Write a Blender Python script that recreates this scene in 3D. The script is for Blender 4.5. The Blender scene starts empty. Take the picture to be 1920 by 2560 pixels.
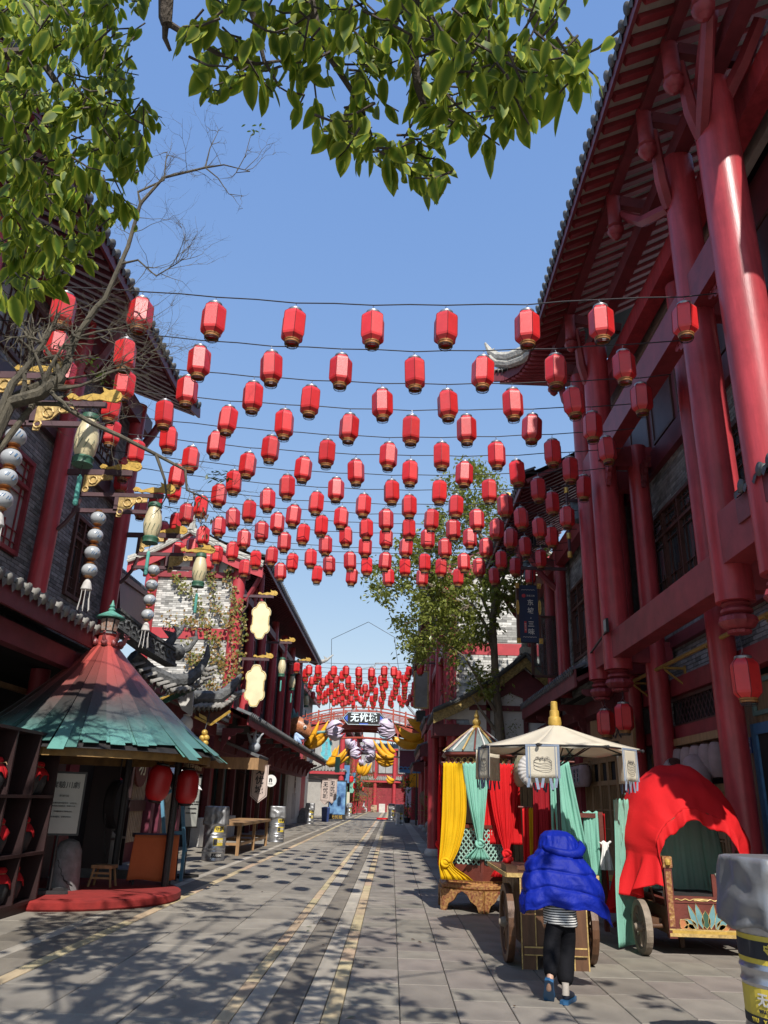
import bpy, math, random
from mathutils import Vector, Matrix, Quaternion, noise as mnoise
random.seed(7)
R = math.radians
sc = bpy.context.scene
COL = sc.collection
# ---------------------------------------------------------------- camera
PITCH, ROLL, YAW = R(20.607), R(1.8), R(1.1358)
CAMZ = 1.55
cd = bpy.data.cameras.new('camera'); cam = bpy.data.objects.new('camera', cd); COL.objects.link(cam)
cp, sp = math.cos(PITCH), math.sin(PITCH)
f_ = Vector((0, cp, sp)); r_ = Vector((1, 0, 0)); u_ = Vector((0, -sp, cp))
r2 = math.cos(ROLL)*r_ + math.sin(ROLL)*u_; u2 = -math.sin(ROLL)*r_ + math.cos(ROLL)*u_
Mz = Matrix.Rotation(YAW, 3, 'Z')
CR, CU, CF = Mz @ r2, Mz @ u2, Mz @ f_
m3 = Matrix((CR, CU, -CF)).transposed()
cam.matrix_world = Matrix.Translation((0, 0, CAMZ)) @ m3.to_4x4()
cd.sensor_fit = 'HORIZONTAL'; cd.sensor_width = 36.0; cd.lens = 36.0*1923/1920
cd.clip_start = 0.05; cd.clip_end = 3000
sc.camera = cam
sc.render.resolution_x, sc.render.resolution_y = 768, 1024
# ---------------------------------------------------------------- sky, sun, exposure
SUN_AZ, SUN_EL = R(9.8), R(45.7)         # the sun stands behind the camera, a little to its right
to_sun = Vector((math.sin(SUN_AZ)*math.cos(SUN_EL), -math.cos(SUN_AZ)*math.cos(SUN_EL), math.sin(SUN_EL)))
w = bpy.data.worlds.new('World'); sc.world = w; w.use_nodes = True
nt = w.node_tree; nt.nodes.clear()
sky = nt.nodes.new('ShaderNodeTexSky'); sky.sky_type = 'NISHITA'; sky.sun_disc = False
sky.sun_elevation = SUN_EL; sky.sun_rotation = math.atan2(to_sun.x, to_sun.y)
sky.air_density = 1.0; sky.dust_density = 0.2; sky.ozone_density = 1.0
bg = nt.nodes.new('ShaderNodeBackground'); bg.inputs[1].default_value = 0.122
wo = nt.nodes.new('ShaderNodeOutputWorld')
# a phone camera's tone response for the whole dome: each channel compressed by a power
sp_ = nt.nodes.new('ShaderNodeSeparateColor'); cb_ = nt.nodes.new('ShaderNodeCombineColor')
nt.links.new(sky.outputs[0], sp_.inputs[0])
for i_, (a_, g_) in enumerate(((1.53, .67), (2.06, .5), (3.98, .2))):
    pw = nt.nodes.new('ShaderNodeMath'); pw.operation = 'POWER'; pw.inputs[1].default_value = g_
    ml = nt.nodes.new('ShaderNodeMath'); ml.operation = 'MULTIPLY'; ml.inputs[1].default_value = a_
    nt.links.new(sp_.outputs[i_], pw.inputs[0]); nt.links.new(pw.outputs[0], ml.inputs[0]); nt.links.new(ml.outputs[0], cb_.inputs[i_])
nt.links.new(cb_.outputs[0], bg.inputs[0]); nt.links.new(bg.outputs[0], wo.inputs[0])
sl = bpy.data.lights.new('sun', 'SUN'); sl.energy = 5.0; sl.angle = R(0.53); sl.color = (1.0, 0.95, 0.88)
so = bpy.data.objects.new('sun', sl); COL.objects.link(so)
so.rotation_euler = (-to_sun).to_track_quat('-Z', 'Y').to_euler(); so.location = (10, -20, 30)
sc.view_settings.view_transform = 'Standard'; sc.view_settings.look = 'None'
sc.view_settings.exposure = 0.3; sc.view_settings.gamma = 1.0
sc.view_settings.use_curve_mapping = False
try: sc.cycles.max_bounces = 6; sc.cycles.transparent_max_bounces = 16
except Exception: pass
# ---------------------------------------------------------------- pixel helpers (photo pixels 1920x2560 -> rays)
def ray(u, v): return CR*((u-960)/1923) + CU*(-(v-1280)/1923) + CF
O = Vector((0, 0, CAMZ))
def onx(u, v, x): d = ray(u, v); return O + d*(x/d.x)
def ony(u, v, y): d = ray(u, v); return O + d*(y/d.y)
def onz(u, v, z=0): d = ray(u, v); return O + d*((z-CAMZ)/d.z)
def ond(u, v, t): return O + ray(u, v)*t
# ---------------------------------------------------------------- mesh builder
class MB:
    def __init__(s): s.v = []; s.f = []
    def add(s, vs, fs):
        b = len(s.v); s.v += [tuple(q) for q in vs]; s.f += [tuple(b+i for i in q) for q in fs]; return s
    def bx(s, x0, x1, y0, y1, z0, z1):
        vs = [(x, y, z) for z in (z0, z1) for y in (y0, y1) for x in (x0, x1)]
        return s.add(vs, [(0,2,3,1),(4,5,7,6),(0,1,5,4),(2,6,7,3),(0,4,6,2),(1,3,7,5)])
    def obox(s, p, q, w, h, up=(0, 0, 1)):            # bar from p to q, width w, height h
        p, q = Vector(p), Vector(q); d = (q-p).normalized(); up = Vector(up)
        sd = d.cross(up)
        if sd.length < 1e-4: sd = d.cross(Vector((1, 0, 0)))
        sd.normalize(); u = sd.cross(d)
        vs = [e + sd*a*w/2 + u*b*h/2 for e in (p, q) for a, b in ((-1,-1),(1,-1),(1,1),(-1,1))]
        return s.add(vs, [(0,3,2,1),(4,5,6,7),(0,1,5,4),(1,2,6,5),(2,3,7,6),(3,0,4,7)])
    def tube(s, pts, rs, n=8, cap=True):
        pts = [Vector(p) for p in pts]
        if not hasattr(rs, '__len__'): rs = [rs]*len(pts)
        b = len(s.v); ref = None
        for i, p in enumerate(pts):
            d = (pts[min(i+1, len(pts)-1)] - pts[max(i-1, 0)])
            if d.length < 1e-7: d = Vector((0, 0, 1))
            d.normalize()
            if ref is None: ref = d.orthogonal().normalized()
            ref = ref - d*ref.dot(d)
            if ref.length < 1e-5: ref = d.orthogonal()
            ref.normalize(); bi = d.cross(ref)
            for k in range(n):
                a = 2*math.pi*k/n; s.v.append(tuple(p + (ref*math.cos(a) + bi*math.sin(a))*rs[i]))
        for i in range(len(pts)-1):
            for k in range(n):
                s.f.append((b+i*n+k, b+i*n+(k+1) % n, b+(i+1)*n+(k+1) % n, b+(i+1)*n+k))
        if cap:
            s.f.append(tuple(b+k for k in reversed(range(n))))
            s.f.append(tuple(b+(len(pts)-1)*n+k for k in range(n)))
        return s
    def cyl(s, p, q, r0, r1=None, n=12): return s.tube([p, q], [r0, r0 if r1 is None else r1], n)
    def lathe(s, c, prof, n=16, ph=0, cap=True, lobes=0, amp=0):     # prof: (r, z)
        b = len(s.v); c = Vector(c)
        for r, z in prof:
            for k in range(n):
                a = 2*math.pi*k/n + ph; rr = r*(1+amp*math.cos(lobes*a)) if lobes else r
                s.v.append((c.x+rr*math.cos(a), c.y+rr*math.sin(a), c.z+z))
        for i in range(len(prof)-1):
            for k in range(n):
                s.f.append((b+i*n+k, b+i*n+(k+1) % n, b+(i+1)*n+(k+1) % n, b+(i+1)*n+k))
        if cap:
            s.f.append(tuple(b+k for k in reversed(range(n)))); s.f.append(tuple(b+(len(prof)-1)*n+k for k in range(n)))
        return s
    def ball(s, c, r, n=10, m=6, sq=(1, 1, 1)):
        b = len(s.v); c = Vector(c)
        for i in range(m+1):
            t = math.pi*i/m
            for k in range(n):
                a = 2*math.pi*k/n
                s.v.append((c.x+sq[0]*r*math.sin(t)*math.cos(a), c.y+sq[1]*r*math.sin(t)*math.sin(a), c.z-sq[2]*r*math.cos(t)))
        for i in range(m):
            for k in range(n): s.f.append((b+i*n+k, b+i*n+(k+1) % n, b+(i+1)*n+(k+1) % n, b+(i+1)*n+k))
        return s
    def prism(s, poly, o, ax, ay, d):                  # poly in plane (o, ax, ay), extruded by vector d
        o, ax, ay, d = Vector(o), Vector(ax), Vector(ay), Vector(d); n = len(poly); b = len(s.v)
        for t in (0, 1):
            for x, y in poly: s.v.append(tuple(o + ax*x + ay*y + d*t))
        s.f.append(tuple(b+k for k in reversed(range(n)))); s.f.append(tuple(b+n+k for k in range(n)))
        for k in range(n): s.f.append((b+k, b+(k+1) % n, b+n+(k+1) % n, b+n+k))
        return s
    def sheet(s, fn, nu, nv):
        b = len(s.v)
        for j in range(nv+1):
            for i in range(nu+1): s.v.append(tuple(fn(i/nu, j/nv)))
        for j in range(nv):
            for i in range(nu):
                a = b+j*(nu+1)+i; s.f.append((a, a+1, a+nu+2, a+nu+1))
        return s
    def xf(s, M):
        s.v = [tuple(M @ Vector(p)) for p in s.v]; return s
    def mesh(s, name, mat, smooth=False):
        me = bpy.data.meshes.new(name); me.from_pydata(s.v, [], s.f); me.validate()
        if smooth:
            me.polygons.foreach_set('use_smooth', [True]*len(me.polygons))
            if smooth != 'all':
                try: me.set_sharp_from_angle(angle=R(42))
                except Exception: pass
        if mat: me.materials.append(mat)
        me.update(); return me
    def build(s, name, mat, parent=None, smooth=False, local=False, solid=0):
        o = link(name, s.mesh(name, mat, smooth), parent, local)
        if solid:
            md = o.modifiers.new('thickness', 'SOLIDIFY'); md.thickness = solid; md.offset = 0
        return o
WL = {}
def link(name, me, parent=None, local=False):
    o = bpy.data.objects.new(name, me); COL.objects.link(o)
    if parent is not None:
        o.parent = parent
        if not local:
            p = WL.get(parent.name, Vector((0, 0, 0))); o.location = -p; WL[o.name] = Vector((0, 0, 0))
    return o
def thing(name, label, cat, loc=(0, 0, 0), rz=0, group=None, parent=None):
    o = bpy.data.objects.new(name, None); COL.objects.link(o); o.location = loc; o.rotation_euler = (0, 0, rz)
    o.empty_display_size = .2; WL[o.name] = Vector(loc)
    return tag(o, label, cat, group)
def tag(o, label, cat, group=None):
    o['label'] = label; o['category'] = cat
    if group: o['group'] = group
    return o
def struct(o): o['kind'] = 'structure'; return o
def stuff(o): o['kind'] = 'stuff'; return o
def kids(o): return [c for c in bpy.data.objects if c.parent == o]
CH = {}
def copy_tree(root, loc, rz=None, scale=None, label=None):
    if root.name not in CH:
        lv = {}
        for c in bpy.data.objects:
            if c.parent: lv.setdefault(c.parent.name, []).append(c)
        def grab(o): return (o, [grab(c) for c in lv.get(o.name, [])])
        CH[root.name] = grab(root)
    def cp_(t, par):
        c = t[0].copy(); COL.objects.link(c)
        if par is not None: c.parent = par
        for k in t[1]: cp_(k, c)
        return c
    r = cp_(CH[root.name], None); r.location = loc; WL[r.name] = Vector(loc)
    if rz is not None: r.rotation_euler.z = rz
    if scale is not None: r.scale = scale if hasattr(scale, '__len__') else (scale,)*3
    if label: r['label'] = label
    return r
def pieces(name, mesh, mats4, parent, limit=300, world=True, key=None):
    """many alike pieces sharing one mesh: the ones that show largest are objects of their own, the rest one joined part"""
    if key is None: key = lambda m: (m.translation - O).length
    ms = sorted(mats4, key=key)
    p = WL.get(parent.name, Vector((0, 0, 0))) if parent else Vector((0, 0, 0))
    off = Matrix.Translation(-p)
    for m in ms[:limit]:
        o = bpy.data.objects.new(name, mesh); COL.objects.link(o); o.parent = parent; o.matrix_local = off @ m
    if len(ms) > limit:
        vs = [v.co.copy() for v in mesh.vertices]; fs = [tuple(q.vertices) for q in mesh.polygons]; mb = MB()
        for m in ms[limit:]: mb.add([m @ v for v in vs], fs)
        o = mb.build(name + '_field', mesh.materials[0] if mesh.materials else None, parent)
        if mesh.polygons[0].use_smooth: o.data.polygons.foreach_set('use_smooth', [True]*len(o.data.polygons))
        stuff(o)
def TRS(loc, rot=(0, 0, 0), s=(1, 1, 1)):
    from mathutils import Euler
    return Matrix.LocRotScale(Vector(loc), Euler(rot), Vector(s if hasattr(s, '__len__') else (s, s, s)))
# ---------------------------------------------------------------- materials
def M(name, col, rough=.6, var=.2, scale=5, bump=.1, bscale=40, metal=0, rnd=0, isl=0, hue=0, dirt=0, spec=.5, stretch=(1, 1, 1), col2=None, sheen=0, coat=0):
    m = bpy.data.materials.new(name); m.use_nodes = True; N = m.node_tree.nodes; L = m.node_tree.links; b = N['Principled BSDF']
    tc = N.new('ShaderNodeTexCoord'); mp = N.new('ShaderNodeMapping'); mp.inputs['Scale'].default_value = stretch
    L.new(tc.outputs['Object'], mp.inputs['Vector'])
    nz = N.new('ShaderNodeTexNoise'); nz.inputs['Scale'].default_value = scale; nz.inputs['Detail'].default_value = 5; nz.inputs['Roughness'].default_value = .6
    L.new(mp.outputs[0], nz.inputs['Vector'])
    cr = N.new('ShaderNodeValToRGB'); c = Vector(col); d = Vector(col2) if col2 else c*(1+var)
    cr.color_ramp.elements[0].position = .3; cr.color_ramp.elements[1].position = .7
    cr.color_ramp.elements[0].color = (*(c*(1-var) if not col2 else c), 1); cr.color_ramp.elements[1].color = (*d, 1)
    L.new(nz.outputs['Fac'], cr.inputs[0]); out = cr.outputs[0]
    if rnd or isl or hue:
        hs = N.new('ShaderNodeHueSaturation')
        src = None
        if rnd: src = N.new('ShaderNodeObjectInfo').outputs['Random']
        if isl:
            gi = N.new('ShaderNodeNewGeometry').outputs['Random Per Island']
            if src is None: src = gi
            else:
                ad = N.new('ShaderNodeMath'); ad.operation = 'ADD'; L.new(src, ad.inputs[0]); L.new(gi, ad.inputs[1])
                fr = N.new('ShaderNodeMath'); fr.operation = 'FRACT'; L.new(ad.outputs[0], fr.inputs[0]); src = fr.outputs[0]
        k = max(rnd, isl)
        mr = N.new('ShaderNodeMapRange'); mr.inputs['To Min'].default_value = 1-k; mr.inputs['To Max'].default_value = 1+k
        L.new(src, mr.inputs['Value']); L.new(mr.outputs[0], hs.inputs['Value'])
        if hue:
            wn = N.new('ShaderNodeTexWhiteNoise'); wn.noise_dimensions = '1D'; L.new(src, wn.inputs['W'])
            mh = N.new('ShaderNodeMapRange'); mh.inputs['To Min'].default_value = .5-hue; mh.inputs['To Max'].default_value = .5+hue
            L.new(wn.outputs['Value'], mh.inputs['Value']); L.new(mh.outputs[0], hs.inputs['Hue'])
        L.new(out, hs.inputs['Color']); out = hs.outputs[0]
    if dirt:
        n2 = N.new('ShaderNodeTexNoise'); n2.inputs['Scale'].default_value = 1.3; n2.inputs['Detail'].default_value = 8; n2.inputs['Roughness'].default_value = .7
        L.new(tc.outputs['Object'], n2.inputs['Vector'])
        r2_ = N.new('ShaderNodeValToRGB'); r2_.color_ramp.elements[0].position = .42; r2_.color_ramp.elements[1].position = .68
        r2_.color_ramp.elements[0].color = (1, 1, 1, 1); r2_.color_ramp.elements[1].color = (1-dirt, 1-dirt, 1-dirt*.95, 1)
        L.new(n2.outputs['Fac'], r2_.inputs[0])
        mx = N.new('ShaderNodeMix'); mx.data_type = 'RGBA'; mx.blend_type = 'MULTIPLY'; mx.inputs[0].default_value = 1
        L.new(out, mx.inputs[6]); L.new(r2_.outputs[0], mx.inputs[7]); out = mx.outputs[2]
    L.new(out, b.inputs['Base Color'])
    b.inputs['Roughness'].default_value = rough; b.inputs['Metallic'].default_value = metal
    b.inputs['Specular IOR Level'].default_value = spec
    if sheen: b.inputs['Sheen Weight'].default_value = sheen
    if coat: b.inputs['Coat Weight'].default_value = coat; b.inputs['Coat Roughness'].default_value = .2
    if bump:
        bn = N.new('ShaderNodeTexNoise'); bn.inputs['Scale'].default_value = bscale; bn.inputs['Detail'].default_value = 4
        L.new(mp.outputs[0], bn.inputs['Vector'])
        bp = N.new('ShaderNodeBump'); bp.inputs['Strength'].default_value = bump; bp.inputs['Distance'].default_value = .02
        L.new(bn.outputs['Fac'], bp.inputs['Height']); L.new(bp.outputs[0], b.inputs['Normal'])
    return m
def srgb(r, g, b): return tuple(((c/255)/12.92 if c/255 <= .04045 else ((c/255+.055)/1.055)**2.4) for c in (r, g, b))
mt = {}
mt['red'] = M('red_paint', (.44, .050, .060), .36, .24, 4, .08, 30, spec=.45, dirt=.3, stretch=(2.5, 2.5, .25))
mt['dred'] = M('dark_red_paint', (.26, .036, .044), .48, .25, 3, .05, 30, spec=.35, dirt=.2)
mt['maroon'] = M('maroon_paint', (.15, .026, .034), .5, .25, 3, .06, 30, dirt=.2)
mt['wood'] = M('dark_wood', (.085, .032, .024), .55, .35, 4, .2, 30, stretch=(3, 3, .6))
mt['lwood'] = M('light_wood', (.33, .19, .085), .55, .25, 4, .15, 30, stretch=(4, 4, .6), dirt=.2)
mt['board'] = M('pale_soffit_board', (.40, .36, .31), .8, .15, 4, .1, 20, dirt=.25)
mt['brickd'] = M('grey_brick', (.24, .235, .235), .85, .25, 9, .5, 60, rnd=.42, isl=.42, dirt=.2)
mt['bricks'] = M('pale_grey_brick', (.46, .445, .41), .85, .18, 9, .4, 60, rnd=.55, isl=.55, dirt=.15)
mt['mortard'] = M('mortar_dark', (.045, .044, .044), .9, .2, 5, .3, 60)
mt['mortarl'] = M('mortar_pale', (.26, .25, .235), .9, .15, 5, .3, 60)
mt['tile'] = M('grey_roof_tile', (.10, .103, .105), .75, .35, 7, .3, 40, rnd=.25, isl=.25, dirt=.3)
mt['tilel'] = M('weathered_roof_tile', (.22, .21, .19), .8, .3, 7, .3, 40, rnd=.25, isl=.25, dirt=.3)
mt['carve'] = M('carved_grey_ridge', (.105, .108, .108), .8, .45, 12, .9, 22, dirt=.35)
mt['stonew'] = M('pale_carved_ridge', (.42, .40, .35), .8, .3, 14, .9, 22, dirt=.3)
mt['glass'] = M('window_glass', (.05, .06, .065), .06, .3, 2, 0, spec=.9)
mt['pale'] = M('pale_curtain_glass', (.34, .34, .33), .25, .2, 2, 0, spec=.6)
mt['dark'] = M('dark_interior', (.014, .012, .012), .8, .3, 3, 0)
mt['white'] = M('white_paint', (.72, .71, .68), .6, .08, 4, .05, dirt=.12)
mt['plaster'] = M('pale_plaster', (.55, .53, .49), .85, .1, 4, .15, 30, dirt=.2)
mt['gold'] = M('gold_paint', (.52, .33, .07), .42, .25, 14, .15, 50, metal=.25)
mt['cream'] = M('cream_sign_board', (.74, .66, .40), .55, .1, 3, .08, 30, dirt=.12)
mt['purple'] = M('plum_bracket_paint', (.085, .042, .048), .5, .2, 4, .05, dirt=.15)
mt['black'] = M('black_metal', (.02, .02, .021), .45, .2, 6, .05)
mt['steel'] = M('galvanised_steel', (.50, .51, .53), .33, .18, 6, .08, 18, metal=.85, dirt=.2)
mt['wire'] = M('black_cable', (.025, .025, .028), .6, .2, 6, 0)
mt['bark'] = M('bark', (.075, .058, .045), .9, .4, 9, .9, 40, stretch=(2, 2, .5), dirt=.2)
mt['barkl'] = M('pale_bark', (.20, .16, .115), .9, .35, 9, .9, 40, stretch=(2, 2, .5), dirt=.3)
# ---------------------------------------------------------------- lettering
def baked(o):
    """the evaluated mesh of a text or modifier object, worked out in a scratch scene of its own so that it stays quick"""
    s = bpy.data.scenes.new('scratch'); s.collection.objects.link(o)
    with bpy.context.temp_override(scene=s, view_layer=s.view_layers[0]):
        dg = bpy.context.evaluated_depsgraph_get(); me = bpy.data.meshes.new_from_object(o.evaluated_get(dg))
    bpy.data.objects.remove(o); bpy.data.scenes.remove(s); return me
def text(body, size, mat, parent, loc, xdir=(1, 0, 0), up=(0, 0, 1), name='lettering', vertical=False, depth=.004, sx=1, bold=0, spacing=1.06):
    cu = bpy.data.curves.new('lettering', 'FONT'); cu.body = '\n'.join(body) if vertical else body
    cu.size = size; cu.align_x = 'CENTER'; cu.align_y = 'CENTER'; cu.extrude = depth; cu.resolution_u = 2; cu.offset = bold
    cu.space_line = spacing
    me = baked(bpy.data.objects.new('tmp', cu)); me.materials.clear(); me.materials.append(mat)
    x = Vector(xdir).normalized(); u = Vector(up); n = x.cross(u).normalized(); u = n.cross(x)
    m = Matrix((x*sx, u, n)).transposed().to_4x4(); m.translation = Vector(loc); me.transform(m)
    return link(name, me, parent)
# ================================================================ ground
mt['ground'] = M('street_stone', (.20, .19, .17), .8, .2, 2, .3, 40, dirt=.25)
g = MB(); g.add([(-400, -60, -.03), (400, -60, -.03), (400, 900, -.03), (-400, 900, -.03)], [(0, 1, 2, 3)])
ground = struct(g.build('ground', mt['ground']))
def slabmat(n, c, **k): return M(n, c, .72, .16, 5, .35, 90, rnd=.15, isl=.15, dirt=.34, spec=.4, **k)
SM = {'a': slabmat('slab_grey', (.268, .241, .198)), 'b': slabmat('slab_dark', (.185, .162, .128)), 'l': slabmat('slab_light', (.39, .35, .285)),
      'y': slabmat('slab_ochre', (.50, .39, .24), hue=.02), 'r': slabmat('slab_warm_grey', (.238, .211, .176), hue=.02)}
cols = []                                              # (x0, x1, kind, slab length)
xs = [-9.4, -8.4, -7.4, -6.5, -5.7, -4.95]
for a, b in zip(xs, xs[1:]): cols.append((a, b, 'a', 1.2))
cols += [(-4.95, -4.4, 'a', .9), (-4.4, -3.97, 'b', .9), (-3.97, -3.8, 'l', .9), (-3.8, -3.43, 'b', .9), (-3.43, -3.28, 'y', .9)]
for a, b in ((-3.28, -2.61), (-2.61, -1.94), (-1.94, -1.27)): cols.append((a, b, 'a', 1.25))
cols += [(-1.27, -1.15, 'y', .78), (-1.15, -.94, 'l', 1.3), (-.94, -.68, 'b', 1.9), (-.68, -.49, 'l', 1.3), (-.49, -.35, 'y', .72)]
x = -.35
for k in range(3): cols.append((x, x+.457, 'r', .62)); x += .457
cols.append((x, x+.46, 'S', .62)); x += .46
while x < 9: cols.append((x, x+.5, 'r', .7)); x += .5
def slab_mesh(mat):
    b = MB(); e = .012
    vs = [(-.5, -.5, -.03), (.5, -.5, -.03), (.5, .5, -.03), (-.5, .5, -.03), (-.5, -.5, -.006), (.5, -.5, -.006), (.5, .5, -.006), (-.5, .5, -.006),
          (-.5+e, -.5+e, 0), (.5-e, -.5+e, 0), (.5-e, .5-e, 0), (-.5+e, .5-e, 0)]
    fs = [(0,1,5,4),(1,2,6,5),(2,3,7,6),(3,0,4,7),(4,5,9,8),(5,6,10,9),(6,7,11,10),(7,4,8,11),(8,9,10,11)]
    return b.add(vs, fs).mesh('slab', mat)
allsl = []
for x0, x1, kd, ln in cols:
    y = 5.0 - random.random()*ln
    while y < 42:
        l = ln*random.choice((.7, 1, 1, 1.35))
        if kd == 'a' and y < 6.66 < y+l: l = 6.66-y + .001
        y1 = y+l
        if 26.4 < y < 27.4 and x0 > -.36 and x1 < 3.2: k2 = random.choice('al')
        else: k2 = kd
        if k2 == 'S': k2 = 'l' if y > 26.5 else 'r'
        allsl.append((k2, TRS(((x0+x1)/2, (y+y1)/2, random.uniform(-.0015, .0015)), (random.uniform(-.0015, .0015), random.uniform(-.0015, .0015), 0), (x1-x0-.007, y1-y-.007, 1))))
        y = y1
allsl.sort(key=lambda t: (t[1].translation-O).length + (4 if t[1].translation.y < 6 or abs(t[1].translation.x) > .55*t[1].translation.y else 0))
for kd in 'ablyr':
    near = [m for k, m in allsl[:300] if k == kd]; far = [m for k, m in allsl[300:] if k == kd]
    me = slab_mesh(SM[kd])
    pieces('paving_slab', me, near, ground, 400)
    if far: pieces('paving_slab', me, far, ground, 0)
# beyond the laid slabs the strips go on as thin sheets
for x0, x1, kd in ((-1.27, -1.15, 'y'), (-1.15, -.94, 'l'), (-.68, -.49, 'l'), (-.49, -.35, 'y'), (-3.97, -3.8, 'l'), (-3.43, -3.28, 'y'), (-9.4, -3.97, 'a'), (-.35, 1.021, 'r'), (1.021, 1.5, 'l'), (1.5, 9, 'r'), (-3.28, -1.27, 'a'), (-.94, -.68, 'b'), (-3.8, -3.43, 'b')):
    b = MB(); b.bx(x0, x1, 42.2, 130, -.02, 0); b.build('paving_strip', SM[kd], ground)
# ================================================================ building kit
def P3(axis, pos, u, z): return (pos, u, z) if axis == 'x' else (u, pos, z)
def wbox(mb, axis, p0, p1, u0, u1, z0, z1):
    a, b = min(p0, p1), max(p0, p1)
    return mb.bx(a, b, u0, u1, z0, z1) if axis == 'x' else mb.bx(u0, u1, a, b, z0, z1)
def brickwall(root, axis, pos, n, u0, u1, z0, z1, holes=(), mat='brickd', mort='mortard', L=.27, h=.07, thick=.25, limit=300, clip=None):
    """wall in the plane axis=pos facing n (+1/-1): mortar core with openings, real bricks 12 mm proud"""
    us = sorted({u0, u1, *[q for o in holes for q in o[:2]]}); zs = sorted({z0, z1, *[q for o in holes for q in o[2:4]]})
    core = MB()
    for i in range(len(us)-1):
        for j in range(len(zs)-1):
            cu, cz = (us[i]+us[i+1])/2, (zs[j]+zs[j+1])/2
            if any(o[0] < cu < o[1] and o[2] < cz < o[3] for o in holes): continue
            if clip and not clip(cu, cz): continue
            wbox(core, axis, pos, pos-n*thick, us[i], us[i+1], zs[j], zs[j+1])
    core.build('wall_core', mt[mort], root)
    b = MB(); b.bx(-.5, .5, -.5, .5, -.5, .5); me = b.mesh('brick', mt[mat])
    ms = []; g_ = .011; r = 0; z = z0
    while z + h*.6 < z1:
        zt = min(z+h, z1); u = u0 - (L*.5 if r % 2 else 0)
        while u < u1:
            a, c = max(u, u0), min(u+L, u1); u += L
            segs = [(a, c)]
            for o in holes:
                if o[2] < (z+zt)/2 < o[3]:
                    ns = []
                    for s0, s1 in segs:
                        if o[1] <= s0 or o[0] >= s1: ns.append((s0, s1)); continue
                        if s0 < o[0]: ns.append((s0, o[0]))
                        if s1 > o[1]: ns.append((o[1], s1))
                    segs = ns
            for s0, s1 in segs:
                if s1-s0 < .04: continue
                if clip and not clip((s0+s1)/2, (z+zt)/2): continue
                c3 = P3(axis, pos - n*.02 + n*random.uniform(.000, .004), (s0+s1)/2, (z+zt)/2)
                d = (.064, s1-s0-g_, zt-z-g_) if axis == 'x' else (s1-s0-g_, .064, zt-z-g_)
                ms.append(TRS(c3, (0, 0, 0), d))
        z = zt; r += 1
    pieces('brick', me, ms, root, limit)
def column(root, x, y, z0, z1, r=.2, mat='red', name='column', pendant=False, base=False):
    b = MB(); b.lathe((x, y, 0), [(r, z0), (r, z0+.02), (r, z1)], 22)
    o = b.build(name, mt[mat], root, True)
    if pendant:
        b = MB(); k = r/.25
        b.lathe((x, y, z0), [(.17*k, .0), (.19*k, -.03), (.15*k, -.06), (.2*k, -.10), (.2*k, -.13), (.14*k, -.16)], 20, cap=False)
        b.lathe((x, y, z0), [(.13*k, -.15), (.22*k, -.19), (.24*k, -.25), (.2*k, -.31), (.12*k, -.345), (.15*k, -.355), (.14*k, -.39), (.02*k, -.40)], 32, lobes=12, amp=.06)
        b.build('lotus_finial', mt['dred'], o, True)
    if base:
        b = MB(); b.lathe((x, y, 0), [(r*1.5, 0), (r*1.55, .06), (r*1.35, .16), (r*1.1, .2)], 18); b.build('stone_base', mt['plaster'], o, True)
    return o
def beam(root, p, q, w, h, mat='dred', name='beam'): return MB().obox(p, q, w, h).build(name, mt[mat], root)
def lattice_window(root, axis, pos, n, u0, u1, z0, z1, panels=4, glass='glass', fmat='wood', fan=.3, name='window', t=.06):
    """frame, glass pane behind, lattice of bars in each panel; fan = height share of the small upper lights"""
    f = MB(); w_ = .07; e = n*.02
    wbox(f, axis, pos-n*.08, pos+e, u0, u1, z0, z0+w_); wbox(f, axis, pos-n*.08, pos+e, u0, u1, z1-w_, z1)
    wbox(f, axis, pos-n*.08, pos+e, u0, u0+w_, z0+w_, z1-w_); wbox(f, axis, pos-n*.08, pos+e, u1-w_, u1, z0+w_, z1-w_)
    zf = z1 - (z1-z0)*fan if fan else z1
    if fan: wbox(f, axis, pos-n*.075, pos+e*.8, u0+w_, u1-w_, zf-.03, zf+.03)
    for k in range(1, panels):
        u = u0 + (u1-u0)*k/panels; wbox(f, axis, pos-n*.078, pos+e*.6, u-.028, u+.028, z0+w_, z1-w_)
    o = f.build(name, mt[fmat], root)
    g_ = MB(); wbox(g_, axis, pos-n*.07, pos-n*.06, u0+.02, u1-.02, z0+.02, z1-.02); g_.build('pane', mt[glass], o)
    l = MB(); s = .012; dp = (pos-n*.055, pos-n*.025)
    for k in range(panels):
        a = u0+(u1-u0)*k/panels+.05; b = u0+(u1-u0)*(k+1)/panels-.05; W = b-a
        for (c, d) in ((z0+w_, zf-.03), (zf+.03, z1-w_)):
            if d-c < .15: continue
            H = d-c
            for q in (.22, .78): wbox(l, axis, *dp, a+W*q-s/2, a+W*q+s/2, c, d)
            for q in ((.12, .3, .88) if H > .7 else (.3, .75)): wbox(l, axis, *[x+n*.002 for x in dp], a, b, c+H*q-s/2, c+H*q+s/2)
            wbox(l, axis, *[x+n*.004 for x in dp], a+W*.5-s/2, a+W*.5+s/2, c, c+H*.3)
            wbox(l, axis, *[x+n*.004 for x in dp], a+W*.36-s/2, a+W*.36+s/2, c+H*.12, c+H*.4)
    l.build('lattice', mt[fmat], o)
    return o
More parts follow.
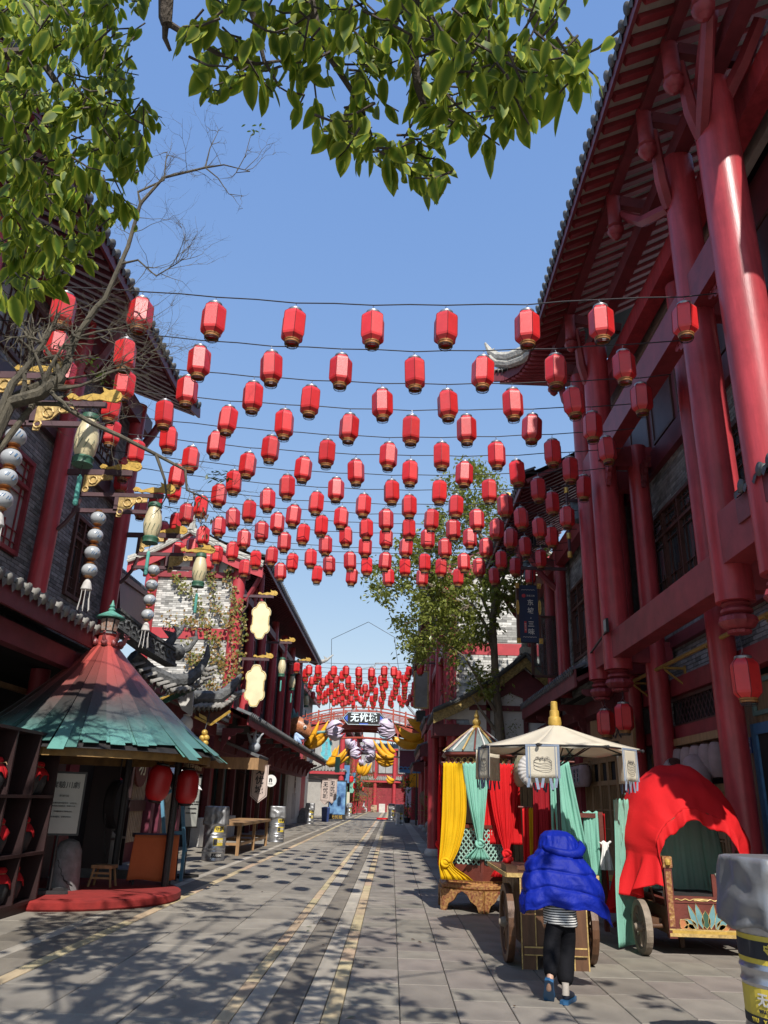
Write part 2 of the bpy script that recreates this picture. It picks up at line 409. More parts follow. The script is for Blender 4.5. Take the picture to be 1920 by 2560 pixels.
def eave_tile_mesh(mat, s=1.0):
    b = MB(); n = 8
    # half-round cover tile (axis -x at the eave) with its round end disc and the leaf-shaped drip
    for i, x_ in enumerate((-.02, .34)):
        pass
    vs = []; fs = []
    for x_ in (-.02, .36):
        for k in range(n+1):
            a = math.pi*k/n; vs.append((x_*s, math.cos(a)*.075*s, math.sin(a)*.075*s))
    for k in range(n): fs.append((k, k+1, n+2+k, n+1+k))
    b.add(vs, fs)
    b.tube([(-.035*s, 0, .01*s), (-.015*s, 0, .01*s)], .08*s, 12)
    b.add([(-.03*s, .05*s, -.01*s), (-.03*s, .19*s, -.01*s), (-.045*s, .17*s, -.07*s), (-.05*s, .12*s, -.125*s), (-.045*s, .07*s, -.07*s)], [(0, 1, 2, 3, 4)])
    b.add([(-.03*s, .04*s, .0), (-.03*s, .2*s, .0), (.36*s, .2*s, .0), (.36*s, .04*s, .0)], [(0, 1, 2, 3)])
    return b.mesh('eave_tile', mat, 'all')
def roof_y(root, xe, ze, xr, zr, y0, y1, lift=(0, 0), dl=2.5, out=.3, rafter=.26, mat='tile', raf_w=.09, soffit='board', rmat='dred', tile=.24, over=.06, fas=.16, fmat='maroon', rows=False, curve=1.1, rafl=1.0, name='roof'):
    """roof slope with its eave along y at (xe, ze) rising to (xr, zr): slab, soffit boards, rafters, fascia, eave tiles"""
    sg = 1 if xr > xe else -1
    def S(t, y, dz=0):
        lf = 0
        d0, d1 = (y-y0), (y1-y)
        if lift[0] and d0 < dl: lf += lift[0]*(1-max(d0, 0)/dl)**2
        if lift[1] and d1 < dl: lf += lift[1]*(1-max(d1, 0)/dl)**2
        k = (1-t)**2
        return Vector((xe + (xr-xe)*t - sg*out*min(1, lf)*k, y, ze + (zr-ze)*t**curve + lf*k + dz))
    ny = max(6, int((y1-y0)/.5))
    b = MB(); b.sheet(lambda i, j: S(j, y0+(y1-y0)*i, .16), ny, 6); o = b.build(name, mt[mat], root, True)
    b = MB(); b.sheet(lambda i, j: S(j, y0+(y1-y0)*i, .03), ny, 6); b.build('soffit', mt[soffit], o)
    ms = []
    if rafter:
        k = 0; y = y0+.06
        while y < y1-.03:
            b = MB(); a = S(.015, y, -.02); c = S(rafl*.5, y, -.02); e = S(rafl, y, -.02)
            b.obox(a, c, raf_w, .09); b.obox(c, e, raf_w*.999, .09); b.build('rafter', mt[rmat], o); y += rafter
    b = MB(); pts = [S(0, y0+(y1-y0)*i/ny) for i in range(ny+1)]
    for p, q in zip(pts, pts[1:]): b.obox(p+Vector((-sg*.02, -.002, .04)), q+Vector((-sg*.02, .002, .04)), .05, fas)
    b.build('fascia', mt[fmat], o)
    tm = eave_tile_mesh(mt[mat], tile/.24); ms = []; y = y0+.05
    while y < y1-.1:
        p = S(0, y, .16); q = S(.06, y, .16); pit = math.atan2(q.z-p.z, abs(q.x-p.x))
        m = Matrix.Translation(p + Vector((-sg*over, 0, .02))) @ (Matrix.Rotation(0 if sg > 0 else math.pi, 4, 'Z')) @ Matrix.Rotation(-pit, 4, 'Y')
        ms.append(m); y += tile
    pieces('eave_tile', tm, ms, o, 200)
    if rows:
        b = MB(); y = y0+.05
        while y < y1: b.tube([S(t, y, .17) for t in (.03, .3, .6, 1)], .07*tile/.24, 6); y += tile
        stuff(b.build('tile_rows', mt[mat], o, True))
    return o, S
def carved_bracket(root, o, ax, az, s, mat='dred', name='carved_bracket', th=.08):
    """pierced scroll bracket in plane (ax, az) at corner o"""
    ax, az = Vector(ax), Vector(az); nn = ax.cross(az).normalized()*th
    b = MB(); pts = [(0, 0), (1, 0), (1, .12), (.86, .2), (.7, .2), (.62, .32), (.45, .34), (.4, .5), (.26, .55), (.22, .72), (.12, .8), (.1, 1.0), (0, 1.0)]
    b.prism([(x*s, y*s) for x, y in pts], Vector(o)-nn/2, ax, az, nn)
    for (x, y, r) in ((.2, .2, .13), (.48, .14, .1), (.14, .5, .1), (.75, .08, .07), (.08, .78, .06)):
        c = Vector(o) + ax*x*s + az*y*s
        b.tube([c + (ax*math.cos(a)+az*math.sin(a))*r*s for a in [R(45*k) for k in range(8)]], .018*s*2, 5)
        b.tube([c - nn*.75, c + nn*.75], r*s*.45, 8)
    return b.build(name, mt[mat], root)
def scroll_cloud(mb, o, ax, az, L, th=.03):
    """flat gilt cloud scroll, about L long, drawn as an outline and extruded"""
    ax, az = Vector(ax), Vector(az); nn = ax.cross(az).normalized()*th
    top = [(0, .10), (.06, .17), (.14, .15), (.22, .09), (.34, .13), (.46, .17), (.6, .15), (.66, .2), (.62, .30), (.74, .24), (.86, .26), (.96, .2), (1, .12)]
    bot = [(.98, .05), (.9, 0), (.74, .02), (.6, .05), (.44, .02), (.3, .05), (.2, .03), (.1, .06), (.05, .04)]
    mb.prism([(x*L, y*L) for x, y in top+bot], Vector(o)-nn/2, ax, az, nn)
    for x, y, r in ((.09, .1, .05), (.9, .13, .06)):
        c = Vector(o)+ax*x*L+az*y*L; mb.tube([c-nn*.8, c+nn*.8], r*L, 8)
def dragon_fin(mb, path, h0, w=.12, spikes=7):
    """upswept ridge end: tapered body along path with a comb of fins"""
    n = len(path); mb.tube(path, [w*(1-.75*i/(n-1)) for i in range(n)], 8)
    for i in range(1, n-1):
        p = Vector(path[i]); d = (Vector(path[i+1])-Vector(path[i-1])).normalized(); up = Vector((0, 0, 1)); up = (up-d*up.dot(d)).normalized()
        s = h0*(1-.5*i/n)*random.uniform(.7, 1.2); sd = d.cross(up)*.02
        mb.add([p-d*s*.35+up*w*.5-sd, p+d*s*.35+up*w*.5-sd, p+up*(w*.6+s)-d*s*.3, p-d*s*.35+up*w*.5+sd, p+d*s*.35+up*w*.5+sd], [(0, 1, 2), (3, 2, 4), (0, 2, 3), (1, 4, 2)])
# ================================================================ L1: near building on the left
L1 = thing('grey_brick_house', 'dark grey brick house with red round columns behind the bare branches', 'building', (-6.25, 12, 0))
lw = [(9.4, 11.93, 5.1, 6.75), (13.9, 14.8, 5.0, 6.6), (9.7, 11.6, 8.0, 9.25), (14.1, 15.15, 7.95, 9.1)]
brickwall(L1, 'x', -6.25, 1, 7.0, 16.3, 4.3, 9.7, lw)
MB().bx(-11, -6.5, 7.0, 16.2, 4.0, 10).build('inner_block', mt['brickd'], L1)
lattice_window(L1, 'x', -6.2, 1, *lw[0], 3, 'pale', 'dred'); lattice_window(L1, 'x', -6.2, 1, *lw[1], 2, 'glass', 'wood', .28)
lattice_window(L1, 'x', -6.2, 1, *lw[2], 3, 'pale', 'wood', 0); lattice_window(L1, 'x', -6.2, 1, *lw[3], 1, 'pale', 'wood', 0)
beam(L1, (-6.2, 7, 7.58), (-6.2, 16.3, 7.58), .16, .34, 'purple', 'band_beam')
for y in (9.1, 12.4, 15.67): column(L1, -6.0, y, 4.3, 9.9, .165, 'red')
beam(L1, (-6.0, 7, 9.6), (-6.0, 16.3, 9.6), .24, .4, 'maroon', 'eave_beam')
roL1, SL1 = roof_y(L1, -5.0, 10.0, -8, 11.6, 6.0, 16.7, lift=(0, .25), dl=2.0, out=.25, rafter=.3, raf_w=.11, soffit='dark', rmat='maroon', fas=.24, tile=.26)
for y in (12.4, 15.67):
    b = MB(); b.tube([(-5.85, y, 8.8), (-5.6, y, 9.2), (-5.3, y, 9.85)], [.1, .09, .08], 6); b.build('strut', mt['maroon'], L1)
# carved sill course and the skirt roof over the shop floor
MB().bx(-6.3, -6.08, 7, 16.3, 4.36, 4.46).build('sill_course', mt['carve'], L1); MB().bx(-6.3, -6.1, 7, 16.3, 4.2, 4.36).build('carved_course', mt['carve'], L1)
skL, _ = roof_y(L1, -5.2, 3.98, -6.2, 4.3, 6.5, 13.3, rafter=0, soffit='maroon', fas=.36, tile=.27, mat='tilel', name='skirt_roof')
beam(L1, (-5.45, 6.5, 3.6), (-5.45, 13.3, 3.6), .2, .3, 'maroon', 'shop_beam')
# dark shop interior
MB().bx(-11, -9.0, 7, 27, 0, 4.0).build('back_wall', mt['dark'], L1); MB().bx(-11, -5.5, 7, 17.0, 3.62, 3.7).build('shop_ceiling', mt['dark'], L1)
for y in (8.6, 11.2, 14.0): column(L1, -6.4, y, 0, 3.6, .17, 'dred', 'shop_column', base=True)
for y, z0, z1, m_ in ((10.2, 2.2, 3.3, 'plaster'), (12.6, 2.3, 3.2, 'plaster')): MB().bx(-8.9, -8.8, y-.7, y+.7, z0, z1).build('pale_panel', mt[m_], L1)
beam(L1, (-6.6, 7, 3.2), (-6.6, 16.5, 3.2), .1, .08, 'lwood', 'hanging_rail')
for y, c in ((14.9, 'dred'), (15.6, 'wood'), (16.3, 'dred')): MB().bx(-6.6, -6.5, y, y+.5, 0, 3.2).build('door_leaf', mt[c], L1)
# ================================================================ entry hall with carved grey ridges and upswept corners
EH = thing('carved_entry_hall', 'low dark hall with carved grey ridges and two upswept dragon eaves beside the conical hut', 'building', (-6.5, 20, 0))
def ridge(root, pts, w, h, name='carved_ridge', mat='carve'):
    b = MB()
    for p, q in zip(pts, pts[1:]): b.obox(Vector(p), Vector(q), w, h)
    for p, q in zip(pts, pts[1:]): b.obox(Vector(p)+Vector((0, 0, h/2)), Vector(q)+Vector((0, 0, h/2)), w*1.25, .06); b.obox(Vector(p)-Vector((0, 0, h/2)), Vector(q)-Vector((0, 0, h/2)), w*1.3, .07)
    for p, q in zip(pts, pts[1:]):
        p, q = Vector(p), Vector(q); n = max(2, int((q-p).length/.22))
        for k in range(n): c = p.lerp(q, (k+.5)/n); b.tube([c+Vector((.14*math.cos(a)*(q-p).normalized().x, .09*math.cos(a)*(q-p).normalized().y, .09*math.sin(a))) + Vector((w*.5, -w*.3, 0)) for a in [R(60*i) for i in range(6)]], .025, 5)
    return b.build(name, mt[mat], root)
ra = ony(285, 1545, 15.2); rb = ony(430, 1645, 17.6)
ridge(EH, [ra, ra.lerp(rb, .5)+Vector((0, 0, -.05)), rb], .22, .34)
b = MB(); hd = rb + Vector((.05, .1, .15)); b.ball(hd, .22, 8, 6, (1, 1.2, .9)); dragon_fin(b, [hd+Vector((-.2, -.1, .1)), hd+Vector((-.1, 0, .35)), hd+Vector((0, .1, .5)), hd+Vector((.05, .2, .7))], .28, .12); dragon_fin(b, [hd, hd+Vector((.25, .1, .1)), hd+Vector((.4, .15, .35)), hd+Vector((.36, .15, .55))], .18, .09); b.build('dragon_head', mt['carve'], EH, True)
# first upswept corner (tip at 612,1650) and second (tip at 710,1700 px in a zoom)
def swept(root, pix, y, r0, below, tm_):
    pts = [ony(u, v, yy) for (u, v), yy in zip(pix, y)]
    b = MB(); b.tube(pts, r0, 8); dragon_fin(b, pts, .16, r0[0]*.8)
    o = b.build('upswept_ridge', mt['carve'], root, True)
    return pts, o
p1, o1 = swept(EH, [(330, 1640), (375, 1680), (425, 1702), (470, 1700), (500, 1675), (518, 1640), (520, 1612)], (16.5, 16.9, 17.2, 17.5, 17.7, 17.8, 17.85), [.16, .17, .17, .15, .12, .08, .03], 0, 0)
p2, o2 = swept(EH, [(478, 1745), (515, 1745), (545, 1745), (570, 1728), (590, 1705), (603, 1686)], (18.5, 18.8, 19.0, 19.2, 19.3, 19.4), [.17, .18, .17, .14, .1, .04], 0, 0)
tm = eave_tile_mesh(mt['tilel'], .8)
for pts, k0 in ((p1, 0), (p2, 0)):
    ms = []
    for i in range(len(pts)-2):
        for q in (0, .33, .66):
            c = pts[i].lerp(pts[i+1], q) + Vector((.12, -.16, -.24)); ms.append(Matrix.Translation(c) @ Matrix.Rotation(R(60), 4, 'Z') @ Matrix.Rotation(R(-20), 4, 'Y'))
    pieces('eave_tile', tm, ms, EH)
mt['green'] = M('dark_green_paint', (.03, .085, .055), .5, .2, 5, .05, dirt=.2)
def strip(root, pix, y, dz, name, mat, w=.12):
    b = MB(); pts = [ony(u, v, yy) for (u, v), yy in zip(pix, y)]
    for p, q in zip(pts, pts[1:]): b.obox(p, q, w, dz)
    return b.build(name, mt[mat], root)
strip(EH, [(395, 1755), (440, 1735), (488, 1715)], (17.0, 17.4, 17.8), .16, 'green_fascia', 'green')
strip(EH, [(398, 1748), (440, 1727), (486, 1708)], (16.95, 17.35, 17.75), .03, 'gilt_edge', 'gold', .16)
b = MB(); q = [ony(445, 1752, 18.2), ony(484, 1725, 18.2), ony(478, 1790, 18.2), ony(455, 1775, 18.2)]; b.prism([(0, 0)], q[0], (1, 0, 0), (0, 0, 1), (0, .1, 0)) if 0 else b.add(q + [v+Vector((0, .1, 0)) for v in q], [(0, 1, 2, 3), (7, 6, 5, 4), (0, 4, 5, 1), (1, 5, 6, 2), (2, 6, 7, 3), (3, 7, 4, 0)]); b.build('white_gable', mt['plaster'], EH)
q = [ony(482, 1745, 18.7), ony(490, 1790, 18.7), ony(525, 1808, 18.9), ony(572, 1775, 19.2), ony(578, 1758, 19.3)]
b = MB(); b.add(q + [v+Vector((0, .25, .05)) for v in q], [(0, 1, 2, 3, 4), (9, 8, 7, 6, 5)] + [(i, 5+i, 5+(i+1) % 5, (i+1) % 5) for i in range(5)]); b.build('eave_underside', mt['wood'], EH)
q = [ony(498, 1783, 18.65), ony(517, 1793, 18.72), ony(518, 1803, 18.72), ony(499, 1792, 18.65)]; b = MB(); b.add(q + [v+Vector((0, -.03, 0)) for v in q], [(0, 1, 2, 3), (7, 6, 5, 4), (0, 4, 5, 1), (1, 5, 6, 2), (2, 6, 7, 3), (3, 7, 4, 0)]); b.build('gilt_panel', mt['gold'], EH)
strip(EH, [(486, 1792), (526, 1812), (575, 1778)], (18.55, 18.75, 19.1), .05, 'gilt_edge', 'gold', .05)
# recessed dark red roof between the two houses
b = MB(); q = [ony(300, 1430, 17.2), ony(365, 1480, 22), ony(365, 1600, 22), ony(300, 1590, 17.2)]; b.add(q + [v+Vector((-3, .3, 0)) for v in q], [(0, 1, 2, 3), (7, 6, 5, 4), (0, 4, 5, 1), (1, 5, 6, 2), (2, 6, 7, 3), (3, 7, 4, 0)]); b.build('recess_wall', mt['maroon'], EH)
b = MB(); q0, q1 = ony(300, 1425, 17.0), ony(365, 1476, 21.8)
tmk = eave_tile_mesh(mt['tile'], .8); pieces('eave_tile', tmk, [Matrix.Translation(q0.lerp(q1, k/18)) @ Matrix.Rotation(R(180), 4, 'Z') for k in range(19)], EH)
MB().obox(q0-Vector((0, 0, .12)), q1-Vector((0, 0, .12)), .12, .14).build('recess_fascia', mt['maroon'], EH)
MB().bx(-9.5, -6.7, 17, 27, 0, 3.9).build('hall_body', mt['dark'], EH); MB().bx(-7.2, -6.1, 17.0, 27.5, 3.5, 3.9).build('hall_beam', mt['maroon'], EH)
roof_y(EH, -5.75, 3.95, -7.6, 4.75, 16.6, 27.6, rafter=0, soffit='maroon', fas=.3, tile=.3, rows=True, name='hall_roof')
MB().bx(-6.9, -5.6, 19.5, 27.0, 3.9, 4.0).build('hall_eave', mt['tile'], EH)
# two gilt birds' nest baskets hanging at the corner
t = thing('gilt_gourd', 'cluster of gilt gourds hanging under the upswept eave', 'ornament', ony(502, 1860, 18.4)); b = MB(); c = ony(502, 1860, 18.4)
for dx, dz in ((0, 0), (.1, .02), (.02, .13), (.11, .14), (.06, .25)): b.ball(c+Vector((dx, 0, dz)), .075, 8, 6)
b.build('gourds', mt['gold'], t, True); MB().cyl(c+Vector((.06, 0, .3)), c+Vector((.06, .3, .75)), .012).build('cord', mt['wire'], t)
t = thing('white_vase', 'white porcelain vase standing under the green eave', 'vase', ony(462, 1838, 18.6)); c = ony(462, 1838, 18.6)
MB().lathe(c, [(.07, 0), (.1, .05), (.16, .2), (.15, .34), (.08, .42), (.09, .47)], 16).build('vase_body', mt['white'], t, True)
MB().bx(c.x-.12, c.x+.12, c.y-.1, c.y+.3, c.z-.1, c.z).build('vase_stand', mt['wood'], t)
# ================================================================ L2: gabled house with the pale brick end wall
L2h = thing('gabled_brick_house', 'tall gabled house with pale sunlit brick end wall, red band and creeper', 'building', (-7.6, 35, 0))
YG = 28.4; mt.setdefault('bandred', M('bright_red_band', (.42, .035, .045), .55, .12, 4, .05, dirt=.1))
brickwall(L2h, 'y', YG, -1, -9.35, -6.0, 3.6, 9.35, [(-9.35, -6.0, 7.0, 7.4)], 'bricks', 'mortarl', L=.30, h=.082, limit=300)
MB().bx(-9.35, -6.0, YG-.03, YG+.2, 7.0, 7.4).build('red_band', mt['bandred'], L2h)
MB().bx(-9.4, -6.2, YG+.26, 54, 3.86, 9.6).build('house_body', mt['mortard'], L2h)
for x in (-9.35, -6.0): column(L2h, x, YG-.05, 4.0, 9.9, .24, 'bandred', 'corner_column')
b = MB(); b.prism([(-9.6, 9.35), (-5.7, 9.35), (-5.7, 9.75), (-7.9, 10.8), (-9.6, 9.95)], (0, YG, 0), (1, 0, 0), (0, 0, 1), (0, .2, 0)); b.build('pediment', mt['plaster'], L2h)
beam(L2h, (-9.7, YG-.06, 9.45), (-5.6, YG-.06, 9.45), .12, .22, 'dred', 'tie_beam')
for x in (-8.9, -7.9, -6.9): beam(L2h, (x, YG-.05, 9.5), (x, YG-.05, 10.3), .1, .1, 'dred', 'king_post') if 0 else MB().bx(x-.06, x+.06, YG-.08, YG, 9.55, 10.2).build('king_post', mt['dred'], L2h)
apx = Vector((-7.95, YG-.5, 11.0))
for q in (Vector((-10.2, YG-.5, 9.75)), Vector((-5.05, YG-.5, 9.7))):
    b = MB(); b.sheet(lambda i, j: apx.lerp(q, i)+Vector((0, 0, -.12*math.sin(math.pi*i)-.42*j)), 8, 1); b.build('bargeboard', mt['bandred'], L2h, solid=.08)
    b = MB(); b.tube([apx.lerp(q, i/8)+Vector((0, 0, .14-.12*math.sin(math.pi*i/8))) for i in range(9)], .13, 8); b.tube([apx.lerp(q, i/8)+Vector((0, -.1, .02-.12*math.sin(math.pi*i/8))) for i in range(9)], .07, 6); b.build('verge_ridge', mt['stonew'], L2h, True)
b = MB(); dragon_fin(b, [apx+Vector((0, 0, .1)), apx+Vector((0, 0, .4)), apx+Vector((.05, 0, .75)), apx+Vector((.1, 0, .9))], .22, .18); b.bx(apx.x-.15, apx.x+.15, apx.y-.1, apx.y+.25, apx.z, apx.z+.35); b.build('ridge_beast', mt['stonew'], L2h, True)
b = MB(); scroll_cloud(b, apx+Vector((-.55, -.06, -.75)), (1, 0, 0), (0, 0, 1), 1.1, .04); b.build('gilt_cloud', mt['gold'], L2h)
MB().prism([(-.7, -.5), (0, -.2), (.7, -.5), (.3, -.85), (0, -.75), (-.3, -.85)], apx+Vector((0, -.02, -.1)), (1, 0, 0), (0, 0, 1), (0, .05, 0)).build('gable_pendant', mt['dred'], L2h)
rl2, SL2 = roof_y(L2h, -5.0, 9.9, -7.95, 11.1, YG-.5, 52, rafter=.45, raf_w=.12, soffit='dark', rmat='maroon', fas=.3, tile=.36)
b = MB(); b.sheet(lambda i, j: (-10.2+2.25*i, YG-.5+24*j, 9.9+1.2*i), 2, 2); b.build('back_slope', mt['tile'], L2h)
for y in (31.5, 34.5, 38, 41.5, 45, 49): column(L2h, -6.0, y, 4.2, 9.8, .19, 'red')
for y in (29.8, 32.8, 36.2, 39.7, 43.2, 47): lattice_window(L2h, 'x', -6.15, 1, y-.8, y+.8, 5.2, 8.0, 2, 'pale', 'dred', .3)
beam(L2h, (-6, YG, 9.0), (-6, 52, 9.0), .2, .3, 'maroon'); beam(L2h, (-6.1, YG, 4.6), (-6.1, 52, 4.6), .2, .3, 'maroon')
b = MB(); b.tube([(-5.7, YG, 8.5), (-5.4, YG-.1, 9.0), (-5.1, YG-.2, 9.6)], [.12, .1, .08], 6); b.build('strut', mt['dred'], L2h)
o = MB().lathe((-5.25, YG+.6, 0), [(.1, 8.7), (.12, 8.8), (.1, 9.8)], 12).build('hanging_post', mt['dred'], L2h, True); MB().lathe((-5.25, YG+.6, 8.7), [(.1, 0), (.15, -.06), (.09, -.1), (.14, -.2), (.02, -.3)], 12).build('carved_knob', mt['dred'], o, True)
# far corner of that eave: dark bracket cluster and the little roof finial
p = Vector((-5.0, 52, 10.2)); b = MB(); dragon_fin(b, [p, p+Vector((.4, .3, .2)), p+Vector((.8, .5, .6))], .3, .15); b.build('eave_finial', mt['stonew'], L2h, True)
# long shop eave below and the shop fronts
rs, SS = roof_y(L2h, -5.0, 4.0, -6.2, 4.6, 27.2, 60, rafter=0, soffit='maroon', fas=.36, fmat='dred', tile=.34, name='shop_eave')
for k in range(12): carved_bracket(L2h, (-6.0, 28+2.6*k, 3.8), (1, 0, 0), (0, 0, -1), .75, 'maroon', 'eave_bracket')
MB().bx(-6.9, -6.3, 28.2, 60, 3.1, 3.85).build('shop_frieze', mt['maroon'], L2h)
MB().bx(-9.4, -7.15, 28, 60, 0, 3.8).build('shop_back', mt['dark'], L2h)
# ================================================================ R1: near building on the right
bl = thing('teahouse', 'tall grey brick teahouse with huge dark red eave and hanging red columns', 'building', (5.3, 11, 0))
R1 = bl
wins = [(11.9, 15.2, 5.35, 7.15), (8.6, 11.2, 5.35, 7.3)]
brickwall(R1, 'x', 5.3, -1, 5.0, 16.6, 4.45, 8.0, [*wins])
brickwall(R1, 'x', 5.3, -1, 5.0, 16.6, 3.72, 4.45, [], limit=60)
brickwall(R1, 'x', 5.3, -1, 14.98, 16.6, 2.2, 3.72, [], limit=60)
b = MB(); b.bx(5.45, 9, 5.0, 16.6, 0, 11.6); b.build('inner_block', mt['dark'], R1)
b = MB(); b.bx(5.0, 5.55, 16.42, 16.72, 2, 9.5); b.build('corner_pier', mt['brickd'], R1)
for o in wins: lattice_window(R1, 'x', 5.24, -1, *o, panels=4, fan=.28)
for y0, y1 in ((5.0, 16.6),):
    beam(R1, (5.26, y0, 8.22), (5.26, y1, 8.22), .2, .44, 'maroon', 'band_beam')
    beam(R1, (5.27, y0, 4.5), (5.27, y1, 4.5), .2, .2, 'maroon', 'sill_beam')
    beam(R1, (5.22, y0, 3.66), (5.22, y1, 3.66), .2, .3, 'dred', 'lintel_beam')
    beam(R1, (5.22, 12.3, 2.86), (5.22, y1, 2.86), .2, .22, 'dred', 'lintel_beam')
# panelled zone above the band
b = MB(); b.bx(5.28, 5.4, 5, 16.6, 8.44, 10.6); b.build('panel_zone', mt['maroon'], R1)
for k in range(7):
    y = 6+1.45*k
    f = MB(); f.bx(5.24, 5.30, y, y+1.2, 8.6, 8.66); f.bx(5.24, 5.30, y, y+1.2, 9.7, 9.76); f.bx(5.24, 5.30, y, y+.06, 8.66, 9.7); f.bx(5.24, 5.30, y+1.14, y+1.2, 8.66, 9.7)
    o = f.build('panel_frame', mt['wood'], R1); g_ = MB(); g_.bx(5.262, 5.285, y+.05, y+1.15, 8.65, 9.71); g_.build('panel', mt['purple'], o)
# columns: two rows, the outer ones hanging, linked by beams
PX = 4.2; ys_p = [(8.02, .27), (9.34, .235), (14.57, .26), (15.84, .24)]
for y, r in ys_p: column(R1, PX, y, 3.98, 11.0, r, 'red', 'hanging_column', pendant=True)
for y in (11.6, 14.6, 16.3): column(R1, 4.92, y, 0, 8.6 if y > 12 else 10.4, .2, 'red', 'column', base=True)
column(R1, 4.92, 9.3, 4.0, 10.6, .2)
for z0, z1 in ((4.17, 4.66), (8.17, 8.72)):
    zc = (z0+z1)/2; h = z1-z0
    beam(R1, (PX, 9.5, zc), (PX, 14.4, zc), .3, h); beam(R1, (PX, 14.75, zc+.001), (PX, 15.65, zc+.001), .29, h*.98)
    if z0 > 6: beam(R1, (PX, 8.25, zc), (PX, 9.15, zc), .3, h)
    else: beam(R1, (PX, 8.25, 4.75), (PX, 9.15, 4.75), .34, .66)
    for y in (9.34, 14.57, 15.84):
        beam(R1, (PX+.2, y, zc-.1), (5.2, y, zc-.1), .22, h*.8, 'dred', 'cross_beam')
for y, sg in ((9.6, 1), (14.3, -1), (14.85, 1), (8.3, 1)):
    carved_bracket(R1, (PX, y, 8.16), (0, sg, 0), (0, 0, -1), .55 if abs(y-14.85) > .1 else .3)
for y, sg in ((9.55, 1), (14.35, -1)): carved_bracket(R1, (4.92, y, 8.1), (0, sg, 0), (0, 0, -1), .5, 'maroon')
beam(R1, (4.75, 5, 10.75), (4.75, 16.6, 10.75), .3, .42, 'red', 'eave_purlin')
beam(R1, (5.1, 5, 11.0), (5.1, 16.6, 11.0), .12, .9, 'board', 'eave_board')
beam(R1, (PX, 5, 11.13), (PX, 16.4, 11.13), .22, .3, 'maroon', 'eave_purlin')
ro, S1 = roof_y(R1, 3.0, 11.45, 6.4, 13.2, 5.2, 15.3, lift=(0, .0), dl=2.3, out=.75, rafter=.3, raf_w=.12, tile=.26, fas=.2, soffit='board')
beam(R1, (3.62, 5.2, 11.62), (3.62, 16.2, 11.62), .16, .18, 'maroon', 'eave_purlin')
# upswept far corner of the roof, traced along its eave line
cA = [ony(u, v, y) for (u, v), y in zip([(1345, 800), (1335, 850), (1321, 898), (1297, 930), (1262, 949), (1237, 950)], (15.2, 15.9, 16.5, 16.9, 17.2, 17.35))]
cA[0] = S1(0, 15.3, .02)
cB = [Vector((4.2, 15.2, 11.9)), Vector((4.3, 15.6, 11.8)), Vector((4.5, 16.0, 11.7)), Vector((5.0, 16.4, 11.6)), Vector((5.8, 16.7, 11.5)), Vector((7.0, 16.9, 11.4))]
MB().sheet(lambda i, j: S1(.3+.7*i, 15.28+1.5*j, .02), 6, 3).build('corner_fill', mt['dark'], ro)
def pl(P, t): q = t*(len(P)-1); k = min(int(q), len(P)-2); return P[k].lerp(P[k+1], q-k)
MB().sheet(lambda i, j: pl(cA, i).lerp(pl(cB, i), j)+Vector((0, 0, .0)), 20, 6).build('corner_soffit', mt['board'], ro)
MB().sheet(lambda i, j: pl(cA, i).lerp(pl(cB, i), j)+Vector((0, 0, .22+.9*j)), 20, 6).build('corner_slope', mt['tile'], ro, True)
for k in range(17):
    t_ = (k+.5)/17; a, b_ = pl(cA, t_), pl(cB, t_); MB().obox(a.lerp(b_, .02)-Vector((0, 0, .05)), b_-Vector((0, 0, .05)), .10, .09).build('corner_rafter', mt['dred'], ro)
b = MB()
for k in range(24): b.obox(pl(cA, k/24)+Vector((0, 0, .08)), pl(cA, (k+1)/24)+Vector((0, 0, .08)), .06, .24)
b.build('corner_fascia', mt['maroon'], ro)
tmc = eave_tile_mesh(mt['tilel'], 1.0); ms = []
for k in range(13):
    t_ = (k+.3)/13; a, b_ = pl(cA, t_), pl(cB, t_); d = (b_-a); ms.append(Matrix.Translation(a+Vector((0, 0, .24))-d.normalized()*.05) @ Matrix.Rotation(math.atan2(d.y, d.x), 4, 'Z') @ Matrix.Rotation(R(-12), 4, 'Y'))
pieces('eave_tile', tmc, ms, ro)
tip = cA[-1]
b = MB(); rp = [ony(u, v, y) for (u, v), y in zip([(1345, 850), (1310, 880), (1275, 893), (1245, 892), (1225, 880), (1213, 858)], (16.2, 16.6, 17.0, 17.3, 17.45, 17.5))]
b.tube(rp, [.16, .16, .15, .13, .09, .03], 8); dragon_fin(b, rp, .16, .12); b.tube([p-Vector((0, 0, .2)) for p in rp[:5]], .12, 8); b.build('ridge_ornament', mt['stonew'], ro, True)
b = MB(); q = ony(1312, 868, 16.6); b.ball(q, .13, 8, 6); dragon_fin(b, [q, q+Vector((.05, 0, .15)), q+Vector((.12, 0, .28)), q+Vector((.2, 0, .32))], .14, .08); dragon_fin(b, [q, q+Vector((-.08, 0, .12)), q+Vector((-.12, 0, .24)), q+Vector((-.1, 0, .3))], .12, .07); b.build('beast_ornament', mt['stonew'], ro, True)
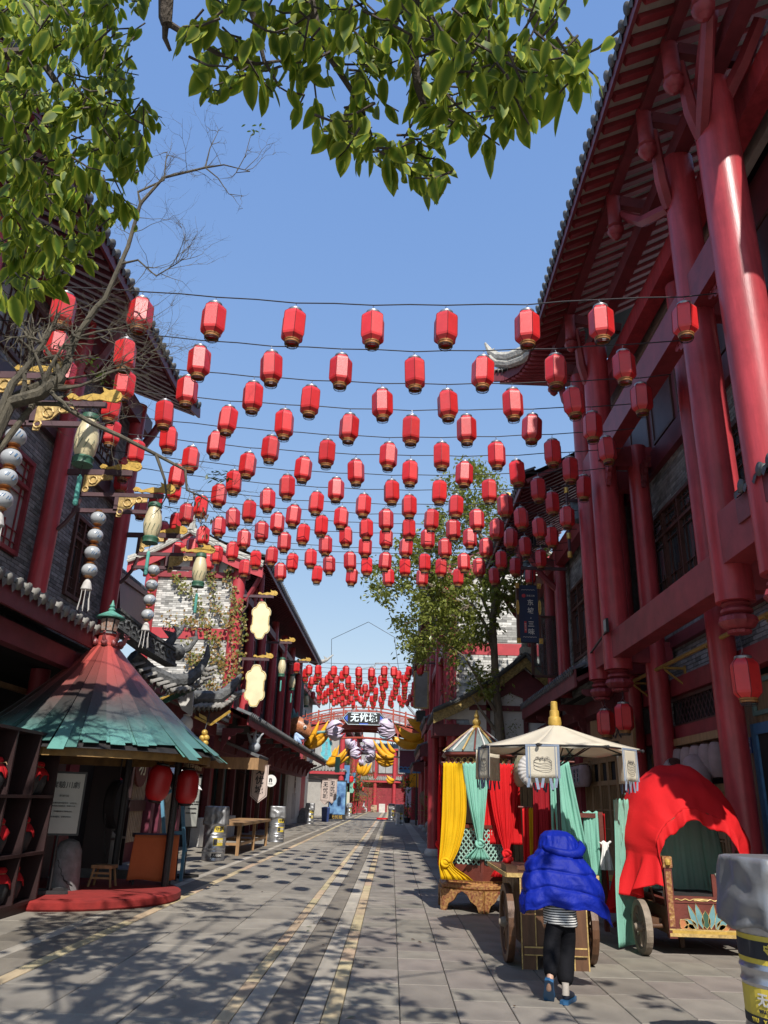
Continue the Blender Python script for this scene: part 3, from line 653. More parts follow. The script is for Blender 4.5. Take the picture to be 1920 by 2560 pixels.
# hanging posts under the eave with their struts
for y in (6.75, 7.8, 8.95, 10.7, 14.2, 16.1):
    x = 3.62; o = MB().lathe((x, y, 0), [(.10, 10.95), (.115, 11.0), (.11, 11.6)], 14).build('hanging_post', mt['dred'], R1, True)
    b = MB(); b.lathe((x, y, 10.95), [(.1, .0), (.135, -.03), (.09, -.06), (.14, -.1), (.13, -.17), (.07, -.22), (.09, -.24), (.03, -.3)], 18, lobes=9, amp=.04); b.build('carved_knob', mt['dred'], o, True)
    beam(R1, (x+.1, y, 11.45), (4.7, y, 11.25), .12, .2, 'maroon', 'cross_beam')
    c = min(ys_p, key=lambda t: abs(t[0]-y))
    if abs(c[0]-y) < 2.0:
        b = MB(); p = Vector((x+.12, y, 11.2)); q = Vector((PX-.2, c[0], 10.1)); mid = (p+q)/2 + Vector((-.02, 0, -.2))
        b.tube([p, p.lerp(mid, .5)+Vector((0, 0, -.02)), mid, mid.lerp(q, .5), q], [.07, .085, .1, .1, .09], 6); b.build('strut', mt['dred'], R1, True)
b = MB(); b.tube([(4.05, 8.0, 10.7), (3.95, 7.5, 11.0), (3.9, 7.1, 11.3)], [.12, .11, .1], 6); b.tube([(4.35, 8.0, 10.7), (4.5, 7.6, 11.0), (4.6, 7.2, 11.3)], [.12, .11, .1], 6); b.build('strut', mt['dred'], R1, True)
# small porch roof corner cut by the right edge of the picture
b = MB(); b.bx(4.0, 4.9, 7.2, 8.55, 4.72, 5.02); b.build('porch_fascia', mt['maroon'], R1)
tm = eave_tile_mesh(mt['tile'])
pieces('porch_tile', tm, [Matrix.Translation((3.98, 7.3+.24*k, 5.08)) for k in range(5)] + [Matrix.Translation((4.12+.24*k, 8.6, 5.08)) @ Matrix.Rotation(R(-90), 4, 'Z') for k in range(3)], R1)
b = MB(); b.sheet(lambda i, j: (4.0+.9*i, 7.2+1.35*j, 5.04+.35*i), 3, 3); b.build('porch_slope', mt['tile'], R1)
column(R1, 4.35, 8.3, 4.25, 4.72, .14, 'dred', 'porch_post')
# ground floor: lattice grille, timber shop fronts, plank wall with the blue door frame
f = MB(); f.bx(5.2, 5.3, 12.5, 14.9, 2.98, 3.02); f.bx(5.2, 5.3, 12.5, 14.9, 3.44, 3.5)
o = f.build('grille', mt['wood'], R1)
b = MB(); H = .42; s = .17
k = 12.5-H
while k < 14.9:
    for sg in (1, -1):
        a = [k, 3.02] if sg > 0 else [k+H*.75, 3.02]; c = [k+H*.75, 3.44] if sg > 0 else [k, 3.44]
        if min(a[0], c[0]) >= 12.5 and max(a[0], c[0]) <= 14.9: b.obox((5.24, a[0], a[1]), (5.24, c[0], c[1]), .014, .014)
    k += s
b.build('diamond_lattice', mt['purple'], o); b = MB(); b.bx(5.3, 5.34, 12.5, 14.9, 3.0, 3.46); b.build('grille_back', mt['dark'], o)
f = MB(); f.bx(5.05, 5.35, 12.4, 15.3, 2.63, 2.75); o = f.build('shop_shelf', mt['lwood'], R1)
def shop_doors(root, y0, y1, z1, x=5.3, n=4, mat='lwood'):
    o = MB().bx(x-.05, x+.05, y0, y1, z1-.1, z1).build('shop_front', mt[mat], root)
    b = MB(); b.bx(x+.04, x+.08, y0, y1, .1, z1); b.build('dark_glass', mt['dark'], o)
    for k in range(n):
        a = y0+(y1-y0)*k/n; c = y0+(y1-y0)*(k+1)/n; d = MB()
        d.bx(x-.04, x+.03, a+.01, a+.09, .1, z1-.1); d.bx(x-.04, x+.03, c-.09, c-.01, .1, z1-.1)
        d.bx(x-.038, x+.03, a+.09, c-.09, .1, .75); d.bx(x-.038, x+.03, a+.09, c-.09, z1-.7, z1-.6); d.bx(x-.038, x+.03, a+.09, c-.09, z1-.2, z1-.1)
        for q in (.3, .5, .7): d.bx(x-.03, x+.02, a+(c-a)*q-.012, a+(c-a)*q+.012, .75, z1-.7)
        for q in (1.1, 1.5): d.bx(x-.028, x+.02, a+.09, c-.09, q, q+.025)
        d.build('door_leaf', mt[mat], o)
    return o
shop_doors(R1, 12.4, 14.5, 1.85, 5.3, 3); shop_doors(R1, 14.9, 16.5, 2.6, 5.3, 3)
MB().bx(5.2, 5.4, 12.35, 14.6, 1.85, 1.97).build('transom', mt['lwood'], R1)
# planked end wall
for k in range(9): MB().bx(5.25, 5.33, 7.6+.48*k, 8.07+.48*k, 0, 3.4).build('wall_plank', mt['pl'] if 'pl' in mt else mt.setdefault('pl', M('brown_plank', (.20, .125, .07), .7, .3, 5, .3, 30, rnd=.2, stretch=(3, 3, .5), dirt=.3)), R1)
mt['blue'] = M('blue_door_paint', (.05, .14, .27), .55, .2, 6, .1, dirt=.3)
f = MB(); f.bx(5.18, 5.3, 11.45, 11.6, 0, 2.75); f.bx(5.18, 5.3, 10.2, 11.45, 2.6, 2.75); f.bx(5.18, 5.3, 10.05, 10.2, 0, 2.75); o = f.build('door_frame', mt['blue'], R1)
MB().bx(5.215, 5.245, 10.2, 11.45, 0, 2.6).build('door', mt['dark'], o)
f = MB(); f.bx(5.2, 5.26, 9.6, 11.5, 2.86, 2.92); f.bx(5.2, 5.26, 9.6, 11.5, 3.3, 3.36); f.bx(5.2, 5.26, 9.6, 9.66, 2.92, 3.3); f.bx(5.2, 5.26, 11.44, 11.5, 2.92, 3.3)
f.build('board_frame', M('teal_frame', (.10, .17, .16), .5), R1)
o = tag(MB().bx(5.19, 5.21, 11.66, 11.84, 2.36, 2.58).build('house_number_plate', M('blue_enamel', (.03, .08, .30), .3)), 'small blue enamel number plate on the brown plank wall', 'plate')
text('街1-2', .05, mt['white'], o, (5.187, 11.75, 2.43), (0, -1, 0)); text('无忧', .05, mt['white'], o, (5.187, 11.75, 2.52), (0, -1, 0))
# yellow pipe on brackets
mt['yel'] = M('yellow_pipe_paint', (.38, .22, .05), .45, .2, 6, .05, dirt=.25)
t = thing('gas_pipe', 'yellow pipe on triangular brackets along the teahouse wall', 'pipe', (4.85, 12, 3.98))
MB().tube([(4.85, 8.5, 3.99), (4.85, 11.4, 3.98), (4.85, 16.2, 3.98)], .035, 10).build('pipe_run', mt['yel'], t, True)
for y in (9.9, 11.9, 13.9, 15.8):
    MB().obox((5.2, y, 3.93), (4.8, y, 3.93), .04, .04).obox((5.2, y, 3.6), (4.83, y, 3.9), .03, .03).bx(5.17, 5.2, y-.03, y+.03, 3.55, 3.98).build('pipe_bracket', mt['yel'], t)
# flood lamp clamped on the far hanging column
t = thing('flood_lamp', 'small black floodlight tilted on the hanging red column', 'lamp', (3.9, 15.75, 4.9))
p = onx(1515, 1565, 3.95)
MB().obox(p+Vector((0, 0, .13)), p+Vector((.0, 0, -.13)), .05, .2, (0, 1, .3)).build('housing', mt['black'], t); MB().obox(p+Vector((-.028, -.01, .11)), p+Vector((-.028, -.01, -.11)), .006, .16, (0, 1, .3)).build('lens', mt['pale'], t)
MB().obox(p+Vector((0, 0, -.1)), (4.0, 15.8, p.z-.25), .03, .03).build('bracket', mt['black'], t)
# ================================================================ R2: next building on the right
R2 = thing('brick_shop_house', 'grey brick shop house with lower dark eave and open lattice window beside the teahouse', 'building', (4.9, 21, 0))
brickwall(R2, 'x', 4.9, -1, 16.8, 26.2, 4.3, 8.4, [(18.6, 20.9, 5.2, 7.2), (23.0, 25.2, 5.2, 7.2)], limit=150)
MB().bx(5.1, 10, 16.8, 26.2, 0, 9.2).build('inner_block', mt['brickd'], R2)
lattice_window(R2, 'x', 4.86, -1, 18.6, 20.9, 5.2, 7.2, 3, fan=.3); lattice_window(R2, 'x', 4.86, -1, 23.0, 25.2, 5.2, 7.2, 3, 'pale', fan=.3)
for y in (17.6, 21.1, 22.6, 26.0): column(R2, 4.62, y, 4.3, 8.6, .17)
beam(R2, (4.62, 16.8, 8.2), (4.62, 26.2, 8.2), .26, .5, 'dred'); beam(R2, (4.62, 16.8, 4.55), (4.62, 26.2, 4.55), .2, .2, 'maroon')
for y in (21.1, 26.0):
    beam(R2, (4.5, y, 8.0), (3.4, y, 8.45), .14, .2, 'maroon', 'cross_beam'); b = MB(); b.tube([(4.5, y, 7.3), (4.1, y, 7.7), (3.7, y, 8.35)], [.1, .09, .08], 6); b.build('strut', mt['dred'], R2)
    o = MB().lathe((3.5, y, 0), [(.08, 7.95), (.09, 8.0), (.09, 8.7)], 12).build('hanging_post', mt['dred'], R2, True)
    MB().lathe((3.5, y, 7.95), [(.09, 0), (.12, -.04), (.08, -.07), (.13, -.12), (.12, -.2), (.03, -.3)], 14).build('carved_knob', mt['dred'], o, True)
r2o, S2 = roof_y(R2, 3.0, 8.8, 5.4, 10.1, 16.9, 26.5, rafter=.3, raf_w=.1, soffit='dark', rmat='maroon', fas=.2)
r2s, S2b = roof_y(R2, 3.78, 4.05, 4.9, 4.6, 16.2, 23.0, rafter=.5, soffit='maroon', rmat='maroon', fas=.42, tile=.22, name='skirt_roof')
MB().bx(3.8, 4.9, 22.98, 23.06, 3.8, 4.3).build('skirt_end', mt['maroon'], R2)
for y in (16.3, 19.0, 21.6): carved_bracket(R2, (4.6, y, 3.85), (-1, 0, 0), (0, 0, -1), .7, 'maroon')
beam(R2, (4.7, 16.2, 3.7), (4.7, 26.2, 3.7), .3, .3, 'maroon')
shop_doors(R2, 17.2, 21.0, 2.75, 5.0, 5); MB().bx(4.85, 5.1, 16.6, 17.1, 0, 3.6).build('pier', mt['dred'], R2); MB().bx(4.85, 5.1, 21.0, 21.5, 0, 3.6).build('pier', mt['dred'], R2)
MB().bx(4.98, 5.1, 21.5, 26, 0, 3.6).build('ground_wall', mt['dark'], R2); MB().bx(4.9, 5.1, 17.1, 21.0, 2.75, 3.6).build('sign_zone', mt['maroon'], R2)
# the casement that stands open
t = MB(); y = 22.3
for a, c, d, e in ((4.45, 4.9, 5.0, 5.07), (4.45, 4.9, 6.73, 6.8), (3.95, 4.02, 5.0, 6.8), (4.83, 4.9, 5.0, 6.8), (3.95, 4.45, 5.0, 5.07), (3.95, 4.45, 6.73, 6.8)): t.bx(a, c, y, y+.05, d, e)
o = t.build('open_casement', mt['wood'], R2)
l = MB()
for (x0, x1, z0, z1) in ((4.02, 4.25, 6.5, 6.52), (4.25, 4.27, 6.4, 6.73), (4.6, 4.83, 6.5, 6.52), (4.6, 4.62, 6.4, 6.73), (4.02, 4.25, 5.3, 5.32), (4.25, 4.27, 5.07, 5.4), (4.6, 4.83, 5.3, 5.32), (4.6, 4.62, 5.07, 5.4)): l.bx(x0, x1, y+.01, y+.04, z0, z1)
l.build('lattice', mt['wood'], o); mt['clear'] = M('clear_glass', (.5, .55, .55), .05, .05, 2, 0)
mt['clear'].node_tree.nodes['Principled BSDF'].inputs['Transmission Weight'].default_value = .92; MB().bx(4.02, 4.83, y+.022, y+.028, 5.07, 6.73).build('pane', mt['clear'], o)
# ================================================================ R3: small gabled porch, R4: brick block behind the tree
R3 = thing('gabled_porch', 'white plastered porch with dark tiled gable and gold carved bargeboard behind the street tree', 'building', (4.2, 25.5, 0))
ap = Vector((4.18, 25.0, 5.83)); le = Vector((1.25, 25.0, 4.0)); ri = Vector((6.2, 25.0, 4.3))
def rf(p, q, y0, y1, dz): return lambda i, j: p.lerp(q, i) + Vector((0, (y0-25)+(y1-y0)*j, dz - .18*math.sin(math.pi*i)))
for q in (le, ri):
    o = MB().sheet(rf(ap, q, 24.6, 29, .22), 8, 4).build('roof_slope', mt['tile'], R3, True, solid=.08)
    b = MB()
    for k in range(14): b.tube([rf(ap, q, 24.6, 29, .28)(i/6, k/13) for i in range(7)], .05, 6)
    stuff(b.build('tile_rows', mt['tile'], o, True))
    b = MB(); b.sheet(lambda i, j: rf(ap, q, 24.7, 24.7, .2)(i, 0) + Vector((0, 0, -.34*j)), 8, 1); b.build('bargeboard', M('gilt_bargeboard', (.27, .19, .06), .5, .6, 16, .6, 25, metal=.2), R3, solid=.05)
b = MB(); b.prism([(1.55, 4.05), (4.18, 5.75), (5.9, 4.3), (5.9, 3.0), (2.6, 3.0), (2.4, 4.05)], (0, 25.1, 0), (1, 0, 0), (0, 0, 1), (0, .1, 0)); b.build('gable_wall', mt['white'], R3)
MB().prism([(2.95, 4.85), (4.18, 5.65), (5.3, 4.85), (4.9, 4.75), (4.6, 4.9), (4.18, 4.72), (3.7, 4.9), (3.4, 4.74)], (0, 25.02, 0), (1, 0, 0), (0, 0, 1), (0, .06, 0)).build('carved_gablet', mt['maroon'], R3)
for p, q, w_ in (((4.18, 25.06, 3), (4.18, 25.06, 5.0), .14), ((2.4, 25.05, 4.42), (5.9, 25.05, 4.42), .16), ((2.4, 25.05, 3.2), (5.9, 25.05, 3.2), .3), ((3.0, 25.055, 3.2), (3.0, 25.055, 4.8), .12)): beam(R3, p, q, .1, w_, 'maroon', 'timber') if p[0] != q[0] else MB().bx(p[0]-w_/2, p[0]+w_/2, 25.0, 25.1, p[2], q[2]).build('timber', mt['maroon'], R3)
b = MB(); b.bx(4.08, 4.28, 24.6, 29, 5.98, 6.2); b.bx(4.02, 4.34, 24.58, 24.9, 6.1, 6.3); dragon_fin(b, [(4.18, 24.8, 6.2), (4.16, 24.7, 6.5), (4.15, 24.65, 6.8), (4.12, 24.6, 7.1)], .15, .12); b.build('ridge', mt['stonew'], R3)
for k in range(22): MB().bx(2.65+.15*k, 2.78+.15*k, 25.0, 25.05, 0, 3.0).build('bamboo_slat', mt['lwood'], R3)
MB().prism([(2.05, 0), (2.75, 0), (2.75, 2.9), (2.62, 3.25), (2.4, 3.4), (2.18, 3.25), (2.05, 2.9)], (0, 24.85, 0), (1, 0, 0), (0, 0, 1), (0, .08, 0)).build('arched_board', mt['lwood'], R3)
column(R3, 1.9, 25.2, 0, 3.9, .2, 'red', base=True); column(R3, 1.35, 26.5, 0, 3.8, .18, 'red', base=True)
beam(R3, (1.3, 25.05, 3.7), (2.6, 25.05, 3.7), .2, .35, 'maroon'); MB().bx(1.25, 1.5, 25.2, 29, 3.55, 3.95).build('side_fascia', mt['maroon'], R3)
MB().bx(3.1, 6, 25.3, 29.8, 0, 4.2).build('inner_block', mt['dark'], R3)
R4 = thing('brick_corner_block', 'pale grey brick block with a red band and red corner column behind the street tree', 'building', (4, 35, 0))
brickwall(R4, 'y', 30.0, -1, 2.3, 7.2, 3.8, 9.6, [(2.3, 7.2, 7.0, 7.45)], 'bricks', 'mortarl', L=.38, h=.1, limit=200)
MB().bx(2.3, 7.2, 29.97, 30.2, 7.0, 7.45).build('red_band', mt['bandred'] if 'bandred' in mt else mt.setdefault('bandred', M('bright_red_band', (.42, .035, .045), .55, .12, 4, .05, dirt=.1)), R4)
MB().bx(2.35, 7.2, 30.22, 58, 0, 9.6).build('block_body', mt['mortard'], R4)
for y in (30.0, 36.0, 42.0, 48, 54): column(R4, 2.15, y, 0 if y > 31 else 3.9, 10.6, .24, 'red', base=y > 31)
for y in (33, 38.5, 45): column(R4, 1.98, y, 3.7, 9.9, .22, 'red', 'hanging_column', pendant=True)
beam(R4, (2.15, 30, 9.6), (2.15, 58, 9.6), .3, .5, 'dred'); beam(R4, (2.0, 30, 7.2), (2.0, 58, 7.2), .3, .4, 'dred'); beam(R4, (2.05, 31, 5.4), (2.05, 58, 5.4), .3, .4, 'maroon')
MB().bx(2.25, 2.36, 30.4, 58, 4, 9.6).build('facade_boards', mt['maroon'], R4)
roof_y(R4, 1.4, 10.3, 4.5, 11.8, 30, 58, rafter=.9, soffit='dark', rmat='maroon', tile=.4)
for y0, y1, z in ((31.5, 36.5, 4.5), (38.5, 46, 3.9), (50, 58, 3.6)):
    roof_y(R4, 1.35, z, 2.3, z+.5, y0, y1, rafter=.8, soffit='maroon', rmat='maroon', fas=.5, tile=.3, name='skirt_roof')
    MB().bx(1.37, 2.3, y0-.04, y0+.04, z-.28, z+.3).build('skirt_end', mt['maroon'], R4)
# gable of R4 above the band, pale with a ridge
b = MB(); b.prism([(2.0, 9.6), (7.4, 9.6), (4.9, 11.4)], (0, 30.0, 0), (1, 0, 0), (0, 0, 1), (0, .2, 0)); b.build('pediment', mt['plaster'], R4)
for p, q in (((1.7, 29.9, 9.5), (4.9, 29.9, 11.6)), ((8, 29.9, 9.5), (4.9, 29.9, 11.6))): beam(R4, p, q, .3, .35, 'bandred', 'bargeboard')
b = MB(); b.tube([(1.6, 29.9, 9.9), (3, 29.9, 10.7), (4.9, 29.9, 12.0), (7, 29.9, 10.6)], .14, 8); dragon_fin(b, [(4.9, 29.9, 11.9), (4.8, 29.8, 12.5), (4.6, 29.8, 13.0)], .3, .2); b.build('gable_ridge', mt['stonew'], R4)
# ================================================================ red street lanterns on wires
mt['silk'] = M('red_lantern_silk', (.58, .016, .018), .44, .10, 6, .18, 160, rnd=.16, spec=.85)
mt['trim'] = M('lantern_gold_trim', (.34, .15, .05), .5, .3, 20, .2, 60, metal=.3)
mt['tinw'] = M('tin_wire', (.30, .30, .31), .4, .2, 10, 0, metal=.7)
def make_lantern(name, label, group, r=.16, h=.36):
    t = thing(name, label, 'lantern', (0, 0, 0), 0, group)
    b = MB(); n = 6
    prof = [(r*.62, -h/2-.045), (r*.95, -h/2+.01), (r, -h/2+.04), (r, h/2-.04), (r*.95, h/2-.01), (r*.62, h/2+.045)]
    # hexagonal silk body, each panel bulging very slightly
    b.lathe((0, 0, 0), prof, 6, R(30))
    b.build('lantern_body', mt['silk'], t, local=True)
    b = MB()
    for k in range(6):
        a = R(30+60*k); c, s_ = math.cos(a), math.sin(a)
        b.tube([(c*q*1.008, s_*q*1.008, z) for q, z in prof], .0045, 4)
    b.build('rib_frame', mt['maroon_rib'], t, local=True)
    b = MB(); b.lathe((0, 0, -h/2-.085), [(r*.50, 0), (r*.60, 0), (r*.62, .02), (r*.56, .025), (r*.64, .03), (r*.66, .045), (r*.6, .05)], 14, cap=False)
    b.build('bottom_trim', mt['trim'], t, True, local=True)
    b = MB()
    for z, q in ((-h/2-.10, .58), (-h/2-.118, .52)):
        b.tube([(math.cos(R(30*k))*r*q, math.sin(R(30*k))*r*q, z) for k in range(13)], .004, 4, False)
    for k in range(6): b.cyl((math.cos(R(60*k))*r*.52, math.sin(R(60*k))*r*.52, -h/2-.12), (math.cos(R(60*k))*r*.58, math.sin(R(60*k))*r*.58, -h/2-.08), .003, n=4)
    b.build('bottom_ring', mt['black'], t, local=True)
    b = MB(); b.lathe((0, 0, h/2+.035), [(r*.58, 0), (r*.62, .01), (r*.6, .035), (r*.55, .04)], 14, cap=False)
    b.build('top_ring', mt['tinw'], t, True, local=True)
    b = MB(); b.tube([(-r*.5, 0, h/2+.07), (-.03, 0, h/2+.11), (0, 0, h/2+.15), (.03, 0, h/2+.11), (r*.5, 0, h/2+.07)], .004, 4)
    b.tube([(0, 0, h/2+.14), (.015, 0, h/2+.17), (0, 0, h/2+.185)], .004, 4)
    b.build('hanging_hook', mt['tinw'], t, local=True)
    return t
mt['maroon_rib'] = M('lantern_seam', (.16, .008, .010), .6, .1, 6, 0)
LROWS = [
 [(137,670),(303,680),(461,692),(634,705),(805,710),(963,710),(1139,709),(1299,698),(1480,692)],
 [(123,748),(270,767),(430,782),(586,795),(736,801),(896,807),(1043,805),(1201,801),(1348,792)],
 [(140,808),(269,832),(404,845),(546,858),(670,866),(826,873),(967,875),(1108,873),(1239,869),(1386,861)],
 [(62,855),(241,881),(355,895),(492,908),(614,916),(754,925),(888,929),(1008,928),(1149,926),(1280,921)],
 [(241,936),(364,949),(467,960),(584,970),(706,979),(839,985),(954,985),(1073,983),(1194,978),(1312,972)],
 [(294,977),(412,992),(535,1005),(655,1014),(769,1020),(886,1022),(1003,1024),(1117,1022),(1232,1015)],
 [(270,1013),(383,1028),(505,1042),(620,1052),(726,1058),(846,1063),(949,1063),(1057,1061),(1163,1058),(1261,1053)],
 [(262,1040),(376,1058),(473,1070),(578,1080),(683,1087),(785,1092),(884,1094),(985,1094),(1091,1092),(1193,1087)],
 [(336,1080),(434,1094),(538,1104),(634,1114),(737,1119),(834,1123),(932,1123),(1030,1123),(1126,1120),(1225,1117)],
 [(305,1098),(403,1110),(503,1120),(599,1130),(694,1136),(791,1143),(883,1143),(979,1144),(1073,1143),(1165,1141)],
 [(380,1130),(473,1138),(565,1148),(655,1154),(747,1159),(834,1163),(924,1164),(1015,1163),(1103,1163),(1192,1160)],
 [(352,1148),(438,1158),(527,1165),(614,1171),(703,1178),(789,1182),(877,1183),(961,1184),(1050,1183),(1135,1181)],
 [(416,1181),(502,1190),(587,1201),(671,1206),(756,1212),(832,1213),(917,1216),(1002,1215),(1083,1210),(1168,1207)],
 [(385,1190),(468,1198),(552,1209),(631,1215),(711,1220),(792,1223),(875,1225),(953,1226),(1035,1225),(1113,1224)],
 [(450,1214),(529,1227),(606,1235),(685,1241),(760,1245),(839,1247),(912,1248),(990,1247),(1068,1245),(1146,1243)]]
K = 1920/1659
LT = make_lantern('red_lantern', 'red silk hexagonal lantern on a wire between the two near eaves', 'red lanterns strung over the near street')
GR1 = 'wires over the near street'
first = True; n_l = 0
for row in LROWS:
    mid = row[len(row)//2]; y = onz(mid[0]*K, mid[1]*K, 7.35).y
    tops = []
    for (u, v) in row:
        p = ony(u*K, v*K, y)
        if first: LT.location = p; LT.rotation_euler.z = random.uniform(0, 6.3); first = False; o = LT
        else: o = copy_tree(LT, p, R(30+60*random.randint(0, 5))+random.gauss(0, .3))
        o.rotation_euler.x = random.uniform(-.05, .05); o.rotation_euler.y = random.uniform(-.06, .06)
        n_l += 1; tops.append(p + Vector((0, 0, .18+.185)))
    # the wire: through the lantern tops, out to the columns on both sides
    a, b = tops[0], tops[-1]; pts = []
    ex = -6.05 if y < 17 else -5.6; fx = 4.25 if y < 16.2 else 4.4
    pts.append(Vector((ex, y, a.z + .05 + .02*abs(ex-a.x))))
    for i, t_ in enumerate(tops):
        pts.append(t_)
        if i < len(tops)-1: pts.append((t_+tops[i+1])/2 - Vector((0, 0, -.012)))
    pts.append(Vector((fx, y, b.z + .05 + .06*max(0, fx-b.x))))
    mb = MB(); mb.tube(pts, .009, 5)
    tag(mb.build('lantern_wire', mt['wire']), 'thin black wire carrying a row of red lanterns over the near street', 'wire', GR1)
L2 = copy_tree(LT, (0, 42, 8)); lab2 = 'small red lantern in the dense cluster hanging in front of the arched bridge'; g2 = 'red lanterns strung before the bridge'
L2['label'] = lab2; L2['group'] = g2; fst = True
for r in range(12):
    y = 36.5 + r*2.1; zz = 7.55 + .10*r; a, b = (-4.75 if y < 52 else -5.6), 1.7; n = 10 if r % 2 else 11
    for k in range(n):
        xx = a + (b-a)*(k + (.5 if r % 2 else .1))/n + random.uniform(-.12, .12)
        p = Vector((xx, y, zz - .35*(1-((xx+2.2)/4.6)**2) + random.uniform(-.04, .04)))
        if fst: L2.location = p; fst = False; o = L2
        else: o = copy_tree(LT, p, random.uniform(0, 6.28)); o['label'] = lab2; o['group'] = g2
    mb = MB(); mb.tube([(xx, y, zz + .37 - .35*(1-((xx+2.2)/4.6)**2)) for xx in [-5.9+8.2*i/24 for i in range(25)]], .012, 4)
    tag(mb.build('lantern_wire', mt['wire']), 'thin black wire of lanterns in front of the arched bridge', 'wire', 'wires before the bridge')
# ================================================================ stalls and carts on the right
def cloth_mat(name, col, tr=.35, rough=.75):
    m = M(name, col, rough, .08, 3, .2, 60, spec=.25); N = m.node_tree.nodes; L = m.node_tree.links
    t = N.new('ShaderNodeBsdfTranslucent'); t.inputs[0].default_value = (*[min(1, c*1.15) for c in col], 1)
    mx = N.new('ShaderNodeMixShader'); mx.inputs[0].default_value = tr
    L.new(N['Principled BSDF'].outputs[0], mx.inputs[1]); L.new(t.outputs[0], mx.inputs[2]); L.new(mx.outputs[0], N['Material Output'].inputs[0]); return m
CM = {'yel': cloth_mat('yellow_voile', (.80, .52, .01)), 'mint': cloth_mat('mint_voile', (.30, .62, .50)), 'red': cloth_mat('red_voile', (.72, .018, .022)),
      'dkr': cloth_mat('dark_red_cloth', (.32, .010, .018), .2), 'linen': cloth_mat('linen', (.66, .60, .48), .25), 'navy': cloth_mat('shaded_blue_border', (.06, .08, .13), .1),  # last one: shaded copy of the dusty blue border, shade put into the colour
      'blu': cloth_mat('dusty_blue_border', (.26, .31, .40), .2), 'org': cloth_mat('orange_cloth', (.50, .13, .045), .1)}
def drape(name, A, B, drop, mat, label, folds=7, amp=.05, pinch=None, nrm=(0, -1, 0), group=None, flare=0, skew=0, knot=False, cat='cloth', phase=0, uneven=0, parent=None, pp=1.35):
    """cloth hung from the bar A-B; pinch=(t, width, centre) gathers it at height t into a knot"""
    A, B = Vector(A), Vector(B); d = B-A; nv = Vector(nrm); nu, nv_ = folds*12, 28
    def fn(i, j):
        wv = 1 + flare*j; c = .5 + skew*j; w_ = (i-.5)*wv
        if pinch:
            t, pw, pc = pinch; k = max(0, 1-abs(j-t)/(t if j < t else (1-t)*1.15))
            k = k*k*(3-2*k) if j > t else k**pp
            w_ *= (1-(1-pw)*k); c = c*(1-k) + pc*k
        a = amp*(.35+.65*min(1, j*1.6))
        x_ = i*folds*2.1; k0 = A.x*7+A.y*3
        off = a*1.5*mnoise.noise(Vector((x_, j*.8, k0))) + a*.9*mnoise.noise(Vector((x_*2.3, j*1.3, k0+5))) + a*.25*mnoise.noise(Vector((x_*5, j*3, k0+9)))
        dz = drop*j*(1 + uneven*math.sin(3.1*i+phase))
        return A + d*(c+w_) + nv*(off+.02) + Vector((0, 0, -dz)) + Vector((0, 0, -.012*math.sin(i*folds*2*math.pi)*(1-j)))
    b = MB(); b.sheet(fn, nu, nv_)
    o = b.build(name, mat, parent, True if 0 else 'all', solid=.006)
    if pinch and knot:
        c = (fn(.0, pinch[0])+fn(1, pinch[0]))/2; k = MB(); k.ball(c, .055, 10, 6, (1.1, .9, .9)); k.tube([c+Vector((.06*math.cos(a), -.02-.02*math.sin(2*a), .055*math.sin(a))) for a in [R(30*q) for q in range(13)]], .022, 6)
        k.build('knot', mat, o, 'all')
    if label: tag(o, label, cat, group)
    return o
def wheel(root, c, r, mat='wood', tyre=.05, width=.06, spokes=10, axis=(1, 0, 0), name='wheel'):
    """spoked wooden wheel with its axle along x"""
    c = Vector(c); b = MB(); n = 28
    for (ra, rb, x0, x1) in ((r-tyre, r, -width/2, width/2),):
        pr = [(ra, x0), (rb, x0), (rb+.004, 0), (rb, x1), (ra, x1), (ra, x0)]
        base = len(b.v)
        for k in range(n):
            a = 2*math.pi*k/n; wob = 1+random.uniform(-.008, .008)
            for q, x in pr: b.v.append((c.x+x, c.y+math.cos(a)*q*wob, c.z+math.sin(a)*q*wob))
        m_ = len(pr)
        for k in range(n):
            for i in range(m_-1): b.f.append((base+k*m_+i, base+((k+1) % n)*m_+i, base+((k+1) % n)*m_+i+1, base+k*m_+i+1))
    o = b.build(name, mt[mat], root)
    for k in range(spokes):
        a = 2*math.pi*k/spokes; d = Vector((0, math.cos(a), math.sin(a)))
        MB().tube([c+d*.04, c+d*(r-tyre*.6)], [.018, .013], 6).build('spoke', mt[mat], o)
    h = MB(); h.tube([c+Vector((-.09, 0, 0)), c+Vector((-.06, 0, 0)), c+Vector((0, 0, 0)), c+Vector((.06, 0, 0)), c+Vector((.09, 0, 0))], [.028, .045, .06, .045, .028], 12); h.build('hub', mt['hubm'], o, True)
    return o
mt['hubm'] = M('worn_hub_wood', (.20, .16, .12), .7, .3, 8, .3)
mt['cartw'] = M('cart_brown_wood', (.115, .052, .024), .5, .3, 4, .15, 30, stretch=(4, 4, .6), dirt=.25)
mt['cartd'] = M('cart_maroon_wood', (.13, .028, .018), .5, .25, 5, .15, 30, dirt=.25)
mt['gilt'] = M('worn_gilt', (.50, .34, .12), .5, .35, 18, .4, 30, metal=.15, dirt=.35)
mt['giltc'] = M('gilt_carving_on_red', (.42, .24, .07), .55, 0, 26, .9, 26, col2=(.14, .02, .018))
mt['ink'] = M('black_ink', (.02, .02, .025), .7, 0, 4, 0)
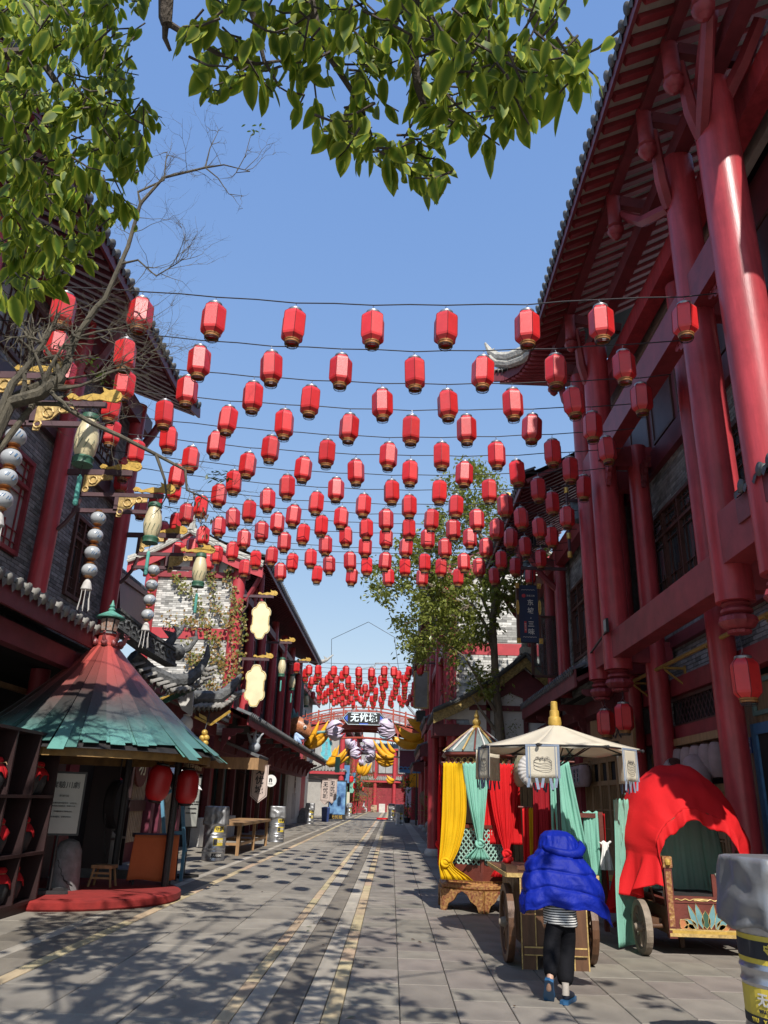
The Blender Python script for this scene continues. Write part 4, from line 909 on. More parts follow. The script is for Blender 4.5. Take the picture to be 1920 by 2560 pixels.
# ---- octagonal opera pavilion with draped cloth
pc = Vector((1.44, 13.72, 0)); PR = .62
t = thing('opera_pavilion', 'red and gold fretwork pavilion on carved gold feet draped with yellow, mint and red cloth', 'pavilion', pc)
def ngon(r, k, n=6, ph=R(30)): a = 2*math.pi*k/n + ph; return pc + Vector((math.cos(a)*r, math.sin(a)*r, 0))
MB().lathe(pc, [(PR*1.08, .30), (PR*1.14, .33), (PR*1.14, .37), (PR*1.0, .41), (PR*1.02, .44)], 6, R(30)).build('plinth', mt['giltc'], t)
MB().lathe(pc, [(PR*.98, .44), (PR*.98, .56)], 6, R(30)).build('red_step', mt['cartd'], t)
for k in range(6):
    p, q = ngon(PR*1.1, k), ngon(PR*1.1, (k+1) % 6); d = (q-p); n = Vector((d.y, -d.x, 0)).normalized()
    for (a, s) in ((p, 1), (q, -1)):
        b = MB(); b.prism([(0, .0), (.06, .0), (.1, .1), (.2, .16), (.26, .25), (.36, .30), (0, .31)], a, d.normalized()*s, (0, 0, 1), n*.04*s if s > 0 else n*.04); b.build('carved_foot', mt['giltc'], t)
for k in range(6):
    p, q = ngon(PR*.92, k), ngon(PR*.92, (k+1) % 6)
    MB().cyl(p+Vector((0, 0, .5)), p+Vector((0, 0, 2.3)), .035, n=8).build('post', mt['cartd'], t)
    f = MB()
    for z, h in ((.60, .12), (1.22, .05), (2.1, .06)): f.obox(p+Vector((0, 0, z)), q+Vector((0, 0, z)), .04, h)
    o = f.build('panel_frame', mt['cartd'], t)
    l = MB(); W = (q-p).length; e = (q-p)/W
    for i in range(-8, 14):
        for s in (1, -1):
            a0 = i*.085; a1 = a0+.54*s*.9
            lo, hi = .66, 1.2
            pts = [(a0, lo), (a1, hi)]
            (x0, z0), (x1, z1) = pts
            def cl(x0, z0, x1, z1):
                if x0 == x1: return None
                ts = [0, 1]; lo_t, hi_t = 0, 1
                for lim, sgn in ((.03, 1), (W-.03, -1)):
                    f0 = (x0-lim)*sgn; f1 = (x1-lim)*sgn
                    if f0 < 0 and f1 < 0: return None
                    if f0 < 0: lo_t = max(lo_t, f0/(f0-f1))
                    if f1 < 0: hi_t = min(hi_t, f0/(f0-f1))
                return (lo_t, hi_t) if lo_t < hi_t else None
            c = cl(x0, z0, x1, z1)
            if c:
                P_ = lambda t_: p + e*(x0+(x1-x0)*t_) + Vector((0, 0, z0+(z1-z0)*t_))
                l.obox(P_(c[0]), P_(c[1]), .012, .016)
    l.build('mint_lattice', M('mint_paint', (.30, .48, .40), .6) if 'mintp' not in mt else mt['mintp'], o)
    fr = MB()
    for i in range(5):
        c = p.lerp(q, (i+.5)/5)+Vector((0, 0, 2.22)); fr.tube([c+e*.05*math.cos(a)+Vector((0, 0, .05*math.sin(a))) for a in [R(45*m_) for m_ in range(9)]], .01, 5)
    fr.build('gold_fret', mt['gilt'], o)
MB().lathe(pc, [(PR*1.0, 2.28), (PR*1.08, 2.31), (PR*1.06, 2.35)], 6, R(30)).build('cornice', mt['cartd'], t)
MB().lathe(pc, [(PR*1.02, 2.36), (PR*.8, 2.45), (PR*.5, 2.6), (PR*.2, 2.72), (PR*.12, 2.76)], 6, R(30)).build('roof', M('grey_striped_roof', (.16, .20, .19), .6, .3, 6, .2), t)
for k in range(18):
    a = 2*math.pi*k/18; pts = [pc+Vector((math.cos(a)*r_, math.sin(a)*r_, z)) for r_, z in ((PR*.93, 2.38), (PR*.75, 2.47), (PR*.46, 2.62), (PR*.14, 2.77))]
    MB().tube(pts, .016, 5).build('roof_rib', mt['gilt'] if k % 3 == 0 else mt['cartd'] if k % 3 == 1 else mt['plaster'], t)
MB().lathe(pc, [(.07, 2.74), (.1, 2.78), (.05, 2.82), (.075, 2.86), (.07, 2.9), (.03, 2.94), (.045, 2.97), (.012, 3.08)], 14).build('finial', mt['gold'], t, True)
rz_ = 2.17
MB().cyl((.80, 13.16, rz_), (2.08, 13.16, rz_), .014).build('drape_rod', mt['cartd'], t)
for x in (.86, 2.02): MB().obox((x, 13.16, rz_), (pc.x+(x-pc.x)*.5, pc.y-.3, rz_+.02), .02, .02).build('rod_arm', mt['cartd'], t)
drape('draped_cloth', (.83, 13.13, rz_), (1.16, 13.13, rz_), 1.72, CM['yel'], 'bright yellow voile hung and knotted low on the opera pavilion', 5, .035, (.86, .42, .1), flare=.55, skew=.16, knot=True, pp=3.2)
drape('draped_cloth', (1.14, 13.10, rz_), (1.56, 13.10, rz_), 1.42, CM['mint'], 'pale mint voile gathered into a knot on the opera pavilion', 6, .035, (.84, .16, .62), knot=True)
drape('draped_cloth', (1.55, 13.12, rz_), (2.04, 13.12, rz_), 1.66, CM['red'], 'red voile gathered into a long knotted tail on the opera pavilion', 7, .032, (.80, .10, .55), knot=True, pp=2.2)
drape('draped_cloth', (1.50, 13.25, rz_), (2.06, 13.25, rz_), 1.20, CM['red'], 'plain red voile panel hanging straight behind the knotted red tail', 6, .03, flare=.1)
drape('draped_cloth', (.80, 13.35, rz_), (.84, 13.75, rz_), 1.55, CM['red'], 'narrow red voile tied on the street side of the opera pavilion', 3, .03, (.8, .3, .5), (-1, 0, 0), knot=True)
# ---- snack cart with wooden wheels
t = thing('snack_cart', 'brown wooden push cart with gold edging and two spoked wheels pushed by the person', 'cart', (1.71, 9.5, 0))
cx0, cx1, cy0, cy1 = 1.37, 2.05, 8.95, 10.35
MB().bx(cx0+.02, cx1-.02, cy0+.03, cy1, .2, .84).build('cart_body', mt['cartw'], t)
MB().bx(cx0-.14, cx1+.14, cy0-.02, cy1+.2, .84, .89).build('counter_top', mt['cartw'], t)
MB().bx(cx0-.15, cx1+.15, cy0-.03, cy0-.015, .845, .885).build('gold_edge', mt['gilt'], t); MB().bx(cx0-.155, cx0-.14, cy0-.03, cy1+.2, .845, .885).build('gold_edge', mt['gilt'], t)
for x0 in (cx0, cx1-.15):
    o = MB().bx(x0, x0+.15, cy0-.02, cy0+.03, .0, .84).build('front_stile', mt['cartw'], t)
    b = MB(); b.bx(x0-.004, x0+.008, cy0-.024, cy0-.018, .0, .84); b.bx(x0+.142, x0+.154, cy0-.024, cy0-.018, .0, .84); b.build('gold_line', mt['gilt'], o)
o = MB().bx(cx0+.02, cx1-.02, cy0-.045, cy0-.02, .13, .21).build('front_rail', mt['cartw'], t); b = MB(); b.bx(cx0+.02, cx1-.02, cy0-.048, cy0-.044, .198, .212); b.bx(cx0+.02, cx1-.02, cy0-.048, cy0-.044, .13, .14); b.build('gold_line', mt['gilt'], o)
for k in range(4): MB().bx(cx0+.155+.095*k, cx0+.243+.095*k, cy0+.0, cy0+.028, .2, .84).build('front_plank', mt['cartw'], t)
for k in range(5): MB().bx(cx0-.005, cx0+.018, cy0+.08+.25*k, cy0+.31+.25*k, .24, .82).build('side_plank', mt['cartw'], t)
wheel(t, (1.28, 9.32, .375), .375, 'cartw', .07, .07, 12); wheel(t, (2.14, 9.32, .375), .375, 'cartw', .07, .07, 12)
MB().cyl((1.28, 9.32, .375), (2.14, 9.32, .375), .03).build('axle', mt['cartw'], t)
for x in (1.45, 1.97): MB().tube([(x, 8.98, .8), (x, 8.75, .9), (x, 8.55, .92)], .022, 8).build('push_handle', mt['cartw'], t)
MB().cyl((1.42, 8.56, .92), (2.0, 8.56, .92), .02).build('handle_bar', mt['cartw'], t)
MB().bx(1.24, 1.36, 9.0, 9.4, .89, .95).build('tray', mt['cartw'], t)
o = MB(); 
for k in range(9): a = 2.4*k; o.ball((1.3+.045*math.cos(a)*math.sqrt(k/9), 9.3+.05*math.sin(a)*math.sqrt(k/9), .97+.012*(k % 3)), .028, 6, 4)
tag(o.build('red_silk_flower', CM['red'], None, 'all'), 'crumpled red silk flower on the corner of the push cart', 'flower')
# ---- parasol with bun flags
uc = Vector((2.03, 10.0, 0)); UR = 1.0
t = thing('market_parasol', 'beige octagonal parasol with gold finial and bamboo steamer flags round its rim', 'parasol', uc)
def ur(a, r, z): return uc + Vector((math.cos(a)*r, math.sin(a)*r, z))
def can(a, r): return ur(a, r, 2.52 - .30*(r/UR)**1.15 - .03*math.sin(math.pi*r/UR) + 0)
b = MB()
n8 = 8; ph = R(22.5)
for k in range(n8):
    a0, a1 = ph+2*math.pi*k/n8, ph+2*math.pi*(k+1)/n8
    b.sheet(lambda i, j: can(a0, max(.03, j)*UR).lerp(can(a1, max(.03, j)*UR), i) + Vector((0, 0, -.045*math.sin(math.pi*i)*j)), 6, 8)
b.build('canopy', CM['linen'], t, 'all', solid=.006)
for k in range(n8):
    a = ph+2*math.pi*k/n8
    r_o = MB().tube([can(a, .05)-Vector((0, 0, .02)), can(a, .5)-Vector((0, 0, .02)), can(a, 1.02)-Vector((0, 0, .015))], .011, 6).build('rib', mt['black'], t)
    MB().tube([ur(a, .03, 2.02), can(a, .55)-Vector((0, 0, .02))], .009, 5).build('stretcher', mt['black'], r_o)
    MB().ball(can(a, 1.03)-Vector((0, 0, .015)), .022, 8, 5).build('rib_tip', mt['black'], r_o)
    a1 = ph+2*math.pi*(k+1)/n8; MB().cyl(can(a, 1.0)-Vector((0, 0, .02)), can(a1, 1.0)-Vector((0, 0, .02)), .012, n=6).build('rim_cord', mt['black'], t)
MB().cyl((uc.x, uc.y, .85), (uc.x, uc.y, 2.5), .022).build('pole', mt['black'], t, True)
MB().lathe(uc, [(.075, 2.50), (.085, 2.53), (.075, 2.60), (.06, 2.61), (.058, 2.68), (.045, 2.69), (.042, 2.79), (.03, 2.80)], 16).build('finial', mt['gold'], t, True)
def bun_flag(root, c, d, w_, h, dark=False):
    """hanging cloth flag: c top centre, d unit vector along its width; drawn steamer basket, blue borders, fringe strips"""
    c, d = Vector(c), Vector(d).normalized(); n = Vector((d.y, -d.x, 0))
    f = lambda i, j: c + d*(i-.5)*w_ + Vector((0, 0, -h*j)) + n*(.012*math.sin(7*i)*j)
    o = MB().sheet(f, 10, 8).build('flag', CM['linen'] if not dark else CM['linen'], root, 'all', solid=.004)
    b = MB()
    for s in (-1, 1): b.sheet(lambda i, j: f(.5+s*(.43+.07*i), j)+n*.004, 1, 8); b.sheet(lambda i, j: f(.5+s*(.36+.025*i), j)+n*.004, 1, 8)
    b.sheet(lambda i, j: f(i, .06*j)+n*.005, 10, 1)
    b.build('flag_border', CM['blu'] if not dark else CM['navy'], o, solid=.002)  # dark: flags seen from their shaded side get the shade-toned border
    for k in range(5): MB().sheet(lambda i, j: f(.06+.2*k+.08*i, 1.0) + Vector((0, 0, -(.10+.02*(k % 2))*j)) + d*.02*j*(1 if k % 2 else -1), 1, 3).build('fringe', CM['blu'] if not dark else CM['navy'], o, solid=.003)
    ln = MB(); W = w_*.26; e = c + Vector((0, 0, -h*.56)) + n*.012
    E = lambda a, rx, rz, z: e + d*rx*math.cos(a) + Vector((0, 0, rz*math.sin(a)+z))
    for z in (-.055, -.015, .02):
        rng = range(18, 37) if z < .02 else range(0, 37)
        ln.tube([E(R(10*k), W, .026, z) for k in rng], .0022, 4)
    for s in (-1, 1): ln.tube([e+d*s*W+Vector((0, 0, .02)), e+d*s*W+Vector((0, 0, -.055))], .0022, 4)
    for k in (-1, 0, 1):
        ln.tube([e+d*(k*W*.55+W*.33*math.cos(R(20*q)))+Vector((0, 0, .022+.045*math.sin(R(20*q)))) for q in range(10)], .002, 4)
        for s in (-.4, 0, .4): ln.tube([e+d*(k*W*.55)+Vector((0, 0, .062)), e+d*(k*W*.55+s*W*.4)+Vector((0, 0, .04))], .0014, 4)
    ln.build('steamer_drawing', mt['ink'], o)
for a_deg, wf, in_shade in ((-90-22.5*.9, .38, False), (-45, .33, False), (-160, .30, True), (-205, .30, True), (20, .3, True), (90, .3, True), (135, .3, True)):
    a = R(a_deg); p = ur(a, .99, 0); z = can(a, .98).z - .02
    bun_flag(t, (p.x, p.y, z), (-math.sin(a), math.cos(a), 0), wf, .36, in_shade)
# ---- cloth rack behind the cart
t = thing('cloth_rack', 'red fretwork rack behind the push cart hung with dark red and green cloth', 'rack', (2.4, 11.7, 0))
for x, y in ((2.05, 11.7), (2.95, 11.7), (2.05, 12.5), (2.95, 12.5)): MB().bx(x-.03, x+.03, y-.03, y+.03, 0, 2.2 if y < 12 and x < 2.5 else 1.5).build('rack_post', mt['cartd'], t)
for z in (.5, 1.45): MB().obox((2.95, 11.7, z), (2.95, 12.5, z), .04, .06).obox((2.05, 11.7, z), (2.95, 11.7, z), .04, .06).build('rack_rail', mt['cartd'], t)
b = MB()
for k in range(9): b.obox((2.95, 11.75, .55+.1*k), (2.95, 12.45, .6+.1*k), .015, .015)
for k in range(7): b.obox((2.95, 11.78+.11*k, .5), (2.95, 11.8+.11*k, 1.45), .015, .015)
b.build('fretwork', mt['cartd'], t)
MB().cyl((2.0, 11.66, 2.16), (2.62, 11.66, 2.16), .015).build('rack_bar', mt['cartd'], t)
MB().obox((2.95, 11.4, .68), (3.7, 11.35, .60), .05, .07).build('carrying_pole', mt['gilt'], t); MB().bx(3.68, 3.74, 11.3, 11.4, .1, .72).build('pole_stand', mt['cartd'], t)
MB().obox((2.98, 11.5, .1), (3.3, 11.45, .3), .06, .05).build('foot_bar', mt['cartd'], t)
drape('draped_cloth', (2.02, 11.62, 2.14), (2.30, 11.62, 2.14), 1.75, CM['dkr'], 'dark red cloth hanging from the rack behind the push cart', 4, .04, flare=.2, skew=-.12)
drape('draped_cloth', (2.24, 11.58, 2.15), (2.52, 11.58, 2.15), 1.75, CM['mint'], 'long green cloth spreading towards the ground behind the push cart', 4, .06, flare=1.1, skew=.5)
drape('draped_cloth', (2.72, 11.75, 1.5), (2.92, 11.7, 1.5), .95, CM['mint'], 'short pale mint cloth on the end of the red rack', 2, .03)
drape('draped_cloth', (2.99, 11.68, 1.48), (2.99, 12.2, 1.48), 1.2, CM['red'], 'red cloth wrapped over the end of the red rack', 3, .02, nrm=(1, 0, 0))
MB().bx(2.96, 2.98, 11.6, 11.65, .8, .82)
drape('plastic_bag', (2.88, 11.6, 1.12), (3.06, 11.6, 1.12), .36, mt['white'], 'crumpled white plastic bag hanging on the red rack', 2, .03, (.1, .5, .5), cat='bag')
for i, (x, w_, c, lb) in enumerate(((1.86, .10, 'red', 'narrow red strip of cloth hanging between pavilion and cart'), (1.95, .06, 'yel', 'narrow yellow strip of cloth hanging between pavilion and cart'), (2.02, .2, 'red', 'broad red cloth with soft folds hanging behind the push cart'))):
    drape('draped_cloth', (x+.05, 12.05-.03*i, 1.52), (x+.05+w_, 12.05-.03*i, 1.52), 1.15, CM[c], lb, 2, .025)
MB().cyl((1.86, 12.08, 1.53), (2.4, 12.08, 1.53), .014).build('rack_bar', mt['cartd'], t)
# paper umbrellas
def paper_umbrella(c, n, r, mat, label):
    c, n = Vector(c), Vector(n).normalized(); t = thing('paper_umbrella', label, 'umbrella', c)
    u = n.orthogonal().normalized(); v = n.cross(u); P = lambda a, q, h: c + (u*math.cos(a)+v*math.sin(a))*q + n*h
    b = MB(); b.sheet(lambda i, j: P(2*math.pi*i, r*max(.02, j), .10*(1-j) + .008*math.cos(48*math.pi*i)*j), 96, 4); b.build('paper_cover', mat, t, 'all', solid=.003)
    b = MB(); b.tube([c-n*.35, c+n*.13], .009, 6); b.build('handle', mt['wood'], t)
    b = MB()
    for k in range(5):
        a = 2+.5*k; p = P(a, r*.35, .075); b.tube([p, p+(u*math.cos(a)+v*math.sin(a))*r*.3+n*-.01, p+(u*math.cos(a+.5)+v*math.sin(a+.5))*r*.36], .004, 4)
    b.build('painted_bamboo', M('green_ink', (.07, .16, .07), .8), t)
mt['paper'] = cloth_mat('oiled_paper', (.72, .69, .66), .3)
paper_umbrella(ony(1338, 1925, 12.6), (-.25, -1, .1), .27, mt['paper'], 'white oiled paper umbrella with painted bamboo opened beside the dark red cloth')
paper_umbrella(ony(1302, 1925, 12.9), (-1, -.35, .1), .26, cloth_mat('tan_paper', (.40, .33, .22), .3), 'tan oiled paper umbrella seen edge on beside the white one')
# ---- covered carriage
t = thing('covered_carriage', 'maroon carriage with painted lotus panel, gold trim and wooden wheels under a red cloth hood', 'carriage', (3.6, 10.4, 0))
x0, x1, y0, y1 = 3.24, 4.16, 10.0, 11.3
MB().bx(x0+.02, x1-.02, y0+.02, y1, .24, .56).build('carriage_body', mt['cartd'], t)
o = MB().bx(x0, x1, y0-.01, y0+.02, .2, .6).build('front_panel', mt['cartd'], t)
mt['petal'] = M('teal_petal_paint', (.13, .27, .28), .6, .2, 8, .1, dirt=.2); mt['orp'] = M('orange_petal_paint', (.42, .16, .06), .6, .2, 8, .1)
def petal(root, cx, cz, L, wd, ang, mat):
    pts = [(0, 0), (wd*.5, L*.25), (wd*.55, L*.5), (wd*.3, L*.8), (0, L), (-wd*.3, L*.8), (-wd*.55, L*.5), (-wd*.5, L*.25)]
    c, s = math.cos(ang), math.sin(ang); q = [(x*c+y*s, -x*s+y*c) for x, y in pts]
    MB().prism(q, (cx, y0-.016, cz), (1, 0, 0), (0, 0, 1), (0, .006, 0)).build('painted_petal', mt[mat], root)
    MB().tube([(cx+x, y0-.018, cz+y) for x, y in q+q[:1]], .0035, 4).build('petal_outline', mt['gilt'], root)
lc = (3.66, .285)
for dx, L, wd, an, m_ in ((0, .19, .09, 0, 'green'), (-.045, .27, .07, -.22, 'petal'), (.045, .27, .07, .22, 'petal'), (-.10, .27, .06, -.36, 'petal'), (.10, .27, .06, .36, 'petal'), (-.11, .17, .08, -.95, 'petal'), (.11, .17, .08, .95, 'petal'), (-.13, .13, .08, -1.45, 'orp'), (.13, .13, .08, 1.45, 'orp'), (-.22, .12, .1, -.7, 'orp')): petal(o, lc[0]+dx, lc[1], L, wd, an, m_)
b = MB(); b.bx(x0-.01, x1+.01, y0-.03, y0, .2, .235); b.bx(x0-.01, x1+.01, y0-.028, y0, .265, .28); b.build('gold_moulding', mt['gilt'], o)
b = MB(); b.bx(x0+.02, x1, y0-.03, y0, .235, .265)
b.build('gold_band', mt['gold'], o)
o2 = MB().bx(x0-.01, x1+.01, y0-.02, y0+.03, .55, .62).build('top_rail', mt['cartd'], t)
b = MB(); b.tube([(x0+.08+.02*k, y0-.024, .585+.008*math.sin(k*1.3)) for k in range(40)], .006, 4); b.bx(x0+.3, x0+.46, y0-.026, y0-.02, .572, .6); b.build('gilt_scroll', mt['gilt'], o2)
for x in (x0+.03, x1-.03):
    o = MB().bx(x-.045, x+.045, y0-.025, y0+.055, .18, .92).build('corner_post', mt['cartd'], t)
    MB().bx(x-.055, x+.055, y0-.035, y0+.07, .92, 1.04).build('post_cap', mt['giltc'], o); MB().lathe((x, y0-.04, .98), [(.03, -.03), (.035, 0), (.03, .03)], 10).build('gilt_boss', mt['gold'], o)
    b = MB(); b.bx(x-.03, x+.03, y0-.029, y0-.025, .3, .88); b.build('gilt_inlay', mt['giltc'], o)
b = MB(); b.prism([(3.78, .62), (3.78, .86), (3.83, .86), (3.86, .76), (3.95, .74), (4.05, .79), (4.14, .85), (4.14, .62)], (0, y0, 0), (1, 0, 0), (0, 0, 1), (0, .03, 0)); o = b.build('seat_rail', mt['cartd'], t)
MB().tube([(3.83, y0-.004, .87), (3.87, y0-.004, .77), (3.95, y0-.004, .75), (4.05, y0-.004, .80), (4.13, y0-.004, .86)], .014, 6).build('rail_edge', M('grey_green_edge', (.25, .28, .22), .6), o)
MB().tube([(3.9+.012*k, y0-.006, .69+.02*math.sin(k*.9)) for k in range(18)], .006, 4).build('painted_scroll', mt['petal'], o)
MB().bx(x0-.3, x0, y0+.2, y1, .3, .36).build('side_board', mt['cartw'], t); MB().bx(x0-.02, x0+.02, y0, y1, .22, .5).build('side_panel', mt['cartw'], t)
for x in (3.5, 4.0): MB().bx(x-.03, x+.03, y1-.1, y1-.04, .5, 1.05).build('seat_back_post', mt['cartd'], t); MB().lathe((x, y1-.07, 1.05), [(.05, 0), (.05, .12), (.02, .14)], 8).build('back_cap', mt['gilt'], t)
MB().bx(3.4, 4.1, y1-.12, y1-.06, .56, .86).build('seat_back', mt['cartw'], t); MB().bx(3.35, 4.1, 10.5, 11.2, .56, .6).build('seat', mt['dark'], t)
wheel(t, (2.93, 10.02, .285), .285, 'hubm', .06, .075, 12); wheel(t, (4.36, 10.35, .285), .285, 'hubm', .06, .075, 12)
MB().cyl((2.93, 10.1, .285), (4.36, 10.35, .285), .025).build('axle', mt['cartw'], t); MB().bx(3.55, 3.6, 10.6, 10.66, 0, .24).build('prop_leg', mt['cartw'], t)
# bent hoops of the hood and the red cloth on them: a quarter dome, high hoop behind, low hoop in front
def hoopR(a): return Vector((3.72+.76*math.cos(a), 10.85, 1.12+.97*math.sin(a)))
def hoopF(a): return Vector((3.68+.47*math.cos(a), 10.03, 1.04+.50*math.sin(a)))
for f_h in (hoopR, hoopF, lambda a: hoopR(a).lerp(hoopF(a), .5)+Vector((0, 0, .05))):
    MB().tube([f_h(R(7.5*k)) for k in range(25)], .014, 6).build('hood_hoop', mt['cartw'], t)
    for a in (0, math.pi): MB().cyl(f_h(a), Vector((3.68+.45*math.cos(a), f_h(a).y, .5)), .014, n=6).build('hoop_leg', mt['cartw'], t)
def hood(i, j):
    # i: left hem -> over -> right hem; j: 0 back hoop, 1 front hoop
    k = 0; s_ = 0
    if i < .25: a = math.pi; k = (.25-i)/.25; s_ = -1
    elif i > .85: a = 0; k = (i-.85)/.15; s_ = 1
    else: a = math.pi*(1-(i-.25)/.60)
    p = hoopR(a).lerp(hoopF(a), j); n = Vector((math.cos(a), -.3, math.sin(a)))
    p += n*(.03 + .09*math.sin(math.pi*j) + .03*mnoise.noise(Vector((a*3.5, j*2.2, 4))) + .012*mnoise.noise(Vector((a*10, j*4, 8))) + .012*math.sin(6*a+4*j) + .012*math.sin(11*j+5*a)*math.sin(a))
    if k:
        drop = (.52 + .16*math.sin(5.3*j+.3) + .10*math.sin(11*j)) if s_ < 0 else .35
        p.z -= drop*k; p.x += s_*(.02 + .10*(1-j))*k + (.10*math.sin(j*21)+.05*math.sin(j*43+1))*k*(1 if s_ < 0 else .5)
        if s_ < 0: p.x -= .08*k*j; p.y -= .12*k*j
    return p
cl = MB().sheet(hood, 84, 30).build('hood_cloth', CM['red'], None, 'all', solid=.006)
tag(cl, 'red cloth thrown over the hood of the carriage with a ragged hanging front', 'cloth')
def valance(i, j):
    a = math.pi*(1.06-1.12*i); p = hood(.25+.60*min(1, max(0, i)), 1)
    fold = math.sin(i*52)+.5*math.sin(i*31+1)
    return p + Vector((-.015*math.cos(a)*j, -.012-.022*fold*j-.02*j, -(.15+.02*math.sin(i*23))*j))
MB().sheet(valance, 110, 8).build('front_valance', CM['red'], cl, 'all', solid=.005)
drape('draped_cloth', (2.80, 10.34, 1.66), (3.06, 10.6, 1.66), 1.63, CM['mint'], 'mint cloth reaching the ground beside the carriage wheel', 4, .05, nrm=(-.7, -.7, 0), flare=.3, skew=-.1)
drape('draped_cloth', (2.98, 10.8, 1.60), (3.15, 10.95, 1.60), 1.5, CM['mint'], 'second mint cloth hanging behind the carriage wheel', 3, .05, flare=.35, skew=.1)
drape('draped_cloth', (3.15, 11.1, 1.75), (4.3, 11.1, 1.75), 1.2, CM['mint'], 'mint curtain closing the back of the carriage hood', 7, .03, flare=.2)
# ================================================================ bracket arms, vase lanterns, globe strings, sign boards
mt['vase'] = M('cream_vase_lantern', (.60, .52, .32), .4, .12, 4, .1, dirt=.15); mt['vgreen'] = M('green_fret', (.03, .10, .06), .5, .3, 12, .2); mt['tassel'] = M('turquoise_tassel', (.10, .36, .31), .8, .1, 20, .3)
mt['porc'] = M('porcelain', (.36, .38, .40), .3, .1, 4, 0); mt['cobalt'] = M('cobalt_painting', (.07, .17, .33), .4, .3, 20, 0); mt['cord'] = M('white_cord', (.50, .48, .46), .9)
def arm(x, y, z, L, label, s=1.0, sg=1, one=False):
    """two-tier plum painted bracket arm reaching from a column over the street"""
    t = thing('bracket_arm', label, 'bracket', (x, y, z)); X = lambda u: x+sg*u*s
    def bar(u0, w0, u1, w1, h=.07): return MB().obox((X(u0), y, z+w0*s), (X(u1), y, z+w1*s), .06*s, h*s)
    bar(0, 0, 1.15, 0, .1).build('upper_bar', mt['purple'], t)
    if one:
        b = MB(); scroll_cloud(b, (X(.55), y, z+.04*s), (sg, 0, 0), (0, 0, 1), .75*s); b.build('gilt_cloud', mt['gold'], t)
        MB().tube([(X(.2), y, z-.05*s), (X(.18), y, z-.4*s), (X(0), y, z-.7*s)], .03*s, 6).build('curved_strut', mt['purple'], t); return t
    bar(.28, -.05, .28, -.42, .06).build('drop', mt['purple'], t)
    bar(.28, -.42, L, -.42).build('middle_bar', mt['purple'], t); bar(.2, -.72, L, -.72).build('lower_bar', mt['purple'], t); bar(.95, -.45, .95, -.72).build('post', mt['purple'], t)
    MB().tube([(X(.3), y, z-.5*s), (X(.24), y, z-.75*s), (X(.12), y, z-.95*s), (X(0), y, z-1.08*s)], .04*s, 6).build('curved_strut', mt['purple'], t)
    b = MB(); scroll_cloud(b, (X(.55), y, z+.04*s), (sg, 0, 0), (0, 0, 1), .75*s); b.build('gilt_cloud', mt['gold'], t)
    b = MB(); scroll_cloud(b, (X(L-.55), y, z-.38*s), (sg, 0, 0), (0, 0, 1), .75*s); b.build('gilt_cloud', mt['gold'], t)
    for u, w_ in ((.31, -.05), (.98, -.46)):
        b = MB(); b.prism([(0, 0), (.5, 0), (.5, -.08), (.3, -.1), (.22, -.2), (.1, -.22), (.08, -.36), (0, -.36)], (X(u), y-.02, z+w_*s), (sg*s, 0, 0), (0, 0, s), (0, .03, 0))
        for (p, q, r_) in ((.17, -.1, .07), (.36, -.05, .05), (.06, -.28, .05)): b.tube([(X(u+p+r_*math.cos(a)), y-.03, z+(w_+q+r_*math.sin(a))*s) for a in [R(45*k) for k in range(9)]], .014*s, 5)
        b.build('gilt_fret', mt['gilt'], t)
    return t
def vase(c, hz, label, s=1.0, grp=None):
    t = thing('vase_lantern', label, 'lantern', c); c = Vector(c)
    MB().lathe(c, [(.10*s, -.26*s), (.135*s, -.18*s), (.155*s, -.02*s), (.14*s, .12*s), (.105*s, .24*s), (.1*s, .28*s)], 20).build('vase_body', mt['vase'], t, True)
    MB().lathe(c, [(.135*s, -.36*s), (.125*s, -.33*s), (.14*s, -.28*s), (.12*s, -.25*s)], 20).build('green_fret', mt['vgreen'], t, True); MB().lathe(c, [(.08*s, .26*s), (.12*s, .29*s), (.11*s, .36*s), (.07*s, .38*s)], 20).build('green_fret', mt['vgreen'], t, True)
    b = MB()
    for k in range(4): a = -2.3+.5*k; b.tube([c+Vector((math.cos(a+.15*q)*.158*s, math.sin(a+.15*q)*.158*s, (-.18+.07*q)*s)) for q in range(3)], .0035*s, 4)
    b.build('painted_sprig', mt['vgreen'], t)
    MB().cyl(c+Vector((0, 0, .37*s)), (c.x, c.y, hz), .008).build('hanger', mt['wire'], t)
    MB().cyl(c-Vector((0, 0, .36*s)), c-Vector((0, 0, .55*s)), .005).build('cord', mt['wire'], t)
    MB().lathe(c, [(.012, -.50*s), (.032*s, -.54*s), (.03*s, -.56*s), (.034*s, -.9*s), (.02*s, -.92*s)], 10).build('tassel', mt['tassel'], t, True)
